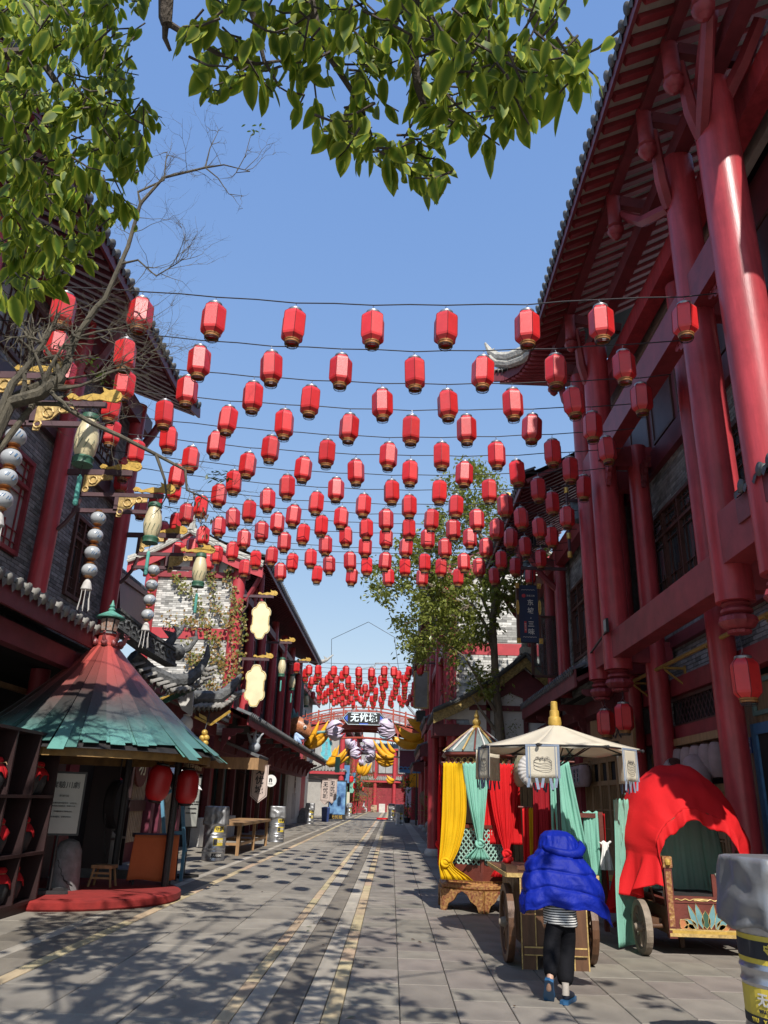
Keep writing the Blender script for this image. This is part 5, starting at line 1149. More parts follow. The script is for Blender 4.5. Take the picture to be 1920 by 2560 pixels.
def globes(pix, y, r, label, top, tassel=True):
    pts = [ony(u, v, y) for u, v in pix]; x0 = sum(p.x for p in pts)/len(pts); pts = [Vector((x0, y, p.z)) for p in pts]
    t = thing('globe_lanterns', label, 'lantern', pts[0]); 
    for p in pts:
        o = MB().ball(p, r, 20, 12, (1, 1, .92)).build('porcelain_globe', mt['porc'], t, 'all')
        MB().lathe(p, [(r*.5, r*.82), (r*.62, r*.86), (r*.4, r*1.0), (r*.5, r*1.06)], 16).build('fret_cap', mt['trim'], o, True); MB().lathe(p, [(r*.3, -r*1.05), (r*.6, -r*.88), (r*.5, -r*.8)], 16).build('fret_cap', mt['trim'], o, True)
        b = MB()
        for k in range(4):
            a = -1.2+.22*k+random.uniform(-.15, .15); l0 = random.uniform(-.5, .1)
            b.tube([p+Vector((math.cos(a+.1*q)*r*1.005*math.cos(l0+.2*q), math.sin(a+.1*q)*r*1.005*math.cos(l0+.2*q), r*.93*math.sin(l0+.2*q))) for q in range(3)], .005, 4)
        b.build('blue_painting', mt['cobalt'], o)
    MB().cyl(pts[-1], (x0, y, top), .008).build('cord', mt['wire'], t)
    if tassel:
        p = pts[-1]; b = MB(); b.lathe(p, [(.02, -r*1.1), (.06, -r*1.6), (.09, -r*2.5), (.085, -r*2.6)], 14)
        for k in range(6): a = k; b.tube([p+Vector((.07*math.cos(a), .07*math.sin(a), -r*2.5)), p+Vector((.075*math.cos(a), .075*math.sin(a), -r*3.8)), p+Vector((.1*math.cos(a), .1*math.sin(a), -r*5.2))], .007, 4)
        b.build('cord_tassel', mt['cord'], t)
zz = ony(260, 1182, 12.4).z
arm(-5.84, 9.1, zz, 1.9, 'plum bracket arm with gilt clouds behind the thick bare branch'); arm(-5.84, 12.4, zz, 1.75, 'plum bracket arm with gilt clouds on the middle red column of the brick house'); arm(-5.84, 15.67, zz-.05, 1.75, 'plum bracket arm with gilt clouds on the corner column of the brick house')
vase(ony(217, 1100, 9.1), zz-.42, 'cream painted vase lantern hanging beside the thick bare branch'); vase(ony(382, 1308, 12.4), zz-.42, 'cream painted vase lantern hanging among red lanterns from the middle column arm'); vase(ony(499, 1426, 15.67), zz-.47, 'cream vase lantern with leaf sprigs hanging before the pale brick gable')
globes([(37, 1092), (27, 1145), (18, 1195), (8, 1250)], 9.1, .135, 'string of four white porcelain globes hanging by the near lattice window', zz-.72); globes([(248, 1296), (238, 1339), (230, 1382), (223, 1426)], 12.4, .13, 'string of four blue painted porcelain globes with long cord tassel', zz-.72); globes([(386, 1426), (380, 1463), (374, 1500), (367, 1537)], 15.67, .13, 'string of four dull blue porcelain globes before the gable corner column', zz-.77)
# cream cartouche boards on the gabled house
def cartouche(c, w_, h, label, rz=0, face='cream', txt=None, tm=None, fr='gold', th=.06):
    c = Vector(c); t = thing('cartouche_sign', label, 'sign', c); q = []
    for x, z in ((.0, .5), (.16, .49), (.24, .42), (.28, .36), (.42, .33), (.5, .26), (.5, .16), (.44, .1), (.44, -.1), (.5, -.16), (.5, -.26), (.42, -.33), (.28, -.36), (.24, -.42), (.16, -.49), (0, -.5)): q.append((x*w_, z*h))
    q += [(-x, z) for x, z in reversed(q[1:-1])]
    d = Vector((math.cos(rz), math.sin(rz), 0)); n = Vector((d.y, -d.x, 0))
    MB().prism(q, c+n*th/2, d, (0, 0, 1), -n*th).build('board', mt[face], t); b = MB(); b.tube([c+n*(th/2+.005)+d*x*.93+Vector((0, 0, z*.95)) for x, z in q+q[:1]], .012, 5); b.build('rim_moulding', mt[fr], t)
    if txt: text(txt, h*.15, tm, t, c+n*(th/2+.01), d, vertical=True, spacing=1.0)
    MB().cyl(c+Vector((-.1, 0, h*.49)), c+Vector((-.1, 0, h*.49+.25)), .01).cyl(c+Vector((.1, 0, h*.49)), c+Vector((.1, 0, h*.49+.25)), .01).build('hanger', mt['wire'], t); return t
ca, cb = ony(652, 1551, 28.3), ony(638, 1714, 28.3)
cartouche(ca, .72, 1.42, 'upper cream cartouche signboard beside the creeper covered column'); cartouche(cb, .74, 1.52, 'lower cream cartouche signboard with scratches beside the creeper covered column')
arm(-5.78, 28.3, ca.z+.92, 1.3, 'plum bracket arm carrying the upper cream signboard', one=True); arm(-5.78, 28.45, cb.z+.98, 1.6, 'plum bracket arm carrying the lower cream signboard', one=True)
for i, (u, v, y, lb) in enumerate(((705, 1668, 34.5, 'small cream vase lantern between two red lanterns under the long dark eave'), (730, 1706, 41.5, 'small cream vase lantern third along the gabled house'), (766, 1752, 52, 'tiny cream vase lantern before the bridge railing'))):
    p = ony(u, v, y); vase(p, p.z+.75, lb, 1.15); arm(-5.8, y, p.z+1.1, 1.5, ('plum bracket arm above the small vase lantern under the long eave', 'plum bracket arm third along the gabled house', 'plum bracket arm nearest the bridge')[i], one=True)
# blue restaurant sign
c = ony(1322, 1533, 20.0); t = thing('vertical_signboard', 'dark blue vertical sign with white brush characters and gold corner fittings', 'sign', c); w_, h = .50, 1.52
mt['navyb'] = M('navy_sign_face', (.018, .035, .085), .45, .15, 3, 0, dirt=.15); mt['sgold'] = M('bright_gilt', (.65, .42, .10), .35, .2, 20, .1, metal=.4); mt['ivory'] = M('ivory_letter', (.62, .60, .54), .6); mt['sred'] = M('seal_red', (.50, .05, .06), .6)
MB().bx(c.x-w_/2, c.x+w_/2, c.y, c.y+.16, c.z-h/2, c.z+h/2).build('board', mt['navyb'], t)
MB().bx(c.x-w_/2-.06, c.x-w_/2-.002, c.y-.02, c.y+.17, c.z-h/2, c.z+h/2).build('side_frame', mt['wood'], t); MB().bx(c.x+w_/2+.002, c.x+w_/2+.05, c.y-.02, c.y+.17, c.z-h/2, c.z+h/2).build('side_frame', mt['wood'], t)
for sx in (-1, 1):
    for sz in (-1, 1): b = MB(); b.bx(c.x+sx*.29-.05, c.x+sx*.29+.05, c.y-.03, c.y, c.z+sz*.74-.07, c.z+sz*.74+.07); b.ball((c.x+sx*.29, c.y-.03, c.z+sz*.74), .03, 8, 5); b.build('gilt_corner', mt['sgold'], t)
    b = MB(); b.tube([(c.x+sx*.29+.03*math.sin(a), c.y-.03, c.z+.15+.19*math.cos(a)) for a in [R(20*k) for k in range(19)]], .012, 5); b.bx(c.x+sx*.29-.012, c.x+sx*.29+.012, c.y-.03, c.y-.022, c.z-.02, c.z+.32); b.build('gilt_boss', mt['sgold'], t)
for ch, dz in (('东', .28), ('坡', .06), ('·', -.14), ('三', -.30), ('味', -.50)): text(ch, .17, mt['ivory'], t, (c.x+.05, c.y-.006, c.z+dz), bold=.003)
text('东坡三味', .055, mt['ivory'], t, (c.x+.06, c.y-.006, c.z+.47)); MB().lathe((0, 0, 0), [(.05, 0), (.05, .004)], 20).xf(Matrix.Translation((c.x-.12, c.y-.006, c.z+.47)) @ Matrix.Rotation(R(90), 4, 'X')).build('seal', mt['sred'], t)
MB().bx(c.x-.13, c.x-.07, c.y-.008, c.y-.001, c.z-.52, c.z-.22).build('red_seal_strip', mt['sred'], t); text('地道川味', .05, mt['ivory'], t, (c.x-.10, c.y-.010, c.z-.37), vertical=True)
for dz in (-.65, .62):
    b = MB()
    for k in range(5): b.tube([(c.x-.14+.07*k+.035*math.cos(a), c.y-.006, c.z+dz+.02*math.sin(a)) for a in [R(30*q) for q in range(7)]], .006, 4)
    b.build('cloud_scroll', mt['ivory'], t)
MB().cyl((c.x-.15, c.y+.08, c.z+h/2), (c.x-.15, c.y+.08, c.z+h/2+.5), .012).cyl((c.x+.15, c.y+.08, c.z+h/2), (c.x+.15, c.y+.08, c.z+h/2+.5), .012).build('hanger', mt['wire'], t)
MB().obox((c.x-.4, c.y+.08, c.z+h/2+.5), (4.6, c.y+.08, c.z+h/2+.5), .06, .08).build('sign_arm', mt['purple'], t)
# dark lightbox sign, gilt arm and blue-grey paper drums further up
c = ony(1312, 1318, 22.5); t = thing('dark_lightbox', 'black hanging lightbox sign with open wire crown under the gilt cloud', 'sign', c); MB().bx(c.x-.33, c.x+.33, c.y, c.y+.2, c.z-.62, c.z+.62).build('box', mt['black'], t)
b = MB()
for (x0, z0, x1, z1) in ((-.26, -.55, .26, -.55), (-.26, .55, .26, .55), (-.26, -.55, -.26, .55), (.26, -.55, .26, .55)): b.obox((c.x+x0, c.y-.012, c.z+z0), (c.x+x1, c.y-.012, c.z+z1), .02, .02, (0, 1, 0))
for x in (-.25, 0, .25): b.cyl((c.x+x, c.y+.1, c.z+.62), (c.x+x, c.y+.1, c.z+.85), .01)
b.obox((c.x-.28, c.y+.1, c.z+.85), (c.x+.28, c.y+.1, c.z+.85), .02, .02); b.build('wire_crown', mt['tinw'], t)
MB().obox((c.x-.2, c.y+.1, c.z+1.0), (4.62, c.y+.1, c.z+1.0), .07, .09).build('sign_arm', mt['purple'], t); b = MB(); scroll_cloud(b, (c.x-.55, c.y+.08, c.z+1.03), (1, 0, 0), (0, 0, 1), .95); b.build('gilt_cloud', mt['gold'], t)
MB().cyl((c.x, c.y+.1, c.z+.85), (c.x, c.y+.1, c.z+.98), .012).build('hanger', mt['wire'], t)
mt['bgrey'] = M('blue_grey_paper', (.10, .14, .17), .6, .15, 5, .1)
for i, (u, v, y) in enumerate(((1445, 1278, 17.2), (1322, 1425, 22.0))):
    p = ony(u, v, y); t = thing('paper_drum', ('blue grey paper drum lantern beside the pale bamboo pole', 'blue grey paper drum lantern above the dark blue vertical sign')[i], 'lantern', p)
    pr = [(.12, -.27)]+[(.17+.006*(k % 2), -.24+.04*k) for k in range(13)]+[(.12, .27)]; MB().lathe(p, pr, 20).build('drum_body', mt['bgrey'], t, True); MB().cyl(p+Vector((0, 0, .26)), p+Vector((0, 0, .75)), .01).build('hanger', mt['wire'], t); MB().obox(p+Vector((-.25, 0, .75)), (4.75, y, p.z+.75), .05, .06).build('hanger_arm', mt['purple'], t)
p = ony(1420, 1300, 17.0); t = thing('bamboo_standard', 'dark pole with brass bamboo joints hanging beside the far hanging columns', 'ornament', p)
MB().cyl(p+Vector((0, 0, -.9)), p+Vector((0, 0, .9)), .035).build('pole', mt['purple'], t)
for dz in (-.85, -.4, .1, .75): MB().lathe(p+Vector((0, 0, dz)), [(.05, -.07), (.055, -.05), (.055, .05), (.05, .07)], 12).build('brass_joint', mt['sgold'], t, True)
MB().obox(p+Vector((0, 0, .5)), (4.9, 17.0, p.z+.5), .05, .07).build('arm_bar', mt['purple'], t)
# grey framed board further on the right
c = ony(1053, 1724, 38.0); t = thing('framed_board', 'tall grey blank signboard in a gilt frame beside the far red columns', 'sign', c); MB().bx(c.x-.3, c.x+.3, c.y, c.y+.15, c.z-.85, c.z+.85).build('board', M('grey_board', (.27, .255, .22), .6, .15, 3, .05, dirt=.25), t)
b = MB()
for x in (-.33, .33): b.bx(c.x+x-.03, c.x+x+.03, c.y-.02, c.y+.16, c.z-.88, c.z+.88)
for z in (-.87, .87): b.bx(c.x-.3, c.x+.3, c.y-.02, c.y+.16, c.z+z-.03, c.z+z+.03)
b.build('gilt_frame', mt['gilt'], t); MB().bx(c.x-.22, c.x+.22, c.y+.05, c.y+.12, c.z-1.5, c.z-.98).build('lower_plate', mt['black'], t); MB().cyl((c.x-.1, c.y+.08, c.z-1), (c.x-.1, c.y+.08, c.z-.88), .015).cyl((c.x, c.y+.08, c.z+.88), (c.x, c.y+.08, c.z+1.3), .015).build('hanger', mt['wire'], t); MB().obox((c.x-.3, c.y+.08, c.z+1.3), (2.2, c.y+.08, c.z+1.3), .08, .08).build('sign_arm', mt['purple'], t)
# three red lanterns hanging low under the teahouse columns
for i, (y, z, lb) in enumerate(((15.72, 3.13, 'red lantern hanging low from the farthest lotus finial of the teahouse'), (14.45, 3.11, 'red lantern with sunlit edge hanging low from the second lotus finial'), (9.34, 3.05, 'red lantern hanging low from the near lotus finial by the plank wall'))):
    o = copy_tree(LT, (4.2, y, z), R(10+20*i)); o['label'] = lb; o['group'] = 'red lanterns under the teahouse'; o.scale = (1.05, 1.05, 1.05)
    tag(MB().cyl((4.2, y, z+.38), (4.2, y, 3.62), .006).build('black_cord', mt['wire']), ('black cord of the lantern under the farthest lotus finial', 'black cord of the lantern under the second lotus finial', 'black cord of the lantern under the near lotus finial')[i], 'cord')
for i, (u, v, y) in enumerate(((1125, 1868, 27.0), (1102, 1925, 30), (1090, 1932, 33), (1080, 1940, 36))):
    o = copy_tree(LT, ony(u, v, y), .4*i); o['label'] = 'red lantern in the row under the eave of the gabled porch side'; o['group'] = 'red lanterns beside the gabled porch'
# timber shop sign under the teahouse
a, b_ = Vector((4.55, 18.3, 3.1)), Vector((4.75, 15.75, 2.98)); t = thing('timber_shop_sign', 'light timber shop sign with dark character behind the low red lanterns', 'sign', (4.65, 17, 3.0))
MB().obox(a, b_, .06, .62).build('board', mt['lwood'], t); d = (b_-a).normalized(); n = Vector((-1, 0, 0)); text('味天', .42, mt['ink'], t, a.lerp(b_, .62)+Vector((-.05, 0, .05)), d); text('TIANWEI', .1, mt['ink'], t, a.lerp(b_, .62)+Vector((-.05, 0, -.2)), d)
for q in (.2, .8): MB().cyl(a.lerp(b_, q)+Vector((0, 0, .28)), a.lerp(b_, q)+Vector((.1, 0, .6)), .012).build('hanger', mt['wire'], t)
# paper lanterns in the shop windows
mt['pinkp'] = M('dusty_pink_paper', (.36, .25, .24), .7, .15, 5, .1, dirt=.2)
def cyl_lantern(c, r, h, label, grp, txt=None, M4=None, cat='lantern'):
    t = thing('paper_lantern', label, cat, c, 0, grp); k = 14; pr = [(r*.7, -h/2)]+[(r*(1-.25*abs(2*i/k-1)**3)+(.004 if i % 2 else 0), -h/2+h*(.04+.92*i/k)) for i in range(k+1)]+[(r*.7, h/2)]
    m4 = Matrix.Translation(Vector(c)) @ (M4 or Matrix.Identity(4)); MB().lathe((0, 0, 0), pr, 18).xf(m4).build('paper_body', mt['pinkp'], t, True); MB().lathe((0, 0, 0), [(r*.55, h/2-.01), (r*.6, h/2+.02), (r*.3, h/2+.03)], 12).xf(m4).build('lantern_cap', mt['wood'], t)
    if txt:
        MB().prism([(-r*.35, -h*.3), (r*.35, -h*.3), (r*.35, h*.3), (-r*.35, h*.3)], Vector(c)+Vector((-r*1.03, .02, 0)), (0, -1, 0), (0, 0, 1), (.01, 0, 0)).build('label_strip', mt['porc'], t); text(txt, h*.2, mt['ink'], t, Vector(c)+Vector((-r*1.04-.008, .02, 0)), (0, -1, 0), vertical=True)
for i, s in enumerate(('剁椒鱼', '豆花', '小炒', '回锅肉', '红烧肉')): cyl_lantern((4.72, 21.3-.34*i, 2.28), .16, .5, 'dusty pink cylinder lantern lettered %s on the shop house rail' % s, 'menu lanterns on the shop house rail', s)
tag(MB().cyl((4.75, 19.6, 2.58), (4.75, 21.6, 2.58), .02).build('lantern_rail', mt['lwood']), 'light wooden rail holding the pink menu lanterns', 'rail')
for i in range(5): cyl_lantern((5.16, 12.75+.42*i, 2.32), .17, .52, 'dull cylinder lantern in the row on the teahouse shelf', 'dull lanterns on the teahouse shelf')
for i, (y, an) in enumerate(((14.35, 40), (13.2, -35))): cyl_lantern((4.95, y, 2.12), .2, .55, ('white ribbed lantern with red bands tilted on the teahouse shelf left of the row', 'white ribbed lantern catching a patch of sun, tilted on the teahouse shelf')[i], None, None, Matrix.Rotation(R(an), 4, 'X'))
# ================================================================ left shop fronts
L3 = thing('slatted_shop', 'plum framed shop front with pale vertical slats and round emblem behind the drum bin', 'shop', (-6.3, 21, 0)); xf = -6.25
MB().bx(-6.85, -6.35, 18.2, 24.0, 0, 3.4).build('shop_body', mt['maroon'], L3); mt['pslat'] = M('pale_slat', (.42, .30, .20), .7, .2, 6, .1)
for y in (18.3, 20.9, 21.7, 23.6): MB().bx(-6.36, -6.1, y, y+.3, 0, 3.1).build('frame_post', mt['plum'] if 'plum' in mt else mt.setdefault('plum', M('plum_red_frame', (.13, .025, .045), .5, .15, 5, .05)), L3)
MB().bx(-6.4, -6.0, 18.2, 24.0, 3.1, 3.45).build('frame_head', mt['plum'], L3)
for k in range(17): MB().bx(-6.36, -6.28, 18.7+.13*k, 18.76+.13*k, .45, 3.0).build('slat', mt['pslat'], L3)
for k in range(4): MB().bx(-6.36, -6.28, 21.05+.14*k, 21.13+.14*k, .1, 3.0).build('slat', mt['pslat'], L3)
for k in range(10): MB().bx(-6.36, -6.28, 22.1+.14*k, 22.17+.14*k, .3, 3.0).build('slat', mt['pslat'], L3)
MB().bx(-6.27, -6.24, 18.65, 20.9, 1.15, 1.4).build('rail_board', mt['wood'], L3)
o = MB().tube([(-6.2, 19.9, 2.2), (-6.14, 19.9, 2.2)], .5, 28).build('round_emblem', mt['cartd'], L3); text('坊', .6, mt['cream'], o, (-6.13, 19.9, 2.2), (0, 1, 0))
o = MB().lathe((0, 0, 0), [(.42, -.02), (.42, .02)], 24).xf(Matrix.Translation((-6.2, 22.6, 2.0)) @ Matrix.Diagonal((1, 1, 1.6, 1)) @ Matrix.Rotation(R(90), 4, 'Y')).build('oval_emblem', mt['pslat'], L3); text('和', .5, mt['wood'], o, (-6.17, 22.6, 2.0), (0, 1, 0))
# open shops beyond: curtains and doors, column by column
L4 = thing('curtained_shops', 'row of open shops with red, gold and teal door panels behind the work table', 'shop', (-6.6, 30, 0))
pc_ = ['dred', 'ochre', 'dred', 'tealp', 'dred', 'wood', 'dark', 'dred']; mt['ochre'] = M('ochre_panel', (.20, .12, .03), .7, .2, 5, .1); mt['tealp'] = M('teal_panel', (.08, .17, .18), .6, .2, 5, .1)
for k in range(12): MB().bx(-6.9, -6.75, 25.2+2.2*k, 26.3+2.2*k, 0, 2.9).build('door_panel', mt[pc_[k % 8]], L4)
for k in range(14): MB().bx(-6.75, -6.55, 24.6+2.3*k, 24.85+2.3*k, 0, 3.2).build('shop_post', mt['wood'] if k % 2 else mt['maroon'], L4)
MB().bx(-7.0, -6.4, 24.4, 58, 2.95, 3.25).build('shop_lintel', mt['maroon'], L4)
for k in range(3): MB().bx(-6.5, -6.2, 27.0+2.2*k, 28.6+2.2*k, 0, .85).build('display_box', mt['plaster'], L4)
# banners
mt['bann'] = cloth_mat('pale_banner', (.55, .45, .40), .2)
def banner(c, w_, h, rz, label, txt='无忧城', grp=None, pole=True):
    c = Vector(c); t = thing('street_banner', label, 'banner', c, 0, grp); d = Vector((math.cos(rz), math.sin(rz), 0)); n = Vector((d.y, -d.x, 0))
    q = [(-w_/2, 0), (w_/2, 0), (w_/2, -h*.82), (0, -h), (-w_/2, -h*.82)]
    MB().prism(list(reversed(q)), c, d, (0, 0, 1), n*.015).build('banner_cloth', mt['bann'], t); MB().tube([c+n*.02+d*x*.86+Vector((0, 0, z*.95-.02*h)) for x, z in q+q[:1]], .008, 4).build('banner_edge', mt['ink'], t)
    text(txt, w_*.52, mt['ink'], t, c+n*.022+Vector((0, 0, -h*.42)), d, vertical=True, bold=.006); MB().obox(c-d*w_*.6, c+d*w_*.6, .03, .03).build('banner_rod', mt['wood'], t)
    if pole: MB().obox(c-d*w_*.6, c-d*w_*.6+Vector((-1.0, 0, .1)), .03, .03).build('banner_arm', mt['wood'], t)
p = ony(652, 1912, 30.5); banner(p, .62, 1.35, .15, 'pale pointed banner lettered in black beside the round white sign')
for i, u in enumerate((815, 832)): p = ony(u, 1950-3*i, 60+1.5*i); banner(p, .72, 1.75, .1+.25*i, 'one of two pale pointed banners hanging side by side by the blue poster', grp='pair of banners by the blue poster')
c = ony(677, 1952, 31.5); t = thing('round_sign', 'round white projecting sign with black logo beside the pointed banner', 'sign', c); MB().tube([c+Vector((0, -.04, 0)), c+Vector((0, .04, 0))], .22, 28).build('sign_disc', mt['white'], t); text('n', .26, mt['ink'], t, c+Vector((0, -.046, .04)), bold=.012); text('HOUSE', .05, mt['ink'], t, c+Vector((0, -.046, -.11))); MB().obox(c+Vector((-.2, 0, 0)), c+Vector((-1.2, 0, .3)), .03, .03).build('sign_arm', mt['black'], t)
a, b_ = onz(708, 2062), onz(742, 2056); d = (b_-a).normalized(); t = thing('white_hoarding', 'tall white standing board printed with a pointed banner design', 'board', a); H = 3.9
MB().obox(a+Vector((0, 0, H/2)), b_+Vector((0, 0, H/2)), .25, H).build('board', mt['white'], t); n = Vector((d.y, -d.x, 0)); o = MB().prism([(-.35, 0), (.35, 0), (.35, -1.5), (0, -1.85), (-.35, -1.5)][::-1], a.lerp(b_, .5)+n*.13+Vector((0, 0, 3.6)), d, (0, 0, 1), n*.01).build('printed_banner', mt['bann'], t); text('无忧城', .45, mt['ink'], o, a.lerp(b_, .5)+n*.145+Vector((0, 0, 2.85)), d, vertical=True); MB().prism([(-.9, 0), (.9, 0), (.9, -1.6), (-.9, -1.6)][::-1], a.lerp(b_, .5)+n*.128+Vector((0, 0, 1.9)), d, (0, 0, 1), n*.004).build('printed_scene', M('faded_print', (.45, .42, .40), .7, 0, 2.5, 0, col2=(.62, .60, .57)), t)
# white dragon head on the little canopy roof
c = ony(636, 1868, 29.5); t = thing('canopy_roof', 'small tiled canopy with a white dragon head over the shop door', 'canopy', c); b = MB(); b.ball(c, .22, 10, 7, (1, 1, .9)); dragon_fin(b, [c, c+Vector((.1, 0, .2)), c+Vector((.18, 0, .4)), c+Vector((.3, 0, .5))], .2, .1); dragon_fin(b, [c, c+Vector((-.15, 0, .2)), c+Vector((-.25, 0, .42)), c+Vector((-.3, 0, .5))], .2, .1); dragon_fin(b, [c, c+Vector((0, -.1, .25)), c+Vector((0, -.1, .45)), c+Vector((.05, -.1, .6))], .2, .1); b.build('dragon_head', mt['porc'], t, True)
MB().add([(c.x-1.6, c.y-.6, c.z+.35), (c.x+.3, c.y-.6, c.z-.35), (c.x+.3, c.y+1.6, c.z-.35), (c.x-1.6, c.y+1.6, c.z+.35)], [(0, 1, 2, 3)]).build('canopy_slope', mt['tile'], t, solid=.1); MB().bx(c.x+.15, c.x+.3, c.y-.6, c.y+1.6, c.z-.8, c.z-.4).bx(c.x-1.6, c.x+.15, c.y-.6, c.y-.5, c.z-.8, c.z-.4).build('canopy_fascia', mt['lwood'], t)
# stone seats, bin and poster further along
for i, y in enumerate((57.5, 58.8)): tag(MB().prism([(0, 0), (.8, 0), (.8, .75), (.65, .95), (.15, .95), (0, .75)], (-6.4, y, 0), (1, 0, .0), (0, 0, 1), (0, .35, 0)).bx(-6.4, -5.5, y-.5, y, 0, .45).build('stone_bench', mt['brickd']), 'grey stone seat in the pair beyond the far steel drum', 'bench', 'pair of stone seats')
tag(MB().lathe((-4.9, 62, 0), [(.35, 0), (.42, .9), (.45, .95), (.4, 1.0), (.1, 1.05)], 4, R(45)).build('waste_bin', M('navy_plastic', (.02, .04, .14), .4)), 'dark blue plastic bin beside the blue poster', 'bin')
p = onz(880, 2038); t = thing('poster_board', 'standing blue poster with pale foam pattern below the twin banners', 'poster', (-4.4, 63, 0)); MB().bx(-4.9, -3.5, 64, 64.1, .1, 3.0).build('board', mt['black'], t); MB().bx(-4.82, -3.58, 63.98, 63.995, .5, 2.9).build('print', M('blue_water_print', (.02, .06, .20), .5, 0, 2.2, 0, col2=(.20, .40, .60)), t); text('无忧城', .3, mt['sgold'], t, (-4.2, 63.97, .3))
# ================================================================ person pushing the cart, jacket pulled over the head
def skin_mesh(name, verts, edges, radii, mat, parent, root=0, sub=2, mats=None):
    me = bpy.data.meshes.new(name); me.from_pydata([tuple(v) for v in verts], edges, []); o = bpy.data.objects.new('tmp', me)
    md = o.modifiers.new('skin', 'SKIN'); md.use_smooth_shade = True; md.branch_smoothing = .6
    for i, sv in enumerate(me.skin_vertices[0].data): sv.radius = (radii[i], radii[i]) if not hasattr(radii[i], '__len__') else radii[i]; sv.use_root = (i == root)
    s = o.modifiers.new('sub', 'SUBSURF'); s.levels = sub; s.render_levels = sub
    m2 = baked(o); o = link(name, m2, parent)
    m2.materials.clear(); m2.materials.append(mat); m2.polygons.foreach_set('use_smooth', [True]*len(m2.polygons)); return o
t = thing('person', 'person with blue puffer jacket over the head and striped shirt, pushing a cart', 'person', (1.5, 7.55, 0))
mt['skin'] = M('skin', (.50, .30, .21), .5, .06, 8, .02); mt['hair'] = M('black_hair', (.012, .010, .010), .4, .2, 30, .2)
mt['pants'] = M('black_trousers', (.007, .007, .009), .85, .2, 6, .3, 40, spec=.12)
V = Vector; hip = V((1.53, 7.70, .70))
vs = [hip, V((1.535, 7.78, .92)), V((1.55, 7.88, 1.06)), V((1.57, 7.95, 1.13)), V((1.595, 8.03, 1.21)), V((1.60, 8.06, 1.27)),
      V((1.44, 7.92, 1.04)), V((1.38, 8.08, .92)), V((1.42, 8.40, .93)), V((1.67, 7.92, 1.04)), V((1.78, 8.10, .93)), V((1.80, 8.40, .93)),
      V((1.46, 7.68, .66)), V((1.44, 7.70, .40)), V((1.375, 7.47, .19)), V((1.60, 7.71, .66)), V((1.575, 7.76, .37)), V((1.525, 7.60, .09)),
      V((1.37, 7.53, .09)), V((1.55, 7.70, .03))]
es = [(0,1),(1,2),(2,3),(3,4),(4,5),(2,6),(6,7),(7,8),(2,9),(9,10),(10,11),(0,12),(12,13),(13,14),(0,15),(15,16),(16,17),(14,18),(17,19)]
rad = [.075,.075,.07,.045,.075,.07,.045,.04,.028,.045,.04,.028,.055,.042,.03,.055,.042,.03,.025,.025]
body = skin_mesh('body', vs, es, rad, mt['skin'], t)
# hands closed on the bar
for sx in (1.42, 1.80):
    for k in range(4):
        x = sx-.03+.02*k; L = (.9, 1, .95, .8)[k]
        skin_mesh('finger', [V((x, 8.44, .94)), V((x, 8.50, .955)), V((x, 8.575, .95)), V((x, 8.585, .915)), V((x, 8.55, .895))], [(0,1),(1,2),(2,3),(3,4)], [.011, .010*L, .010*L, .009*L, .008*L], mt['skin'], body, 0, 1)
    skin_mesh('thumb', [V((sx+(.04 if sx < 1.6 else -.04), 8.45, .93)), V((sx+(.05 if sx < 1.6 else -.05), 8.51, .905)), V((sx+(.03 if sx < 1.6 else -.03), 8.55, .89))], [(0,1),(1,2)], [.013, .011, .009], mt['skin'], body, 0, 1)
    skin_mesh('palm', [V((sx, 8.38, .93)), V((sx, 8.46, .94))], [(0,1)], [(.03, .035), (.038, .018)], mt['skin'], body, 0, 1)
MB().ball((1.60, 8.06, 1.25), .085, 12, 8, (1, 1.1, 1.1)).build('hair', mt['hair'], t, 'all')
# trousers: loose joggers gathered at the ankle
vs = [V((1.53, 7.70, .72)), V((1.53, 7.70, .62)), V((1.465, 7.70, .56)), V((1.445, 7.71, .40)), V((1.42, 7.61, .30)), V((1.39, 7.51, .235)), V((1.38, 7.48, .21)),
      V((1.595, 7.72, .56)), V((1.58, 7.77, .37)), V((1.555, 7.70, .25)), V((1.535, 7.63, .15)), V((1.53, 7.61, .12))]
tr = skin_mesh('trousers', vs, [(0,1),(1,2),(2,3),(3,4),(4,5),(5,6),(1,7),(7,8),(8,9),(9,10),(10,11)], [(.125,.105),(.12,.10),.095,.082,.08,.066,.044,.095,.084,.085,.075,.047], mt['pants'], t)
# striped shirt hem
def stripe_mat():
    m = M('striped_jersey', (.6, .6, .58), .8, .05, 4, 0); N = m.node_tree.nodes; L = m.node_tree.links
    tc = N.new('ShaderNodeTexCoord'); sp = N.new('ShaderNodeSeparateXYZ'); L.new(tc.outputs['Object'], sp.inputs[0])
    mu = N.new('ShaderNodeMath'); mu.operation = 'MULTIPLY'; mu.inputs[1].default_value = 52; L.new(sp.outputs[2], mu.inputs[0])
    fr = N.new('ShaderNodeMath'); fr.operation = 'FRACT'; L.new(mu.outputs[0], fr.inputs[0]); gt = N.new('ShaderNodeMath'); gt.operation = 'GREATER_THAN'; gt.inputs[1].default_value = .5; L.new(fr.outputs[0], gt.inputs[0])
    mx = N.new('ShaderNodeMix'); mx.data_type = 'RGBA'; mx.inputs[6].default_value = (.015, .015, .02, 1); mx.inputs[7].default_value = (.62, .61, .58, 1); L.new(gt.outputs[0], mx.inputs[0]); L.new(mx.outputs[2], N['Principled BSDF'].inputs['Base Color']); return m
b = MB(); b.sheet(lambda i, j: (1.54+(.145+.008*math.sin(5*2*math.pi*i))*math.cos(2*math.pi*i)*(1-.05*j), 7.72+.05*j+(.125)*math.sin(2*math.pi*i), .57+.2*j + .012*math.sin(4*math.pi*i)*(1-j) - .0*j), 40, 8)
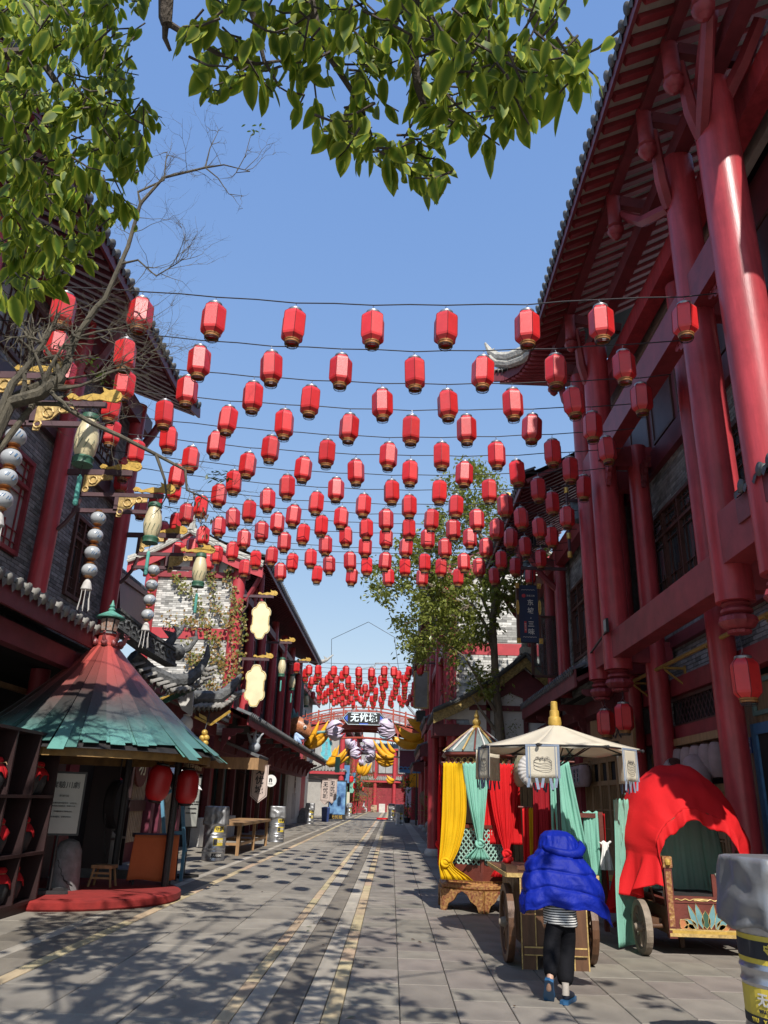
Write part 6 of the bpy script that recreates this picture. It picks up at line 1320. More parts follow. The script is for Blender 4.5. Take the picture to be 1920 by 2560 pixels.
b.build('shirt', stripe_mat(), t, 'all', solid=.006)
# quilted jacket, hood up
mt['puff'] = M('blue_puffer_nylon', (.002, .012, .22), .6, .12, 6, .4, 26, spec=.2)
rows = [(1.335, 1.57, 1.61, .02, 8.02), (1.325, 1.50, 1.68, .10, 8.02), (1.29, 1.455, 1.735, .155, 8.01), (1.23, 1.43, 1.775, .18, 8.0), (1.17, 1.41, 1.785, .18, 7.97), (1.13, 1.375, 1.79, .175, 7.94),
        (1.09, 1.31, 1.82, .185, 7.92), (1.03, 1.272, 1.865, .20, 7.90), (.97, 1.255, 1.90, .21, 7.88), (.90, 1.24, 1.935, .22, 7.86), (.83, 1.225, 1.965, .225, 7.85), (.76, 1.205, 1.99, .23, 7.84), (.70, 1.20, 2.01, .23, 7.84)]
def jk(i, j):
    q = j*(len(rows)-1); k = min(int(q), len(rows)-2); f = q-k; f = f*f*(3-2*f)*.5+f*.5; r = [a*(1-f)+b_*f for a, b_ in zip(rows[k], rows[k+1])]
    a = 2*math.pi*i + math.pi/2; z, xl, xr, dy, yc = r; c = (xl+xr)/2; w_ = (xr-xl)/2; ca, sa = math.cos(a), math.sin(a)
    lw = max(0, min(1, (1.16-z)/.3))
    # folds hanging from the shoulders, soft crumples, and two stitched quilting lines that sag
    wr = .020*lw*mnoise.noise(V((a*2.6+z*2.0, z*2.2, 1))) + .016*mnoise.noise(V((ca*4, sa*4, z*9))) + .007*mnoise.noise(V((ca*10, sa*10, z*22)))
    zz_ = z + .03*math.sin(a*1.0+.6) + .012*math.sin(4*a)
    for zs in (.97, .83, 1.10): wr -= .013*math.exp(-((zz_-zs)/.011)**2)
    wr += .010*lw*abs(math.sin((zz_-.83)*math.pi/.14))**.6
    x = c + (w_+wr)*math.copysign(abs(ca)**.8, ca); y = yc + (dy+wr)*math.copysign(abs(sa)**.8, sa)
    low = max(0, (1.0-z)/.3)
    z2 = z - .16*low*max(0, ca)**4 + .022*low*math.sin(3*a+1) - .03*low*max(0, -ca)**3 + .01*low*math.sin(9*a)
    return V((x, y + .03*low*ca, z2))
MB().sheet(jk, 120, 96).build('puffer_jacket', mt['puff'], t, 'all', solid=.010)
# collar roll of the hood
MB().tube([(1.43, 7.86, 1.20), (1.47, 7.81, 1.18), (1.56, 7.785, 1.155), (1.66, 7.785, 1.14), (1.75, 7.81, 1.15), (1.795, 7.87, 1.19), (1.80, 7.95, 1.24)], [.015, .03, .036, .042, .046, .04, .02], 10).build('hood_roll', mt['puff'], t, 'all')
# shoes
mt['shoe'] = M('dark_knit_shoe', (.007, .011, .025), .7, .3, 20, .3); mt['sole'] = M('blue_sole', (.02, .09, .20), .4, .3, 4, .05); mt['sock'] = M('grey_sock', (.36, .32, .28), .8)
def shoe(M4, label=None):
    o = skin_mesh('shoe', [M4 @ V(p) for p in ((0, -.085, .055), (0, -.04, .06), (0, .03, .052), (0, .085, .042), (0, .12, .038))], [(0,1),(1,2),(2,3),(3,4)], [(.034, .045), (.038, .045), (.042, .036), (.042, .028), (.03, .022)], mt['shoe'], t)
    pl = [(-.036, -.12), (0, -.135), (.036, -.12), (.038, -.03), (.048, .06), (.042, .12), (.015, .155), (-.02, .155), (-.042, .12), (-.048, .06), (-.038, -.03)]
    b = MB(); b.prism(pl, (0, 0, 0), (1, 0, 0), (0, 1, 0), (0, 0, .028)); b.xf(M4); b.build('sole', mt['sole'], o)
    b = MB(); b.cyl(M4 @ V((0, -.06, .06)), M4 @ V((0, -.055, .15)), .032, .03, 12); b.build('sock', mt['sock'], o, True)
shoe(Matrix.Translation((1.545, 7.60, .0)) @ Matrix.Rotation(R(-28), 4, 'Z'))
shoe(Matrix.Translation((1.372, 7.53, .085)) @ Matrix.Rotation(R(-8), 4, 'Z') @ Matrix.Rotation(R(-48), 4, 'X') @ Matrix.Rotation(R(14), 4, 'Y'))
# ================================================================ bridge, lotus lights and the far street
BR = thing('arched_bridge', 'red arched footbridge with railings spanning the street behind the lanterns', 'bridge', (-2.5, 63, 0)); YB = 63.5
mt['brd'] = M('bridge_red', (.34, .055, .030), .55, .15, 3, .05, dirt=.15)
def bz(x): return 7.35 - .036*(x+2.4)**2
xs_ = [-10+.5*k for k in range(28)]
for yy in (YB, YB+3):
    b = MB()
    for x0, x1 in zip(xs_, xs_[1:]): b.prism([(x0, bz(x0)-.45), (x1, bz(x1)-.45), (x1, bz(x1)+.3), (x0, bz(x0)+.3)], (0, yy, 0), (1, 0, 0), (0, 0, 1), (0, .15, 0))
    b.build('arch_girder', mt['brd'], BR)
    for dz, r_ in ((.62, .03), (.82, .03), (1.02, .03), (1.25, .05)): MB().tube([(x, yy, bz(x)+dz) for x in xs_], r_, 6).build('rail', mt['brd'], BR)
    for x in xs_[::2]: MB().bx(x-.06, x+.06, yy-.06, yy+.06, bz(x)+.2, bz(x)+1.4).build('rail_post', mt['brd'], BR)
b = MB(); b.sheet(lambda i, j: (-10+13.5*i, YB+3.1*j, bz(-10+13.5*i)+.25), 26, 1); b.build('deck', mt['brickd'], BR, solid=.1)
for x in (-7.4, 2.6): MB().bx(x-.35, x+.35, YB, YB+3, 0, bz(x)).build('pier', mt['dred'], BR)
MB().tube([(x, YB-.3, 6.2-.03*(x+2.4)**2) for x in [-5.5+.5*k for k in range(14)]], .08, 6).build('lower_rail', mt['brd'], BR)
for x in (-5, -2.4, .4): MB().cyl((x, YB-.3, 6.2-.03*(x+2.4)**2), (x, YB, bz(x)-.3), .05).build('rail_hanger', mt['brd'], BR)
# name board
c = Vector((-2.32, 62.6, 7.62)); t = thing('bridge_name_board', 'black octagonal lightbox with three large white characters hung on the bridge', 'sign', c)
oc = [(-1.75, 0), (-1.3, .5), (1.3, .5), (1.75, 0), (1.3, -.5), (-1.3, -.5)]
MB().prism(oc, c, (1, 0, 0), (0, 0, 1), (0, .25, 0)).build('board', mt['black'], t); mt['ice'] = M('ice_white_letter', (.72, .82, .84), .5, .05); mt['sblue'] = M('sign_blue', (.04, .10, .45), .5)
b = MB(); b.tube([c+Vector((x*.95, -.02, z*.93)) for x, z in oc+oc[:1]], .02, 5); b.build('white_outline', mt['ice'], t)
for k, ch in enumerate('无忧城'): text(ch, .68, mt['ice'], t, c+Vector((-.72+.72*k, -.03, .02)), bold=.02)
for s in (-1, 1): MB().prism([(s*1.55, 0), (s*1.28, .26), (s*1.28, -.26)][::s], c+Vector((0, -.03, 0)), (1, 0, 0), (0, 0, 1), (0, .02, 0)).build('blue_arrow', mt['sblue'], t)
MB().bx(c.x-.35, c.x+.35, c.y-.03, c.y-.005, c.z-.45, c.z-.36).build('blue_bar', mt['sblue'], t)
b = MB()
for k in range(15): b.bx(c.x-.9+.125*k, c.x-.83+.125*k, c.y-.03, c.y-.005, c.z+.40, c.z+.44)
b.build('white_ticks', mt['ice'], t); MB().cyl((c.x-1, c.y+.12, c.z+.5), (c.x-1, YB, c.z+.8), .03).cyl((c.x+1, c.y+.12, c.z+.5), (c.x+1, YB, c.z+.8), .03).build('hanger', mt['black'], t)
# lotus and petal light sculptures
mt['pety'] = M('yellow_petal_fabric', (.75, .36, .012), .5, .15, 3, .1, 20, dirt=.1); mt['petw'] = M('lilac_petal_fabric', (.66, .60, .68), .5, .12, 2, .1, col2=(.52, .44, .60)); mt['stem'] = M('teal_stem', (.12, .26, .25), .5)
def banana(mb, p, q, r, bend, up=(0, 0, 1)):
    p, q = Vector(p), Vector(q); n = 9; pts = []; rs = []
    for i in range(n): s = i/(n-1); pts.append(p.lerp(q, s)+Vector(up)*bend*math.sin(math.pi*s)*-1); rs.append(r*max(.06, math.sin(math.pi*min(1, .12+.9*s))**.7))
    rs[-1] = r*.05; b0 = len(mb.v); mb.tube(pts, rs, 20)
    for k in range(n):
        for m_ in range(20):
            if m_ % 2: i = b0+k*20+m_; v = Vector(mb.v[i]); mb.v[i] = tuple(pts[k]+(v-pts[k])*.93)
def bud(root, c, d, L, r, n=6, mat='petw'):
    c, d = Vector(c), Vector(d).normalized(); u = d.orthogonal().normalized(); v = d.cross(u)
    for k in range(n):
        a0 = 2*math.pi*k/n+.3; rr = r*(1 if k % 2 else .86); mb = MB()
        def sf(i, j):
            w_ = (i-.5)*1.5*(1-.55*j)*math.sin(math.pi*min(1, .18+.82*j))**.4; a = a0+w_; R_ = rr*(.12+.95*math.sin(math.pi*min(.93, j*.80+.04))**.8)*(1-.06*math.cos(16*w_))
            return c + d*L*j*(1-.12*abs(i-.5)) + (u*math.cos(a)+v*math.sin(a))*R_
        mb.sheet(sf, 10, 9); mb.build('lotus_petal', mt[mat], root, 'all', solid=.03)
def lotus_group(label, y, petals, buds, stems=(), k=1.0, anchor=None):
    base = ony(*petals[0][0], y); t = thing('lotus_light', label, 'sculpture', base)
    for i, (p, q, wpx, bend) in enumerate(petals): mb = MB(); banana(mb, ony(*p, y+.12*i), ony(*q, y-.3+.12*i), wpx*.72, bend*1.3); mb.build('yellow_petal', mt['pety'], t, 'all')
    for p, q, L, r in buds: a, b_ = ony(*p, y-.4), ony(*q, y-.4); bud(t, a, b_-a, (b_-a).length*L, r)
    for pts in stems: MB().tube([ony(u, v, y-.2) for u, v in pts], .09*k, 8).build('stem', mt['stem'], t, True)
    if anchor: MB().obox(base, Vector(anchor), .12, .12).build('mount', mt['black'], t)
lotus_group('cluster of yellow petals and lilac lotus bud on the left eave before the bridge', 48, [((762, 1862), (798, 1802), .28, .25), ((772, 1858), (821, 1801), .3, .3), ((765, 1866), (823, 1838), .36, .1), ((775, 1850), (815, 1832), .28, .1)], [((815, 1830), (860, 1822), 1, .55)], [[(755, 1842), (785, 1832), (816, 1829)]], anchor=(-5.2, 48, 4.6))
lotus_group('cluster of large yellow petals and lilac lotus bud on the right before the bridge', 47, [((1062, 1832), (1018, 1797), .36, -.05), ((1062, 1836), (988, 1810), .40, .35), ((1062, 1850), (974, 1838), .42, .3)], [((985, 1822), (945, 1815), 1, .5), ((988, 1828), (946, 1832), .95, .4)], anchor=(2.2, 47, 5.6))
lotus_group('fan of yellow petals and two lilac buds left under the bridge arch', 72, [((816, 1910), (868, 1868), .38, .3), ((818, 1912), (873, 1872), .42, .2), ((820, 1908), (848, 1862), .35, .3), ((822, 1915), (876, 1888), .35, .1), ((815, 1905), (840, 1868), .3, .2)], [((868, 1868), (885, 1848), 1, .55), ((875, 1885), (902, 1880), 1, .5)], anchor=(-8.2, 72, 3.5))
lotus_group('spray of yellow petals and lilac buds right under the bridge arch', 70, [((984, 1892), (932, 1848), .34, .4), ((986, 1890), (948, 1846), .34, .35), ((984, 1900), (930, 1876), .36, .3), ((982, 1908), (932, 1886), .36, .3), ((988, 1880), (968, 1852), .26, .2)], [((935, 1870), (903, 1858), 1, .62), ((938, 1895), (914, 1884), 1, .6)], anchor=(3, 70, 5))
lotus_group('brown yellow petal fan above the far shop corner', 92, [((898, 1935), (896, 1905), .4, .1), ((900, 1936), (906, 1900), .42, .1), ((902, 1936), (918, 1908), .4, .1), ((904, 1938), (930, 1906), .4, .2)], [((903, 1912), (903, 1898), 1, .3)], anchor=(-5.4, 92, 3))
lotus_group('small yellow petal pair on the right far wall', 110, [((985, 1950), (967, 1938), .4, .2), ((984, 1952), (965, 1946), .45, .2)], [], anchor=(2.2, 110, 4))
# painted fish sculpture on the left eave
c = ony(738, 1826, 47); t = thing('fish_sculpture', 'painted carp sculpture with red, violet and blue fins on the left eave', 'sculpture', c); mt['carp'] = M('carp_scales', (.36, .14, .06), .4, .5, 9, .6, 9); mt['finr'] = M('red_fin', (.45, .10, .10), .5, .3, 5, .1); mt['finv'] = M('violet_fin', (.36, .28, .50), .5, .3, 5, .1); mt['finb'] = M('blue_fin', (.30, .42, .62), .5, .3, 5, .1)
mb = MB(); mb.tube([c+Vector((-.9, .2, -.1)), c+Vector((-.4, 0, .15)), c+Vector((.15, 0, .3)), c+Vector((.6, -.1, .1)), c+Vector((.85, -.15, -.15)), c+Vector((.95, -.15, -.2))], [.18, .42, .55, .45, .28, .2], 16); mb.build('fish_body', mt['carp'], t, True)
def fin(p, dirs, mat):
    mb = MB()
    for d in dirs: q = Vector(p); banana(mb, q, q+Vector(d), .14, .08)
    mb.build('fin', mt[mat], t, True)
fin(c+Vector((-.5, -.2, .3)), [(-.8, 0, .5), (-.9, -.1, .25), (-.9, -.1, 0), (-.6, 0, .7)], 'finr'); fin(c+Vector((-.4, -.3, -.2)), [(-.9, -.2, -.1), (-.8, -.2, -.4), (-.6, -.2, -.7), (-.3, -.2, -.9)], 'finv'); fin(c+Vector((.1, -.5, -.2)), [(.4, -.1, -.6), (.1, -.1, -.8), (.55, -.1, -.3)], 'finb'); fin(c+Vector((-.1, 0, .6)), [(-.1, 0, .7), (.2, 0, .5), (-.3, 0, .5)], 'stem')
e = c+Vector((.62, -.5, .15)); MB().ball(e, .11, 10, 6).build('fish_eye', mt['white'], t, True); MB().ball(e+Vector((.02, -.07, .0)), .06, 8, 5).build('pupil', mt['black'], t, True); MB().obox(c+Vector((-.2, .1, -.4)), (-5.3, 47, 4.6), .15, .15).build('mount', mt['black'], t)
cartouche(ony(816, 1872, 60), .85, 1.7, 'teal cartouche sign with white characters under the bridge', 0, 'tealc' if 'tealc' in mt else (mt.setdefault('tealc', M('bright_teal_sign', (.10, .42, .48), .5)) and 'tealc'), '喜悦优品', mt['porc'], 'cream')
# steel stair and frame behind the bridge
t = thing('steel_stair', 'grey steel stair and pipe frame rising behind the bridge', 'stair', (1, 72, 0))
for (u0, v0), (u1, v1) in (((938, 1658), (938, 1760)), ((972, 1658), (972, 1700)), ((938, 1658), (972, 1658)), ((938, 1672), (972, 1672)), ((972, 1660), (1046, 1760)), ((955, 1690), (1040, 1790)), ((1000, 1720), (1062, 1715)), ((1020, 1760), (1060, 1720)), ((905, 1672), (938, 1664))): MB().obox(ony(u0, v0, 72), ony(u1, v1, 72), .1, .1).build('steel_bar', mt['steel'], t)
for u in (940, 1000, 1046): p = ony(u, 1770, 72); MB().obox(p, (p.x, 72, 4), .12, .12).build('steel_leg', mt['steel'], t)
MB().obox(ony(965, 1700, 73), ony(1040, 1790, 73), 1.2, .12).build('stair_flight', mt['steel'], t)
t = thing('wire_house_outline', 'thin dark wire drawn as a house outline against the sky', 'wire', ony(829, 1680, 90))
pts = [ony(u, v, 90) for u, v in ((828, 1690), (829, 1598), (921, 1555), (986, 1593), (1000, 1700))]; MB().tube(pts, .035, 5).build('wire', mt['wire'], t)
for p in (pts[0], pts[-1]): MB().cyl(p, (p.x, 90, 5), .04).build('mast', mt['wire'], t)
# far buildings
mt['brickf'] = M('far_brick', (.36, .34, .31), .85, .35, 14, .4, 30, stretch=(1, 1, 4), dirt=.2)
def far_house(name, label, x0, x1, y0, y1, h, roof, cols=(), wins=(), mat='brickf', tiles='tilel', front=True):
    t = thing(name, label, 'building', ((x0+x1)/2, y0, 0)); MB().bx(x0, x1, y0, y1, 0, h).build('wall', mt[mat], t); s = 1 if x0 < -2 else -1
    xe = x1+.9 if s > 0 else x0-.9
    for z in roof:
        b = MB(); e = .8; b.add([(x0-e, y0-e, z), (x1+e, y0-e, z), (x1+e, y1, z), (x0-e, y1, z), (x0+.3, y0+.3, z+.8), (x1-.3, y0+.3, z+.8), (x1-.3, y1, z+.8), (x0+.3, y1, z+.8)], [(0, 1, 5, 4), (1, 2, 6, 5), (2, 3, 7, 6), (3, 0, 4, 7), (4, 5, 6, 7), (3, 2, 1, 0)]); o = b.build('tiled_roof', mt[tiles], t)
        k = x0-e+.15; mb = MB()
        while k < x1+e: mb.tube([(k, y0-e-.02, z+.06), (max(x0+.3, min(x1-.3, k)), y0+.3, z+.84)], .09, 6); k += .34
        mb.build('tile_row', mt[tiles], o, True)
        k = y0-e+.2; mb = MB(); xx = x1+e if s > 0 else x0-e
        while k < y1: mb.tube([(xx+.02*s, k, z+.06), (x1-.3 if s > 0 else x0+.3, max(y0+.3, k), z+.84)], .09, 6); k += .45
        mb.build('tile_row', mt[tiles], o, True); MB().bx(x0-e+.05, x1+e-.05, y0-e+.03, y0-e+.15, z-.3, z-.003).bx(x1+e-.15 if s > 0 else x0-e+.05, x1+e-.05 if s > 0 else x0-e+.15, y0-e+.16, y1, z-.3, z-.003).build('fascia', mt['bandred'], o)
    for (x, y, z0, z1) in cols: MB().lathe((x, y, 0), [(.28, z0), (.28, z1)], 14).build('column', mt['bandred'], t, True)
    for (a, c, z0, z1) in wins: o = MB().bx(a, c, y0-.06, y0, z0, z1).build('window', mt['wood'], t); MB().bx(a+.12, c-.12, y0-.08, y0-.05, z0+.12, z1-.12).build('pane', mt['pale'], o); MB().bx((a+c)/2-.04, (a+c)/2+.04, y0-.1, y0-.07, z0+.1, z1-.1).build('glazing_bar', mt['wood'], o)
    return t
far_house('corner_shop', 'pale brick corner shop with grey tiled porch roof and red column beyond the bridge', -10, -5.6, 84, 100, 9, (4.3, 9.2), [(-5.2, 83.6, 0, 8.6), (-9.5, 83.6, 0, 4)], [(-8.2, -6.4, 5.4, 7.6)])
far_house('left_row_house', 'narrow dark red shop house beyond the pale corner shop', -10, -5.0, 101, 124, 10, (4.0, 10), [(-4.8, 101+4*k, 0, 9) for k in range(5)], [], 'maroon', 'tile')
far_house('right_row_house', 'pale brick house with red column on the right beyond the awning', 2.6, 9, 62, 76, 8, (8,), [(2.3, 61.8, 0, 7.6)], [], 'brickf', 'tile'); far_house('right_far_row', 'dark red row of shop houses at the far right', 2.2, 9, 78, 118, 8.5, (4, 8.5), [(2.0, 78+6*k, 0, 8) for k in range(6)], [], 'maroon', 'tile')
far_house('end_gatehouse', 'red columned gatehouse with two curved roofs closing the street', -6.5, 6.5, 128, 136, 9, (4.6, 9.4), [(x, 127.6, 0, 9) for x in (-5.5, -2.6, .4, 3.2, 6)], [(-2.2, .2, 5.6, 8.6), (.9, 2.8, 5.6, 8.6), (-5, -3, 5.6, 8.6)], 'dred', 'tilel')
t = thing('gatehouse_sign', 'pale blue sign with white characters high on the end gatehouse', 'sign', (0, 126, 10.6)); MB().bx(-2, 2, 126.4, 126.6, 10.3, 11.9).build('board', M('pale_blue_sign', (.30, .50, .60), .5), t); text('无忧城', 1.1, mt['white'], t, (0, 126.35, 11.1)); MB().bx(-.1, .1, 126.5, 127.5, 9.8, 10.4).build('sign_post', mt['black'], t)
far_house('hillside_hall', 'pale brick hall with red band behind the left bridge end', -14, -8.2, 66, 80, 10.5, (10.5,), [], [(-12, -10.5, 6, 8)], 'brickf', 'tile')
far_house('tall_back_hall', 'tall pale building with red roof edge rising behind the far right columns', 3.2, 9, 60.5, 61.6, 11.5, (11.5,), [], [], 'plaster', 'tile')
# awning with wave border, conical tree, plants, pots
t = thing('red_awning', 'dark red shop awning with blue wave border on the far right', 'awning', (2.2, 61, 3.2)); z0 = 3.7
MB().bx(.55, 3.0, 61.0, 61.2, z0-.1, z0+1.5).build('awning_face', mt['plum'], t); MB().bx(.5, 3.0, 60.9, 61.25, z0+1.5, z0+1.6).build('awning_top', mt['plaster'], t); b = MB()
mt['wave'] = M('wave_blue', (.08, .20, .38), .5)
MB().bx(.55, 3.0, 60.97, 60.99, z0-.1, z0+.15).build('wave_band', mt['wave'], t)
for k in range(8): b.tube([(.7+.3*k+.15*math.cos(a), 60.96, z0+.18+.13*math.sin(a)) for a in [R(30*q) for q in range(9)]], .04, 5)
b.build('wave_scrolls', mt['wave'], t); MB().bx(2.9, 3.1, 61.0, 61.2, 0, z0+1.6).build('awning_post', mt['dred'], t)
# small seated figure far down the street
p = onz(908, 2033); t = thing('person', 'distant person in grey sitting beside a dark umbrella near the red column', 'person', (p.x, p.y, 0)); V = Vector; q = V((p.x, p.y, 0)); s = 1.1
skin_mesh('body', [q+V((0, 0, .55)), q+V((0, 0, .95)), q+V((.05, -.05, 1.15)), q+V((.08, -.1, 1.35)), q+V((.4, -.1, .58)), q+V((.42, -.12, .1)), q+V((-.05, -.2, .9)), q+V((.3, -.25, .7))], [(0, 1), (1, 2), (2, 3), (0, 4), (4, 5), (1, 6), (6, 7)], [.2, .2, .09, .14, .12, .07, .08, .06], M('grey_clothes', (.40, .39, .40), .8), t); MB().ball(q+V((.08, -.1, 1.42)), .13, 10, 6).build('hair', mt['hair'], t); MB().bx(q.x-.25, q.x+.2, q.y-.2, q.y+.3, 0, .4).build('stool', mt['wood'], t)
c = V((p.x-.9, p.y+1.5, 0)); t = thing('dark_umbrella', 'dark brown umbrella over a red stall beside the seated person', 'umbrella', c); MB().lathe(c, [(1.5, 2.2), (1.0, 2.55), (.4, 2.8), (.02, 2.9)], 10).build('canopy', mt['wood'], t); MB().cyl(c, c+V((0, 0, 2.85)), .04).build('pole', mt['black'], t); MB().bx(c.x-1.2, c.x+.8, c.y-.1, c.y+.9, 0, .8).build('stall_box', mt['dred'], t)
# small flags and boards that crowd the far street
fm = [mt['pety'], CM['mint'], CM['red'], mt['wave'], mt['petw'], CM['linen']]; rf_ = random.Random(5)
for k in range(26):
    y = 66+2.2*k; sd = -1 if k % 2 else 1; x = (-4.7 if sd < 0 else 1.75)+rf_.uniform(-.2, .2); z = rf_.uniform(2.2, 5.2); w_, h = rf_.uniform(.4, .8), rf_.uniform(.8, 1.8)
    t = thing('shop_flag', 'one of the small coloured shop flags crowding the street beyond the bridge', 'flag', (x, y, z), 0, 'shop flags beyond the bridge'); MB().bx(x-w_/2, x+w_/2, y, y+.03, z-h, z).build('flag_cloth', fm[k % 6], t); MB().obox((x-w_/2, y, z+.03), (x+sd*(w_/2+.6), y, z+.03), .05, .05).build('flag_rod', mt['wood'], t)
for k in range(10):
    y = 80+4.5*k; sd = -1 if k % 2 else 1; o = copy_tree(LT, ((-4.2 if sd < 0 else 1.5), y, 3.1+.5*(k % 3)), .3*k, 1.4); o['label'] = 'red lantern hanging from a shop in the far street beyond the bridge'; o['group'] = 'red lanterns beyond the bridge'
MB2 = thing('street_stall', 'row of small low stalls with pale goods at the far end of the street', 'stall', (-1, 120, 0))
for k in range(5): MB().bx(-3+1.2*k, -2.1+1.2*k, 122, 123, 0, 1.0+.2*(k % 2)).build('stall_table', mt['plaster'] if k % 2 else mt['pslat'], MB2)
# ================================================================ conical opera hut and what stands under it
hc0 = Vector((-5.0, 13.25, 0)); HR = 2.1
t = thing('conical_hut', 'round hut with conical metal roof fading from red to turquoise under a lamp', 'hut', hc0)
hm = M('red_to_turquoise_sheet', (.3, .05, .04), .42, .2, 5, .15, 30)
N = hm.node_tree.nodes; Lk = hm.node_tree.links; tc = N.new('ShaderNodeTexCoord'); sp = N.new('ShaderNodeSeparateXYZ'); Lk.new(tc.outputs['Object'], sp.inputs[0])
nz = N.new('ShaderNodeTexNoise'); nz.inputs['Scale'].default_value = 3; Lk.new(tc.outputs['Object'], nz.inputs['Vector'])
ad = N.new('ShaderNodeMath'); ad.operation = 'MULTIPLY_ADD'; ad.inputs[1].default_value = .35; Lk.new(nz.outputs['Fac'], ad.inputs[0]); Lk.new(sp.outputs[2], ad.inputs[2])
oi = N.new('ShaderNodeObjectInfo'); a2 = N.new('ShaderNodeMath'); a2.operation = 'MULTIPLY_ADD'; a2.inputs[1].default_value = .14; Lk.new(oi.outputs['Random'], a2.inputs[0]); Lk.new(ad.outputs[0], a2.inputs[2])
mr = N.new('ShaderNodeMapRange'); mr.inputs['From Min'].default_value = 2.2; mr.inputs['From Max'].default_value = 4.0; Lk.new(a2.outputs[0], mr.inputs['Value'])
cr = N.new('ShaderNodeValToRGB'); cr.color_ramp.elements[0].color = (.10, .26, .22, 1); cr.color_ramp.elements[1].color = (.30, .050, .042, 1)
for pos, c in ((.24, (.085, .21, .185, 1)), (.40, (.05, .06, .058, 1)), (.56, (.075, .05, .045, 1)), (.76, (.20, .05, .042, 1))): e = cr.color_ramp.elements.new(pos); e.color = c
Lk.new(mr.outputs[0], cr.inputs[0]); hv = N.new('ShaderNodeHueSaturation'); m3_ = N.new('ShaderNodeMapRange'); m3_.inputs['To Min'].default_value = .55; m3_.inputs['To Max'].default_value = 1.35; Lk.new(oi.outputs['Random'], m3_.inputs['Value']); Lk.new(m3_.outputs[0], hv.inputs['Value']); Lk.new(cr.outputs[0], hv.inputs['Color']); Lk.new(hv.outputs[0], N['Principled BSDF'].inputs['Base Color'])
def cone(a, q, dz=0): # q 0 rim .. 1 apex
    r_ = HR*(1-q)**1.0*1.0 + .16*q; return hc0 + Vector((math.cos(a)*r_, math.sin(a)*r_, 2.12 + 1.82*(q*.80+.20*q*q) + dz))
NP = 34
for k in range(NP):
    a0 = 2*math.pi*k/NP; a1 = a0+2*math.pi/NP*random.uniform(.95, 1.06); lo = random.uniform(-.05, .06); lf = random.choice((.0, .012, .024)) + .004*(k % 2)
    b = MB(); b.sheet(lambda i, j: cone(a0+(a1-a0)*i, lo+(1-lo)*j, lf*(1-j)+.012*i*(1-j)+.015), 1, 6); b.build('roof_sheet', hm, t, solid=.008)
    if random.random() < .8:      # patched lower strips
        w0 = random.uniform(0, .4); w1 = w0+random.uniform(.4, .6); top = random.uniform(.16, .36); lo2 = lo-random.uniform(.01, .06)
        b = MB(); b.sheet(lambda i, j: cone(a0+(a1-a0)*(w0+(w1-w0)*i), lo2+(top-lo2)*j, .035+lf*(1-j)+.02*(1-j)), 1, 3); b.build('roof_patch', hm, t, solid=.008)
b = MB(); b.sheet(lambda i, j: cone(2*math.pi*i, .02+.9*j, -.02), 48, 4); b.build('roof_lining', mt['dark'], t)
b = MB(); b.sheet(lambda i, j: hc0+Vector((math.cos(2*math.pi*i)*HR*.93, math.sin(2*math.pi*i)*HR*.93, 2.02+.16*j)), 48, 1); b.build('rim_band', M('ochre_band', (.22, .12, .03), .6, .3, 6, .1), t, solid=.03)
for k in range(7):
    a = 2*math.pi*k/7+.55
    if math.sin(a)*.93-math.cos(a)*.36 < .1: continue
    p = hc0+Vector((math.cos(a)*HR*.72, math.sin(a)*HR*.72, 0)); MB().cyl(p, p+Vector((0, 0, 2.45)), .06).build('post', mt['black'], t)
az = 3.94
MB().lathe(hc0, [(.2, az-.12), (.22, az-.02), (.17, az+.02), (.16, az+.16), (.19, az+.18)], 18).build('collar', hm, t, True)
b = MB()
for k in range(9):
    a = 2*math.pi*k/9; c = hc0+Vector((math.cos(a)*.25, math.sin(a)*.25, az+.02)); b.ball(c, .06, 7, 5); dragon_fin(b, [c, c+Vector((math.cos(a)*.06, math.sin(a)*.06, .05)), c+Vector((math.cos(a)*.08, math.sin(a)*.08, .14)), c+Vector((math.cos(a)*.03, math.sin(a)*.03, .18))], .06, .04)
b.build('dragon_collar', M('red_dragon_paint', (.30, .02, .025), .45, 0, 30, .6, 30, col2=(.22, .12, .12)), t, True)
mt['teal'] = M('verdigris', (.10, .30, .24), .5, .2, 8, .1)
o = MB().lathe(hc0, [(.15, az+.18), (.13, az+.22), (.17, az+.46), (.16, az+.48)], 8).build('lamp_frame', mt['black'], t)
for k in range(8):
    a0 = 2*math.pi*(k+.12)/8; a1 = 2*math.pi*(k+.88)/8; b = MB(); P_ = lambda a, r_, z: hc0+Vector((math.cos(a)*r_, math.sin(a)*r_, z)); b.add([P_(a0, .142, az+.24), P_(a1, .142, az+.24), P_(a1, .172, az+.44), P_(a0, .172, az+.44)], [(0, 1, 2, 3)]); b.build('painted_pane', M('painted_glass', (.35, .34, .32), .25, 0, 30, 0, col2=(.30, .12, .05)) if k == 0 else bpy.data.materials['painted_glass'], o)
MB().lathe(hc0, [(.24, az+.47), (.245, az+.49), (.14, az+.55), (.05, az+.6), (.06, az+.63), (.035, az+.66), (.05, az+.69), (.03, az+.72), (.008, az+.80)], 20, lobes=20, amp=.02).build('lamp_cap', mt['teal'], t, True)
# red carpet stage
pl = tag(MB().lathe((-5.0, 13.35, 0), [(1.68, .004), (1.70, .03), (1.69, .11), (1.66, .13)], 56).build('stage', M('red_carpet', (.24, .016, .013), .95, .2, 8, .5, 90, dirt=.3), None, True), 'low round stage covered in red carpet under the conical hut', 'stage')
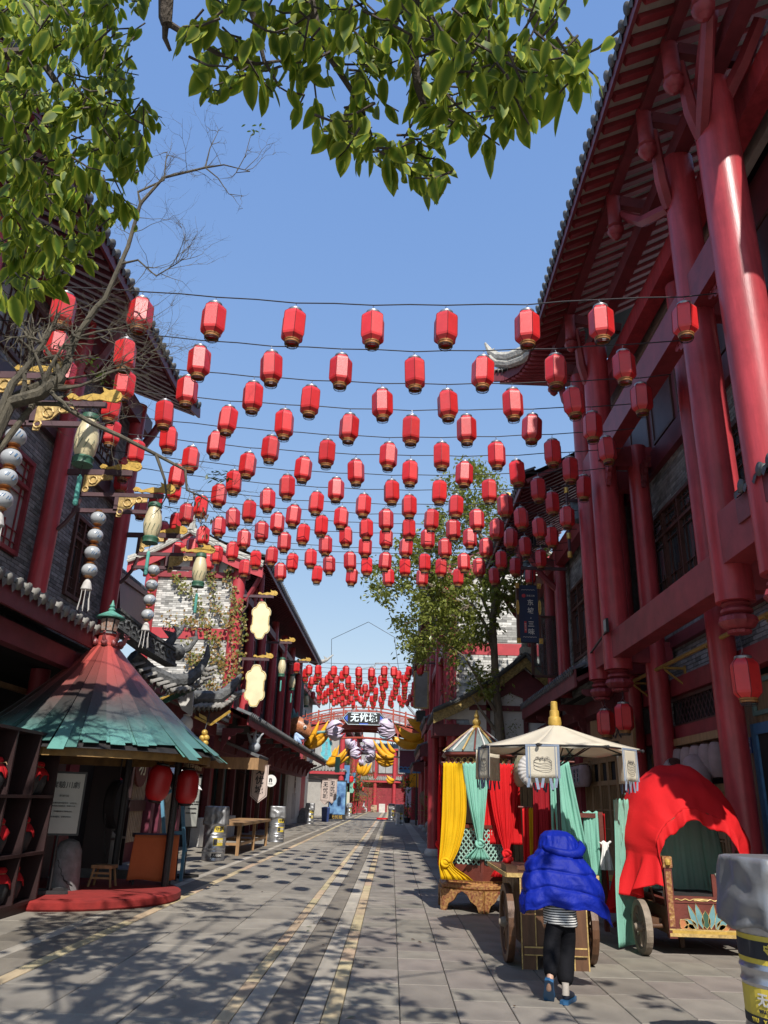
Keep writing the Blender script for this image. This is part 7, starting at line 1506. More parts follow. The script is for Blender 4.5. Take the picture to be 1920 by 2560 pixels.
# shelves with wine jars
mt['shelf'] = M('shaded_red_shelf', (.024, .008, .008), .55, .2, 5, .1, dirt=.2)  # red darkened in the colour itself, standing in for tree shade on the shelf
def shelf(x, y0, y1, z1, cols_, rows_, label, depth=.5, parent=None):
    t = thing('jar_shelf', label, 'shelf', (x-depth/2, (y0+y1)/2, 0))
    MB().bx(x-depth, x-depth+.03, y0, y1, .1, z1).build('back', mt['shelf'], t)
    for k in range(cols_+1): y = y0+(y1-y0)*k/cols_; MB().bx(x-depth, x, y-.018, y+.018, .1, z1).build('upright', mt['shelf'], t)
    for z in rows_: MB().bx(x-depth, x+.004, y0, y1, z-.02, z+.02).build('shelf_board', mt['shelf'], t)
    MB().bx(x-depth, x-.02, y0, y1, 0, .1).build('plinth', mt['shelf'], t)
    return t
shelf(-4.92, 9.0, 11.9, 2.30, 4, (.12, .73, 1.47, 2.30), 'tall shade-darkened red shelf of wine jars beside the round stage')
shelf(-5.15, 15.35, 16.2, 2.2, 1, (.1, .75, 1.45, 2.2), 'narrow dark shelf of wine jars behind the orange table')
mt['clay'] = M('black_clay_jar', (.022, .022, .024), .6, .25, 8, .2); mt['capc'] = cloth_mat('red_jar_cloth', (.45, .012, .016), .1)
jar = thing('wine_jar', 'black clay wine jar with red cloth tied over its mouth on the tall shelf', 'jar', (0, 0, 0), 0, 'wine jars on the shelf beside the stage')
MB().lathe((0, 0, 0), [(.10, 0), (.13, .03), (.165, .16), (.17, .26), (.13, .34), (.10, .36)], 18).build('jar_body', mt['clay'], jar, True, local=True)
MB().lathe((0, 0, 0), [(.0, .455), (.09, .45), (.115, .42), (.11, .385), (.09, .375)], 18).build('jar_lid', mt['capc'], jar, True, local=True)
b = MB(); b.sheet(lambda i, j: (math.cos(2*math.pi*i)*(.092+.10*j), math.sin(2*math.pi*i)*(.092+.10*j), .378-.05*j-.10*j*j*(.6+.8*max(0, math.cos(8*math.pi*i)))), 40, 5); b.build('cloth_skirt', mt['capc'], jar, 'all', local=True, solid=.004)
b = MB(); b.tube([(math.cos(R(30*k))*.10, math.sin(R(30*k))*.10, .377) for k in range(13)], .007, 5); b.tube([(.10, 0, .377), (.15, .02, .39), (.17, .02, .36)], .006, 4); b.build('straw_tie', mt['lwood'], jar, local=True)
jp = [(10.35, 1.49), (10.0, 1.49), (9.55, 1.49), (11.35, 1.49), (11.68, 1.49), (11.5, .75), (10.7, .75), (10.35, .75), (9.6, .75), (11.05, .14), (11.45, .14), (10.4, .14), (9.8, .14), (9.3, .14)]
for i, (y, z) in enumerate(jp):
    p = (-5.13+random.uniform(-.02, .02), y, z)
    if i == 0: jar.location = p
    else: copy_tree(jar, p, random.uniform(0, 6.2))
for y, z in ((15.6, .77), (15.9, .77), (15.65, 1.47)):
    j2 = copy_tree(jar, (-5.35, y, z), random.uniform(0, 6)); j2['label'] = 'black wine jar with red cloth cap on the narrow shelf behind the orange table'; j2['group'] = 'wine jars on the narrow shelf'
# notice stands
def notice(x, y, rz, label, title, dark=False, h0=.95, W=.52, H=.86):
    t = thing('notice_stand', label, 'sign', (x, y, .0)); d = Vector((math.cos(rz), math.sin(rz), 0)); n = Vector((d.y, -d.x, 0)); c = Vector((x, y, 0)); zb = .13 if y < 15 else 0
    b = MB()
    for s in (-1, 1): b.obox(c+d*.24*s-n*.17+Vector((0, 0, zb+.025)), c+d*.24*s+n*.17+Vector((0, 0, zb+.025)), .05, .05); b.obox(c+d*-.24+n*.17*s+Vector((0, 0, zb+.027)), c+d*.24+n*.17*s+Vector((0, 0, zb+.027)), .05, .05)
    b.build('base', mt['black'], t); MB().cyl(c+Vector((0, 0, zb)), c+Vector((0, 0, h0+.1)), .022).build('pole', mt['black'], t)
    MB().obox(c+Vector((0, 0, h0)), c+Vector((0, 0, h0+H)), W+.07, .03, n).build('frame', mt['black'], t) if 0 else None
    fr = MB(); P_ = lambda u, z, q: c+d*u+n*q+Vector((0, 0, z))
    fr.add([P_(-W/2-.03, h0-.03, -.02), P_(W/2+.03, h0-.03, -.02), P_(W/2+.03, h0+H+.03, -.02), P_(-W/2-.03, h0+H+.03, -.02), P_(-W/2-.03, h0-.03, .02), P_(W/2+.03, h0-.03, .02), P_(W/2+.03, h0+H+.03, .02), P_(-W/2-.03, h0+H+.03, .02)], [(0,1,2,3),(7,6,5,4),(0,4,5,1),(1,5,6,2),(2,6,7,3),(3,7,4,0)]); fr.build('frame', mt['black'], t)
    o = MB().add([P_(-W/2, h0, .024), P_(W/2, h0, .024), P_(W/2, h0+H, .024), P_(-W/2, h0+H, .024)], [(0, 1, 2, 3)]).build('notice_sheet', mt['notice'] if 'notice' in mt else mt.setdefault('notice', M('pale_notice_paper', (.40, .41, .37), .35, .1, 1.5, 0)), t)
    text(title, .105, mt['ink'], o, P_(0, h0+H*.80, .028), d)
    for k, (z, s, w_) in enumerate(((.62, '表演时间', .035), (.50, '一、演出期间请勿随意走动，注意安全。', .024), (.45, '二、请看管好随身物品，照看好小孩。', .024), (.36, '三、请勿翻越舞台及触摸道具。', .024), (.27, '祝您观演愉快，谢谢您的配合。', .024))): text(s, w_, mt['ink'], o, P_(0, h0+H*z, .027), d)
    return t
notice(-5.05, 12.62, R(22), 'white notice with black heading on a black stand beside the jar shelf', '實驗川劇')
notice(-4.15, 17.05, R(62), 'narrow pale notice on a black stand behind the blue trestle', '實驗川劇', W=.4, H=.95)
# stool and table
t = thing('wooden_stool', 'small worn wooden stool on the red stage', 'stool', (-4.62, 13.75, .13)); c = Vector((-4.65, 13.75, .13))
MB().bx(c.x-.17, c.x+.17, c.y-.14, c.y+.14, .40, .45).build('seat', mt['lwood'], t)
for sx in (-1, 1):
    for sy in (-1, 1): MB().tube([c+Vector((sx*.13, sy*.1, .28)), c+Vector((sx*.18, sy*.13, 0))], .02, 6).build('leg', mt['lwood'], t)
MB().obox(c+Vector((-.155, -.12, .13)), c+Vector((.155, -.12, .13)), .02, .03).obox(c+Vector((-.15, -.11, .2)), c+Vector((.15, -.11, .2)), .02, .03).build('rung', mt['lwood'], t)
t = thing('folding_table', 'small table covered by an orange cloth with a slate blue side on the stage', 'table', (-4.05, 14.4, .13)); c = Vector((-4.07, 14.42, .13)); d = Vector((.92, .39, 0)); n = Vector((.39, -.92, 0))
q = lambda u, v, z: c+d*u+n*v+Vector((0, 0, z))
MB().add([q(-.36, .26, .72), q(.36, .26, .72), q(.36, -.26, .72), q(-.36, -.26, .72), q(-.36, .26, .76), q(.36, .26, .76), q(.36, -.26, .76), q(-.36, -.26, .76)], [(3,2,1,0),(4,5,6,7),(0,1,5,4),(1,2,6,5),(2,3,7,6),(3,0,4,7)]).build('table_top', mt['wood'], t)
for u in (-.3, .3):
    for v in (-.2, .2): MB().cyl(q(u, v, 0), q(u, v, .72), .018, n=8).build('leg', mt['black'], t)
b = MB(); b.sheet(lambda i, j: q(-.37+.74*i - .05*j*(1-i), .262+.04*j+.015*math.sin(9*i)*j, .77-.70*j+.02*math.sin(7*i)*j), 30, 10); o = b.build('orange_cloth', CM['org'], t, 'all', solid=.006)
b = MB(); b.sheet(lambda i, j: q(-.37+.74*i, .262-.53*j, .772+.004*math.sin(9*i*j)), 6, 6); b.sheet(lambda i, j: q(.372+.03*j+.01*math.sin(12*i)*j, .26-.52*i, .77-.72*j), 12, 8); b.build('slate_cloth', cloth_mat('slate_cloth', (.075, .085, .13), .1), t, 'all', solid=.006)
# two ribbed red lanterns on chains under the hut rim
def chain(mb, p, q, step=.055, r=.016):
    p, q = Vector(p), Vector(q); n = max(2, int((q-p).length/step)); d = (q-p).normalized(); u = d.orthogonal().normalized(); v = d.cross(u)
    for k in range(n):
        c = p.lerp(q, (k+.5)/n); a, b_ = (u, v) if k % 2 else (v, u)
        mb.tube([c+d*step*.62*math.cos(t_)+a*r*math.sin(t_) for t_ in [R(60*i) for i in range(7)]], .006, 4, False)
mt['rlan'] = M('ribbed_red_lantern', (.42, .012, .014), .45, .1, 6, .1)
for i, (u, v, y, tilt) in enumerate(((397, 1957, 13.2, .12), (468, 1967, 14.0, 0))):
    c = ony(u, v, y); t = thing('ribbed_lantern', ('ribbed red paper lantern catching the sun, hung by a chain from the hut rim', 'plain shaded red paper lantern hung at the end of the hut rim')[i], 'lantern', c)
    pr = []
    for k in range(41): z = -.27+.54*k/40; r_ = .19*(1-abs(z/.27)**4*.45)+(.004 if k % 2 else -.004); pr.append((r_, z))
    MB().lathe((0, 0, 0), pr, 22).xf(Matrix.Translation(c) @ Matrix.Rotation(tilt, 4, 'Y')).build('paper_body', mt['rlan'], t, 'all')
    MB().lathe((0, 0, 0), [(.10, .26), (.11, .29), (.08, .31)], 14).lathe((0, 0, 0), [(.08, -.31), (.11, -.29), (.10, -.26)], 14).xf(Matrix.Translation(c) @ Matrix.Rotation(tilt, 4, 'Y')).build('black_caps', mt['black'], t, True)
    b = MB(); chain(b, c+Vector((tilt*.3, 0, .3)), Vector((c.x, c.y, 2.12))); b.build('chain', mt['black'], t)
for i, (a, b_) in enumerate(((ony(447, 1905, 13.6), ony(420, 2120, 13.9)), (ony(385, 1897, 13.0), ony(447, 1910, 13.6)), (ony(263, 2035, 14.3), ony(262, 2140, 14.3)), (ony(145, 2150, 12.95), ony(180, 2215, 12.9)))):
    mb = MB()
    if i in (1, 3):
        mid = (a+b_)/2+Vector((0, 0, -.1)); chain(mb, a, mid); chain(mb, mid, b_)
    else: chain(mb, a, b_)
    tag(mb.build('iron_chain', mt['black']), ('thick iron chain hanging beside the blue trestle', 'short iron chain looped under the hut rim', 'thin iron chain hanging before the white stone tablet', 'iron chain looped round the grey stump')[i], 'chain')
tag(MB().lathe((-5.05, 13.15, .13), [(.24, 0), (.22, .3), (.2, .55), (.14, .68), (.05, .72)], 18).build('grey_stump', mt['brickd'], None, True), 'rounded grey stone stump on the stage behind the notice', 'stump')
c = ony(258, 2115, 15.5)
tag(MB().prism([(-.32, 0), (.32, 0), (.32, .12), (.26, .3), (.3, .42), (.2, .55), (.1, .66), (-.05, .7), (-.18, .62), (-.26, .45), (-.3, .3)], (c.x, c.y, 0.25), (.95, .3, 0), (0, 0, 1), (-.03, .1, 0)).build('stone_tablet', mt['plaster']), 'white carved stone tablet in the dark shop behind the stool', 'tablet')
MBs = MB().bx(c.x-.8, c.x+.9, c.y-.2, c.y+.9, 0, .25); tag(MBs.build('stone_step', mt['brickd']), 'grey stone step carrying the white tablet', 'step')
# drum hanging dark in the shop, blue trestle with awning, hanging plaque
t = thing('blue_trestle', 'pale blue painted trestle frame with white awning behind the hanging lanterns', 'trestle', (-4.6, 16.6, 0)); mt['pblue'] = M('pale_blue_paint', (.10, .25, .36), .5, .2, 6, .1, dirt=.2)
y = 16.3
for (u0, v0), (u1, v1) in (((405, 1990), (412, 2110)), ((455, 1985), (462, 2130)), ((387, 2088), (412, 2090)), ((428, 2082), (460, 2082)), ((420, 1982), (452, 1962))): MB().obox(ony(u0, v0, y), ony(u1, v1, y), .06, .06, (0, 1, 0)).build('trestle_bar', mt['pblue'], t)
for u in (412, 462): p = ony(u, 2110, y); MB().obox(p, (p.x, y, 0), .06, .06, (0, 1, 0)).build('trestle_leg', mt['pblue'], t)
q = [ony(412, 1905, 16.2), ony(470, 1925, 16.6), ony(505, 1975, 15.7), ony(452, 1960, 15.5)]; MB().add(q, [(0, 1, 2, 3)]).build('awning', mt['white'], t, solid=.01)
MB().add([q[0], q[3], q[3]+Vector((0, .05, -.45)), q[0]+Vector((0, 0, -.1))], [(0, 1, 2, 3)]).build('awning_side', mt['black'], t, solid=.01)
t = thing('hanging_plaque', 'dark red hanging plaque with pale characters beneath the hut rim', 'sign', ony(482, 1912, 14.3)); a, b_, c2, d2 = ony(452, 1912, 14.2), ony(515, 1925, 14.3), ony(508, 1936, 14.3), ony(450, 1924, 14.2)
cc = ony(482, 1918, 14.25); dd = (ony(515, 1926, 14.5)-ony(452, 1911, 14.0)).normalized()
MB().obox(cc-dd*.26, cc+dd*.26, .03, .16).build('board', mt['cartd'], t); text('川劇天府館', .09, mt['cream'], t, cc+Vector((-.0, -.02, 0)), dd)
MB().cyl(cc-dd*.2+Vector((0, 0, .06)), cc-dd*.2+Vector((0, 0, .35)), .008).cyl(cc+dd*.2+Vector((0, 0, .06)), cc+dd*.2+Vector((0, 0, .35)), .008).build('hanger', mt['black'], t)
t = thing('stage_drum', 'large dark round drum hanging in the shadow of the hut', 'drum', ony(290, 2020, 15)); c = ony(290, 2010, 15.0)
MB().tube([c+Vector((-.1, 0, 0)), c+Vector((-.06, 0, 0)), c+Vector((.06, 0, 0)), c+Vector((.1, 0, 0))], [.38, .42, .42, .38], 24).build('drum_body', mt['dark'], t, True); MB().cyl(c+Vector((0, 0, .4)), c+Vector((0, 0, 1.3)), .012).build('drum_rope', mt['wire'], t)
# ================================================================ steel drum bins with silver covers
mt['foil'] = M('silver_cover_cloth', (.27, .27, .275), .42, .15, 3, .25, 9, metal=.55); mt['stick'] = M('yellow_sticker', (.62, .47, .06), .45, .1, 5, 0, dirt=.15)
def drum(x, y, label, rz=0, H=.88, cover=.42, stick=True, box=True, big=False):
    t = thing('drum_bin', label, 'bin', (x, y, 0), 0); r = .29; c = Vector((x, y, 0))
    pr = [(r*.97, 0), (r*1.02, .01), (r*1.02, .03), (r, .04)]
    for z in (.22, .30, .56, .64): pr += [(r, z-.025), (r*1.035, z), (r, z+.025)]
    pr += [(r, .85), (r*1.02, .86), (r*1.02, .88), (r*.97, .88)]
    MB().lathe(c, pr, 32).build('drum_body', mt['steel'], t, True)
    if stick:
        def band(a0, a1, z0, z1, m_, dr=.003): MB().sheet(lambda i, j: c+Vector((math.cos(a0+(a1-a0)*i)*(r+dr), math.sin(a0+(a1-a0)*i)*(r+dr), z0+(z1-z0)*j)), 24 if a1-a0 > 1 else 8, 1).build('sticker', m_, t)
        def arc_text(s, ac, z, size, m_):
            for k, ch in enumerate(s):
                a = ac + (k-(len(s)-1)/2)*size*.98/r; text(ch, size, m_, t, c+Vector((math.cos(a)*(r+.007), math.sin(a)*(r+.007), z)), (-math.sin(a), math.cos(a), 0), depth=.001, bold=.002)
        f = R(-90)+rz
        if big:
            band(f-2.2, f+2.2, .67, .83, mt['stick']); band(f-2.2, f+2.2, .70, .80, mt['ink'], .005); arc_text('守梦人', f-.75, .75, .07, mt['stick']); arc_text('守梦人', f+.6, .75, .07, mt['stick'])
            band(f-2.2, f+2.2, .35, .54, mt['stick']); arc_text('无忧城乐园', f-.75, .475, .075, mt['plaster']); arc_text('无忧城乐园', f+.9, .475, .075, mt['plaster'])
            band(f-2.2, f+2.2, .335, .385, mt['ink'], .005); arc_text('WUYOUCHENGLEYUAN', f-.7, .415, .025, mt['ink']); arc_text('WU YOU CHENG LE YUAN', f-.6, .36, .03, mt['stick'])
            band(f-2.2, f+2.2, .06, .20, mt['stick']); band(f-2.2, f+2.2, .075, .185, mt['ink'], .005); arc_text('人间无忧', f-.8, .13, .07, mt['plaster'])
        else:
            g_ = f+.55
            band(g_-.45, g_+.45, .68, .82, mt['stick']); arc_text('守梦', g_, .75, .10, mt['ink']); band(g_-.45, g_+.45, .36, .54, mt['stick']); band(g_-.42, g_-.1, .38, .52, mt['ink'], .005); arc_text('无忧', g_+.15, .46, .08, mt['plaster']); band(g_-.5, g_+.45, .08, .18, mt['ink'], .004); arc_text('人间无忧', g_, .13, .06, mt['plaster'])
    if cover:
        w_ = .27 if box else .25
        def cv(i, j):
            a = 2*math.pi*i; s = max(abs(math.cos(a)), abs(math.sin(a))); rr = w_*(1/s)**.75
            if j < .35: q = j/.35; rr *= q; z = H+cover
            else:
                q = (j-.35)/.65; z = H+cover-(cover+.02)*q; rr *= 1+.10*q
            nn = ((.5-abs(mnoise.noise(Vector((math.cos(a)*1.9+x, math.sin(a)*1.9+y, z*5)))))*.055 + mnoise.noise(Vector((math.cos(a)*4+x, math.sin(a)*4+y, z*8)))*.012)*(0.15 if j < .35 else 1)
            return c+Vector((math.cos(a+rz)*(rr+nn), math.sin(a+rz)*(rr+nn), z + (.02*math.sin(5*a+x) if j > .9 else 0) + nn*.15))
        MB().sheet(cv, 56, 22).build('silver_cover', mt['foil'], t, 'all', solid=.006)
    return t
drum(2.56, 5.62, 'weathered steel drum with yellow and black bands and a silver cover near the carriage', .2, cover=.40, big=True)
drum(-4.56, 21.65, 'steel drum bin with silver cover beside the wooden table and the slatted shop front', 0)
drum(-4.3, 31.4, 'steel drum bin with wide silver cover at the far end of the wooden table', .15, cover=.38)
drum(-5.4, 55, 'steel drum bin beside the stone seats and the tall white board', 0)
drum(.62, 59.8, 'steel drum bin with boxed white cover beside the green conical tree', 0, cover=.5)
drum(.05, 74, 'steel drum bin standing behind the one next to the conical tree', 0, cover=.5)
drum(-4.35, 86, 'steel drum bin before the red columned gatehouse', 0, cover=.4)
tag(MB().bx(-1.3, -.1, 75.5, 77, .005, .12).build('red_mat', CM['red']), 'red folded mat lying at the far end of the pale strip', 'mat')
# wooden work table
t = thing('work_table', 'plain wooden trestle table with stretchers standing between two steel drums', 'table', (-4.75, 26.2, 0))
MB().bx(-5.3, -4.2, 23.4, 29.0, .78, .86).build('table_top', mt['lwood'], t)
for x in (-5.2, -4.3):
    for y in (23.6, 26.2, 28.8): MB().bx(x-.045, x+.045, y-.045, y+.045, 0, .78).build('leg', mt['lwood'], t)
for x in (-5.2, -4.3): MB().bx(x-.02, x+.02, 23.6, 28.8, .24, .32).build('stretcher', mt['lwood'], t)
for y in (23.6, 26.2, 28.8): MB().bx(-5.2, -4.3, y-.02, y+.02, .26, .33).build('stretcher', mt['lwood'], t)
# ================================================================ trees
def leaf_mat(name, c_mid, c_edge, trans, tcol, rough=.42, spec=.5):
    m = bpy.data.materials.new(name); m.use_nodes = True; N = m.node_tree.nodes; L = m.node_tree.links; b = N['Principled BSDF']
    uv = N.new('ShaderNodeUVMap'); uv.uv_map = 'leaf'; sp = N.new('ShaderNodeSeparateXYZ'); L.new(uv.outputs[0], sp.inputs[0])
    wv = N.new('ShaderNodeTexWave'); wv.inputs['Scale'].default_value = 2.2; wv.inputs['Distortion'].default_value = 1.5   # veins
    mp = N.new('ShaderNodeCombineXYZ'); ab = N.new('ShaderNodeMath'); ab.operation = 'MULTIPLY_ADD'; ab.inputs[1].default_value = -.35
    L.new(sp.outputs[0], ab.inputs[0]); L.new(sp.outputs[1], ab.inputs[2]); L.new(ab.outputs[0], mp.inputs[0]); L.new(mp.outputs[0], wv.inputs['Vector'])
    ad = N.new('ShaderNodeMath'); ad.operation = 'MULTIPLY_ADD'; ad.inputs[1].default_value = .22; L.new(wv.outputs['Fac'], ad.inputs[0]); L.new(sp.outputs[0], ad.inputs[2])
    cr = N.new('ShaderNodeValToRGB'); cr.color_ramp.elements[0].position = .45; cr.color_ramp.elements[1].position = 1.08
    cr.color_ramp.elements[0].color = (*c_mid, 1); cr.color_ramp.elements[1].color = (*c_edge, 1); L.new(ad.outputs[0], cr.inputs[0])
    oi = N.new('ShaderNodeObjectInfo'); gi = N.new('ShaderNodeNewGeometry'); a2 = N.new('ShaderNodeMath'); a2.operation = 'ADD'; L.new(oi.outputs['Random'], a2.inputs[0]); L.new(gi.outputs['Random Per Island'], a2.inputs[1])
    fr = N.new('ShaderNodeMath'); fr.operation = 'FRACT'; L.new(a2.outputs[0], fr.inputs[0]); mr = N.new('ShaderNodeMapRange'); mr.inputs['To Min'].default_value = .72; mr.inputs['To Max'].default_value = 1.28; L.new(fr.outputs[0], mr.inputs['Value'])
    hs = N.new('ShaderNodeHueSaturation'); L.new(cr.outputs[0], hs.inputs['Color']); L.new(mr.outputs[0], hs.inputs['Value']); L.new(hs.outputs[0], b.inputs['Base Color'])
    b.inputs['Roughness'].default_value = rough; b.inputs['Specular IOR Level'].default_value = spec
    t = N.new('ShaderNodeBsdfTranslucent'); hs2 = N.new('ShaderNodeMix'); hs2.data_type = 'RGBA'; hs2.blend_type = 'MIX'; hs2.inputs[0].default_value = .5; L.new(hs.outputs[0], hs2.inputs[6]); hs2.inputs[7].default_value = (*tcol, 1); L.new(hs2.outputs[2], t.inputs[0])
    mx = N.new('ShaderNodeMixShader'); mx.inputs[0].default_value = trans; L.new(b.outputs[0], mx.inputs[1]); L.new(t.outputs[0], mx.inputs[2]); L.new(mx.outputs[0], N['Material Output'].inputs[0]); return m
def leaf_mesh(mat, L=1.0, W=.40, n=5, curl=.10, droop=.12):
    """pointed leaf along +x, folded at the midrib, n strips; uv = (distance from midrib, along)"""
    vs, fs, uv = [], [], []
    for i in range(n+1):
        s = i/n; w = W*.5*(math.sin(math.pi*(s**.80))**.75 if 0 < s < 1 else 0.0) ; z = -droop*s*s
        vs += [(L*s, -w, z+curl*w*1.6), (L*s, 0, z), (L*s, w, z+curl*w*1.6)]; 
    me = bpy.data.meshes.new('leaf')
    uvv = [(1, i/n*6) if k != 1 else (0, i/n*6) for i in range(n+1) for k in range(3)]
    for i in range(n):
        a = 3*i; fs += [(a, a+3, a+4, a+1), (a+1, a+4, a+5, a+2)]
    me.from_pydata(vs, [], fs); l = me.uv_layers.new(name='leaf')
    for p in me.polygons:
        for li in p.loop_indices: l.data[li].uv = uvv[me.loops[li].vertex_index]
    me.polygons.foreach_set('use_smooth', [True]*len(me.polygons)); me.materials.append(mat); return me
def leaves(name, mesh, ms, parent, limit=300, key=None):
    key = key or (lambda m: (m.translation-O).length); ms = sorted(ms, key=key); off = Matrix.Translation(-WL.get(parent.name, Vector((0, 0, 0))))
    for m in ms[:limit]: o = bpy.data.objects.new(name, mesh); COL.objects.link(o); o.parent = parent; o.matrix_local = off @ m
    rest = ms[limit:]
    if not rest: return
    vs = [v.co.copy() for v in mesh.vertices]; fs = [tuple(q.vertices) for q in mesh.polygons]; V_, F_ = [], []
    for m in rest:
        b = len(V_); V_ += [tuple(m @ v) for v in vs]; F_ += [tuple(b+i for i in f) for f in fs]
    me = bpy.data.meshes.new(name); me.from_pydata(V_, [], F_); l = me.uv_layers.new(name='leaf'); src = [0.0]*(2*len(mesh.loops)); mesh.uv_layers['leaf'].data.foreach_get('uv', src); l.data.foreach_set('uv', src*len(rest))
    me.polygons.foreach_set('use_smooth', [True]*len(me.polygons)); me.materials.append(mesh.materials[0]); stuff(link('foliage', me, parent))
def look(d, up=Vector((0, 0, 1)), roll=0):
    x = Vector(d).normalized(); y = up.cross(x)
    if y.length < 1e-4: y = Vector((0, 1, 0)).cross(x)
    y.normalize(); z = x.cross(y); m = Matrix((x, y, z)).transposed().to_4x4(); return m @ Matrix.Rotation(roll, 4, 'X')
rnd = random.Random(11)
def inpoly(x, y, P):
    c = False; j = len(P)-1
    for i in range(len(P)):
        if (P[i][1] > y) != (P[j][1] > y) and x < (P[j][0]-P[i][0])*(y-P[i][1])/(P[j][1]-P[i][1])+P[i][0]: c = not c
        j = i
    return c
# ---- T1: big-leaved street tree standing beside the camera, its fringe hanging into the view
T1 = thing('street_tree', 'large leafy tree whose yellow edged pointed leaves hang over the street', 'tree', (-1.0, -.8, 0))
MB().tube([(-1.0, -.8, 0), (-1.02, -.8, 2.5), (-.95, -.75, 5), (-1.05, -.6, 7.5), (-1.0, -.3, 10), (-.9, 0, 12.5)], [.2, .17, .14, .10, .06, .02], 10).build('trunk', mt['bark'], T1, True)
LM1 = leaf_mat('broad_leaf', (.068, .135, .014), (.36, .40, .045), .42, (.38, .46, .03), .5, .2); lf1 = leaf_mesh(LM1, W=.46)
ms1 = []; limbs = []; twigs = MB()
def spray(p, ax, n, size, hang=.75):
    """one twig with n leaves: leaf stalks leave a short axis and the blades hang"""
    ax = Vector(ax).normalized(); 
    for k in range(n):
        q = p + ax*size*1.1*(k/n-.4) + Vector((rnd.gauss(0, 1), rnd.gauss(0, 1), rnd.gauss(0, 1)))*size*.10
        a = rnd.uniform(0, 2*math.pi); d = ax*.35 + Vector((math.cos(a), math.sin(a), 0))*(1-hang)*1.1 + Vector((0, 0, -hang))*rnd.uniform(.7, 1.4) + Vector((rnd.gauss(0, .18), rnd.gauss(0, .18), rnd.gauss(0, .18)))
        s = size*rnd.uniform(.55, 1.12); ms1.append(Matrix.Translation(q) @ look(d, Vector((rnd.uniform(-1, 1), rnd.uniform(-1.3, -.2), rnd.uniform(-.2, .8))), rnd.uniform(-.7, .7)) @ Matrix.Scale(s, 4))
    twigs.tube([p-ax*size*.6+Vector((0, 0, size*.3)), p, p+ax*size*.6], [.006, .005, .003], 4)
top = [(380, -60), (420, 60), (440, 160), (470, 290), (560, 270), (610, 225), (690, 235), (720, 330), (800, 350), (880, 430), (960, 420), (1010, 470), (1090, 490), (1140, 395), (1200, 375), (1270, 420), (1330, 300), (1420, 270), (1510, 215), (1470, 120), (1420, 40), (1440, -60)]
gap = [[(395, 40), (560, 70), (545, 30), (540, -60), (400, -60)], [(470, 300), (420, 160), (400, 60), (440, 100), (500, 150)], [(1010, 200), (1070, 330), (1030, 330)]]
left = [(-60, -60), (370, -60), (360, 120), (300, 170), (330, 260), (400, 340), (340, 420), (330, 480), (270, 500), (330, 530), (320, 590), (230, 570), (250, 640), (200, 700), (120, 740), (60, 790), (-60, 800)]
holes = [(230, 170, 26), (205, 330, 22), (40, 60, 22), (310, 80, 20), (620, 80, 26), (150, 440, 20), (850, 230, 22), (1180, 150, 18), (740, 190, 18), (960, 90, 18), (255, 420, 26), (100, 560, 18), (1000, 330, 20)]
def scatter(P, N_, d0, d1, size, n, excl=()):
    c = 0; tries = 0
    while c < N_ and tries < N_*30:
        tries += 1; u = rnd.uniform(min(p[0] for p in P), max(p[0] for p in P)); v = rnd.uniform(min(p[1] for p in P), max(p[1] for p in P))
        if not inpoly(u, v+35, P) or any(inpoly(u, v, g_) for g_ in excl) or any((u-x)**2+(v+20-y)**2 < r*r for x, y, r in holes): continue
        t_ = rnd.uniform(d0, d1); p = ond(u, v, t_); spray(p, (rnd.uniform(-1, 1), rnd.uniform(-.6, .6), rnd.uniform(-.5, .2)), rnd.randint(*n), size*rnd.uniform(.85, 1.1)); c += 1
scatter(top, 215, 3.2, 4.5, .15, (3, 6), gap); scatter(left, 320, 4.4, 6.6, .165, (4, 7), gap)
scatter([(1100, 60), (1300, 150), (1500, 150), (1450, 250), (1300, 300), (1100, 380)], 26, 2.9, 3.3, .15, (3, 5))
# limbs seen in the picture, each running back to the trunk
def limb(px, dep, r0, r1, root=True, name='branch'):
    pts = [ond(u, v, t_) for (u, v), t_ in zip(px, dep)]
    if root: s = Vector((-1.0, -.5, max(6.0, pts[0].z+.6))); pts = [s, s.lerp(pts[0], .5)+Vector((0, 0, .35))] + pts
    rs = [r0+(r1-r0)*i/(len(pts)-1) for i in range(len(pts))]
    if root: rs[0] = rs[1] = min(r0, .02)
    MB().tube(pts, rs, 7).build(name, mt['bark'], T1, True); return pts
limb([(420, -120), (416, -20), (414, 45), (418, 62)], (3.6, 3.6, 3.6, 3.6), .05, .028); limb([(414, 50), (412, 95), (426, 128)], (3.6, 3.62, 3.65), .018, .008, False); limb([(420, 58), (480, 95), (545, 135), (640, 160), (720, 150)], (3.6, 3.65, 3.7, 3.75, 3.8), .016, .006, False)
limb([(1040, -80), (1030, 110), (1045, 215), (1062, 270), (1088, 320)], (3.7, 3.7, 3.7, 3.75, 3.8), .045, .008); limb([(1055, 255), (1030, 310), (1010, 345)], (3.72, 3.74, 3.8), .008, .004, False); limb([(1060, 268), (1105, 290), (1180, 330)], (3.74, 3.76, 3.8), .008, .004, False)
limb([(1230, -100), (1215, 40), (1200, 100), (1260, 180), (1350, 200)], (3.5, 3.5, 3.5, 3.5, 3.5), .04, .008); limb([(-80, 120), (20, 135), (70, 130), (110, 160), (150, 220), (250, 330), (300, 420)], (5.6, 5.6, 5.6, 5.5, 5.5, 5.5, 5.5), .06, .008); limb([(-60, 480), (20, 510), (80, 545), (110, 560)], (6.2, 6.2, 6.2, 6.2), .05, .012); limb([(760, -60), (790, 60), (830, 150), (900, 260), (930, 340)], (3.8, 3.8, 3.8, 3.85, 3.9), .04, .006); limb([(600, -60), (640, 60), (660, 150), (700, 220)], (3.7, 3.7, 3.7, 3.7), .03, .005)
nvis = len(ms1)
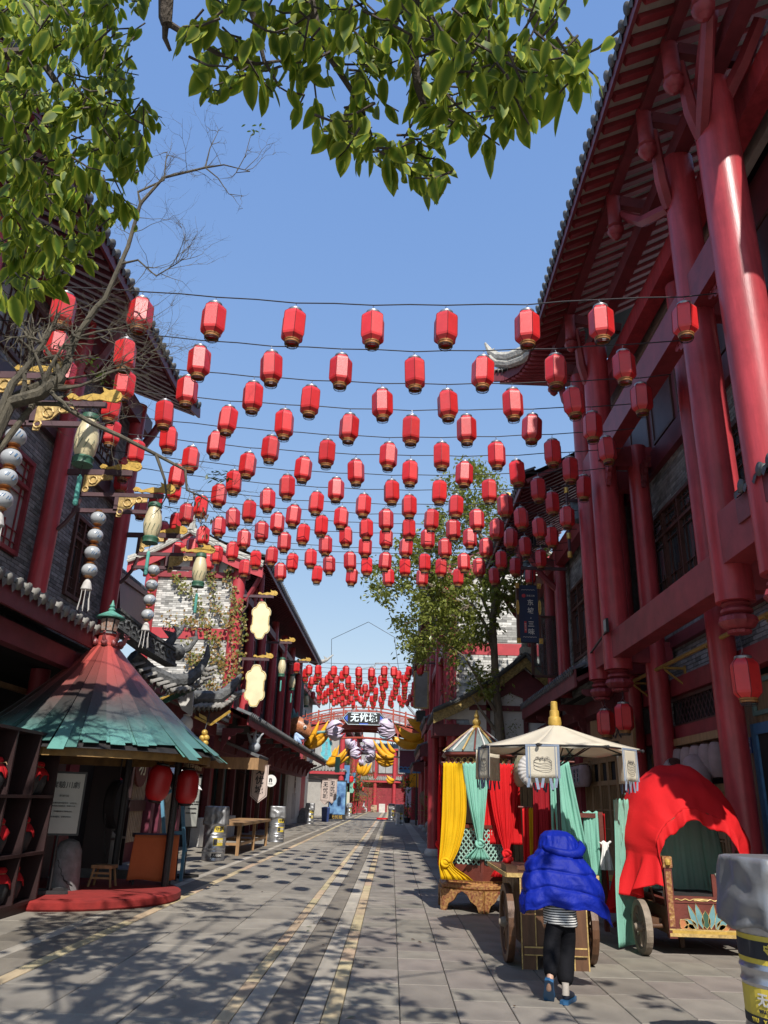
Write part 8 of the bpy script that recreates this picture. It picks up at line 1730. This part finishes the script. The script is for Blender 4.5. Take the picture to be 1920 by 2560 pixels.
# the crown overhead, out of the picture: this is what dapples the paving
for k in range(760):
    y = rnd.uniform(-2.2, 4.6); zmin = max(4.6, CAMZ+1.50*max(0, y)+.5); z = zmin+abs(rnd.gauss(0, 1.3)); x = rnd.gauss(-.2, 2.0)
    if x < -1.8 and rnd.random() < .85: continue
    if math.sin(x*1.9+y*1.2)+math.sin(y*2.3-x*.8+z) < -.35: continue
    spray(Vector((x, y, z)), (rnd.uniform(-1, 1), rnd.uniform(-1, 1), rnd.uniform(-.4, .2)), 7, .19, .5)
for k in range(420):
    y = rnd.uniform(-1.5, 4.2); z = max(5.0, CAMZ+1.5*max(0, y)+.6)+abs(rnd.gauss(0, 1.0)); x = rnd.uniform(-2.5, 1.0)
    if math.sin(x*2.6+y*1.7+1)+math.sin(y*3.1-x*1.3) < -.5: continue
    spray(Vector((x, y, z)), (rnd.uniform(-1, 1), rnd.uniform(-1, 1), rnd.uniform(-.4, .2)), 8, .21, .45)
for k in range(14):
    a = 2*math.pi*k/14; e = Vector((-.2+2.6*math.cos(a), 1.4+2.8*math.sin(a), 0)); e.z = max(5.2, CAMZ+1.5*max(0, e.y)+1.2)
    s = Vector((-1.0, -.4, 6+.3*(k % 5))); MB().tube([s, s.lerp(e, .5)+Vector((0, 0, .5)), e, e+Vector((math.cos(a)*.5, math.sin(a)*.5, .4))], [.03, .022, .014, .006], 6).build('branch', mt['bark'], T1, True)
stuff(twigs.build('twigs', mt['bark'], T1))
vis = set(range(nvis)); idx = {id(m): i for i, m in enumerate(ms1)}
leaves('leaf', lf1, ms1, T1, 300, key=lambda m: (m.translation-O).length + (0 if idx[id(m)] < nvis else 50))
# ---- T2: bare tree at the left edge
mt['barkg'] = M('grey_olive_bark', (.105, .09, .062), .9, .4, 9, .7, 40, stretch=(2, 2, .5), dirt=.4)
T2 = thing('bare_tree', 'bare grey branched tree reaching over the left house front', 'tree', (-5.05, 7.7, 0))
MB().tube([(-5.05, 7.7, 0), (-5.0, 7.7, 2.0), (-4.9, 7.75, 3.6), (-4.75, 7.8, 4.6)], [.2, .17, .15, .13], 10).build('trunk', mt['barkl'], T2, True)
fork = Vector((-4.75, 7.8, 4.6)); tb = MB()
def twig(mb, p, d, L, r, lev, bend=.25):
    pts = [p]; q = p.copy(); d = d.normalized(); n = 5
    for i in range(n): d = (d+Vector((rnd.gauss(0, bend), rnd.gauss(0, bend*.6), rnd.gauss(.03, bend)))).normalized(); q = q+d*L/n; pts.append(q.copy())
    mb.tube(pts, [r*(1-.8*i/n) for i in range(n+1)], 4 if r < .008 else 6)
    if lev > 0:
        for k in range(rnd.randint(3, 4)): i = rnd.randint(1, n); e = (pts[i]-pts[i-1]).normalized(); twig(mb, pts[i], e+Vector((rnd.gauss(0, .8), rnd.gauss(0, .5), rnd.gauss(.1, .8))), L*rnd.uniform(.4, .65), r*.5, lev-1, bend)
def blimb(px, y, r0, r1, tw=6, lev=1, tl=.5, start=fork):
    pts = [ony(u, v, yy) for (u, v), yy in zip(px, y if hasattr(y, '__len__') else [y]*len(px))]
    if start is not None: pts = [start]+pts
    n = len(pts); MB().tube(pts, [r0+(r1-r0)*i/(n-1) for i in range(n)], 8).build('limb', mt['barkg'], T2, True)
    for k in range(tw): i = rnd.randint(2, n-1); p = pts[i-1].lerp(pts[i], rnd.random()); twig(tb, p, (pts[i]-pts[i-1]).normalized()+Vector((rnd.gauss(0, .9), rnd.gauss(0, .4), rnd.gauss(.1, .9))), tl*rnd.uniform(.6, 1.2), max(.005, r1*.6), lev)
    return pts
b1 = blimb([(40, 990), (105, 960), (160, 925), (190, 845), (240, 770), (262, 748), (320, 617), (351, 509), (409, 444), (513, 419), (560, 412), (625, 428)], 8.0, .06, .005, 26, 2, .6)
blimb([(20, 1010), (100, 985), (150, 950), (155, 940)], 7.9, .10, .06, 8, 2, .7)
blimb([(30, 960), (75, 910), (110, 855), (135, 810), (150, 780)], 7.85, .055, .012, 12, 2, .6)
b2 = blimb([(85, 1009), (150, 1010), (231, 1059), (300, 1090), (390, 1136), (463, 1175), (467, 1225), (501, 1240), (540, 1265)], 8.1, .04, .006, 16, 2, .6)
blimb([(390, 1136), (412, 1200), (416, 1240), (400, 1270)], 8.1, .02, .005, 4, 1, .35, None); blimb([(351, 509), (345, 480), (410, 450), (415, 400), (418, 380)], 8.0, .02, .004, 6, 2, .4, None); blimb([(513, 419), (525, 370), (545, 330)], 8.0, .012, .003, 3, 1, .3, None); blimb([(625, 428), (590, 432), (613, 390), (625, 345), (634, 330)], 8.0, .008, .003, 2, 1, .2, None); blimb([(513, 419), (545, 445), (572, 485), (610, 490)], 8.0, .010, .003, 3, 1, .3, None)
blimb([(300, 660), (345, 650), (390, 690), (440, 660), (470, 640)], 8.0, .016, .003, 14, 2, .55, None); blimb([(190, 845), (240, 830), (300, 820), (380, 790)], 8.0, .018, .003, 14, 2, .6, None); blimb([(150, 950), (240, 935), (330, 900), (400, 870)], 8.0, .016, .003, 14, 2, .6, None)
stuff(tb.build('twigs', mt['barkg'], T2))
LM2 = leaf_mat('small_leaf', (.02, .05, .012), (.08, .12, .02), .3, (.2, .3, .03)); lf2 = leaf_mesh(LM2, W=.42, n=3); ms = []
for (u, v) in ((635, 322), (530, 1188), (545, 1190), (560, 1192), (230, 905), (255, 935), (265, 950)):
    p = ony(u, v, 8.05)
    for k in range(9): ms.append(Matrix.Translation(p+Vector((rnd.gauss(0, .05), rnd.gauss(0, .03), rnd.gauss(0, .03)))) @ look((rnd.gauss(0, 1), rnd.gauss(0, .4), rnd.gauss(-.2, .4))) @ Matrix.Scale(.075, 4))
leaves('leaf', lf2, ms, T2)
LMd = leaf_mat('dead_leaf', (.07, .035, .015), (.10, .05, .02), .2, (.2, .1, .03)); lfd = leaf_mesh(LMd, W=.35, n=3, curl=.5); ms = []
for (u, v) in ((497, 1255), (500, 1275), (510, 1300), (525, 1290), (508, 1320), (490, 1240), (60, 1040)):
    p = ony(u, v, 8.1); ms += [Matrix.Translation(p+Vector((rnd.gauss(0, .03), rnd.gauss(0, .03), rnd.gauss(0, .04)))) @ look((rnd.gauss(0, .4), rnd.gauss(0, .4), -1)) @ Matrix.Scale(.08, 4) for k in range(4)]
leaves('dead_leaf', lfd, ms, T2)
# ---- T3: mid-street tree on the right
T3 = thing('young_camphor_tree', 'slender street tree with loose light green crown before the red banded brick wall', 'tree', (3.25, 24.7, 0)); Y3 = 24.7
def at3(u, v, dy=0): return ony(u, v, Y3+dy)
tk = [Vector((3.25, Y3, 0)), at3(1250, 1840), at3(1246, 1790), at3(1240, 1720), at3(1236, 1640), at3(1232, 1560), at3(1236, 1500), at3(1225, 1430), at3(1200, 1330), at3(1185, 1250)]
MB().tube(tk, [.2, .17, .15, .13, .12, .12, .1, .08, .05, .02], 10).build('trunk', mt['barkl'], T3, True)
lim = [[at3(1236, 1640), at3(1212, 1560, -.2), at3(1180, 1510, -.3), at3(1120, 1480, -.4), at3(1040, 1470, -.5)], [at3(1246, 1790), at3(1215, 1740, -.3), at3(1190, 1690, -.5), at3(1160, 1640, -.7), at3(1100, 1600, -.8)], [at3(1236, 1500), at3(1260, 1440, .3), at3(1290, 1370, .4), at3(1300, 1300, .5)], [at3(1232, 1560), at3(1200, 1480, .4), at3(1120, 1400, .6), at3(1050, 1360, .6)], [at3(1225, 1430), at3(1180, 1330, -.2), at3(1150, 1250, -.2), at3(1160, 1180, -.1)], [at3(1250, 1840), at3(1205, 1780, -.2), at3(1180, 1740, -.2)], [at3(1180, 1510, -.3), at3(1130, 1540, -.6), at3(1060, 1545, -.8), at3(1010, 1560, -.8)], [at3(1120, 1480, -.4), at3(1020, 1440, -.3), at3(950, 1400, -.2)]]
for l in lim: n = len(l); MB().tube(l, [.07*(1-.85*i/(n-1)) for i in range(n)], 6).build('limb', mt['barkl'], T3, True)
LM3 = leaf_mat('camphor_leaf', (.125, .16, .028), (.30, .30, .065), .4, (.30, .34, .05), .35); lf3 = leaf_mesh(LM3, W=.5, n=2)
crown = [(1165, 1150), (1110, 1200), (1075, 1290), (990, 1330), (930, 1410), (905, 1460), (970, 1500), (990, 1570), (1010, 1640), (1060, 1650), (1090, 1590), (1130, 1640), (1160, 1740), (1220, 1760), (1240, 1700), (1200, 1640), (1210, 1590), (1250, 1560), (1330, 1470), (1370, 1390), (1330, 1320), (1290, 1250), (1230, 1180)]
ms = []; c = 0
cl3 = []
while len(cl3) < 560:
    u, v = rnd.uniform(900, 1380), rnd.uniform(1150, 1770)
    if inpoly(u, v, crown) and mnoise.noise(Vector((u/45, v/45, 3.7))) > -.26: cl3.append((u, v, rnd.gauss(0, .9)))
for u, v, dy in cl3:
    p = at3(u, v, dy); r_ = rnd.uniform(.16, .34)
    for k in range(rnd.randint(18, 34)):
        d = Vector((rnd.gauss(0, 1), rnd.gauss(0, 1), rnd.gauss(0, .8))); q = p+d*r_*.6; ms.append(Matrix.Translation(q) @ look((rnd.gauss(0, 1), rnd.gauss(0, 1), rnd.gauss(-.4, .6)), roll=rnd.uniform(-1, 1)) @ Matrix.Scale(rnd.uniform(.14, .21), 4))
for u, v in ((1265, 1830), (1280, 1815), (1245, 1650), (1255, 1700), (1275, 1745)):
    p = at3(u, v, -.1); ms += [Matrix.Translation(p+Vector((rnd.gauss(0, .12), rnd.gauss(0, .1), rnd.gauss(0, .12)))) @ look((rnd.gauss(0, 1), rnd.gauss(0, 1), rnd.gauss(0, .6))) @ Matrix.Scale(.1, 4) for k in range(30)]
leaves('leaf', lf3, ms, T3)
# ---- creeper on the pale gable and on its corner column
LMv = leaf_mat('creeper_leaf', (.10, .13, .02), (.22, .17, .03), .25, (.3, .3, .05), .5); lfv = leaf_mesh(LMv, W=.75, n=2); LMa = leaf_mat('autumn_creeper_leaf', (.24, .12, .025), (.30, .20, .06), .25, (.4, .25, .05), .5); lfa = leaf_mesh(LMa, W=.75, n=2)
CV = thing('creeper', 'yellowing creeper climbing over the red band of the pale brick gable', 'creeper', (-6.6, 28.25, 4.5)); ms, msa = [], []; st = MB()
runs = [[(575, 1725), (560, 1660), (545, 1600), (520, 1570), (470, 1555), (415, 1548)], [(575, 1725), (580, 1640), (575, 1560), (590, 1500), (570, 1440), (585, 1410)], [(545, 1600), (500, 1640), (480, 1660), (470, 1600)], [(520, 1570), (500, 1520), (480, 1480), (455, 1460), (430, 1440)], [(560, 1660), (530, 1640), (520, 1700), (545, 1740)], [(575, 1560), (540, 1520), (530, 1460), (520, 1425)], [(590, 1500), (610, 1560), (600, 1640), (590, 1700)]]
for rn in runs:
    pts = [ony(u, v, 28.25 if u < 575 else 28.05) for u, v in rn]; st.tube(pts, .012, 4)
    for a, b_ in zip(pts, pts[1:]):
        for k in range(44):
            p = a.lerp(b_, rnd.random())+Vector((rnd.gauss(0, .11), -abs(rnd.gauss(0, .06)), rnd.gauss(0, .13))); m_ = Matrix.Translation(p) @ look((rnd.gauss(0, 1), -.3, rnd.gauss(-.3, 1)), Vector((0, -1, .3)), rnd.uniform(-.6, .6)) @ Matrix.Scale(rnd.uniform(.08, .16), 4)
            (msa if rnd.random() < (.5 if a.z < 7.8 else .2) else ms).append(m_)
leaves('leaf', lfv, ms, CV, 300); leaves('autumn_leaf', lfa, msa, CV, 150); st.build('stems', mt['bark'], CV)
CV2 = thing('climbing_vine', 'reddish vine clinging to the corner column behind the street tree', 'creeper', (2.15, 29.7, 4)); ms = []
for k in range(150): z = rnd.uniform(4.5, 10); a = rnd.uniform(math.pi, 2*math.pi); p = Vector((2.15+.27*math.cos(a), 30+.27*math.sin(a), z)); ms.append(Matrix.Translation(p) @ look((rnd.gauss(0, 1), -.4, rnd.gauss(-.5, .8)), Vector((math.cos(a), math.sin(a), .2))) @ Matrix.Scale(rnd.uniform(.1, .18), 4))
leaves('leaf', lfa, ms, CV2); MB().tube([(2.15+.26*math.cos(3.5+.5*k), 30+.26*math.sin(3.5+.35*k) if 0 else 29.75, 4+.6*k) for k in range(11)], .015, 5).build('stem', mt['bark'], CV2)
# ---- conical artificial tree and pot plants further on
c = onz(1040, 2063); TX = thing('conical_tree', 'blue green conical festive tree beside the red awning', 'tree', c); H = 4.3; MB().tube([c, c+Vector((0, 0, H))], [.07, .02], 6).build('trunk', mt['bark'], TX)
LMx = leaf_mat('blue_green_needle', (.035, .10, .085), (.07, .17, .14), .1, (.1, .2, .15), .6); lfx = leaf_mesh(LMx, W=.22, n=1); ms = []
for k in range(1500): z = H*(1-math.sqrt(rnd.random()))*.98; a = rnd.uniform(0, 6.283); rr = .98*(1-z/H)*rnd.uniform(.6, 1.0)+.04; ms.append(Matrix.Translation(c+Vector((math.cos(a)*rr, math.sin(a)*rr, z+.1))) @ look((math.cos(a)+rnd.gauss(0, .4), math.sin(a)+rnd.gauss(0, .4), rnd.gauss(-.1, .4))) @ Matrix.Scale(rnd.uniform(.2, .34), 4))
leaves('needle_spray', lfx, ms, TX, 200)
def bush(name, label, c, r, h, mesh, n, size, cat='plant', pot=True):
    c = Vector(c); t = thing(name, label, cat, c); ms = []
    for k in range(n): d = Vector((rnd.gauss(0, 1), rnd.gauss(0, 1), rnd.gauss(0, 1))); p = c+Vector((0, 0, h*.6))+Vector((d.x*r*.5, d.y*r*.5, d.z*h*.22)); ms.append(Matrix.Translation(p) @ look((d.x, d.y, d.z*.6+.2)) @ Matrix.Scale(size*rnd.uniform(.7, 1.2), 4))
    leaves('leaf', mesh, ms, t, 120); MB().tube([c, c+Vector((0, 0, h*.6))], [.05, .02], 6).build('stem', mt['bark'], t)
    if pot: MB().lathe(c, [(.2, 0), (.28, .35), (.3, .4), (.25, .4)], 14).build('pot', mt['clay'], t, True)
bush('pot_plant', 'leafy pot plant among the jars beside the conical tree', (2.35, 47, 0), .6, 1.6, lf1, 120, .3); bush('pot_plant', 'tall dark pot plant behind the far steel drums', (1.3, 66, 0), .8, 3.4, lf2, 260, .28); bush('far_street_tree', 'small green tree far down the left side of the street', (-4.0, 97, 0), 1.5, 5.0, lf3, 900, .25, 'tree', False); bush('far_street_tree', 'rounded green tree before the end gatehouse', (-3.4, 118, 0), 1.6, 6.5, lf3, 700, .3, 'tree', False); bush('far_shrub', 'green shrub spilling over the far left roof edge', (-5.2, 94, 4.6), 1.2, 1.5, lf3, 500, .22, 'plant', False)
MBj = thing('bamboo_hat', 'broad tan bamboo hat leaning among the plants near the conical tree', 'hat', (2.25, 50, 1.6)); MB().lathe((0, 0, 0), [(.55, 0), (.3, .14), (.05, .28), (.01, .3)], 20).xf(Matrix.Translation((2.2, 50, 1.75)) @ Matrix.Rotation(R(60), 4, 'X') @ Matrix.Rotation(R(20), 4, 'Y')).build('hat_cone', mt['lwood'], MBj, True); MB().bx(2.15, 2.3, 50.1, 50.3, 0, 1.7).build('stand', mt['wood'], MBj)
for i, (x, y, s) in enumerate(((2.5, 44, 1.0), (2.2, 45.5, .8))): tag(MB().lathe((x, y, 0), [(.2*s, 0), (.42*s, .3*s), (.4*s, .6*s), (.2*s, .8*s), (.25*s, .85*s)], 18).build('water_jar', mt['plaster'] if i else mt['clay'], None, True), ('large dark water jar near the pot plants', 'pale water jar near the pot plants')[i], 'jar')
# a few fallen leaves on the paving
for k in range(22):
    x, y = rnd.uniform(-3.4, 2.6), rnd.uniform(6.4, 15); o = bpy.data.objects.new('fallen_leaf', lfd if k % 3 else lf2); COL.objects.link(o); o.matrix_world = Matrix.Translation((x, y, .012)) @ Matrix.Rotation(rnd.uniform(0, 6.28), 4, 'Z') @ Matrix.Scale(rnd.uniform(.05, .09), 4)
    tag(o, 'small dry leaf lying on the grey paving of the near street', 'leaf', 'fallen leaves on the paving')
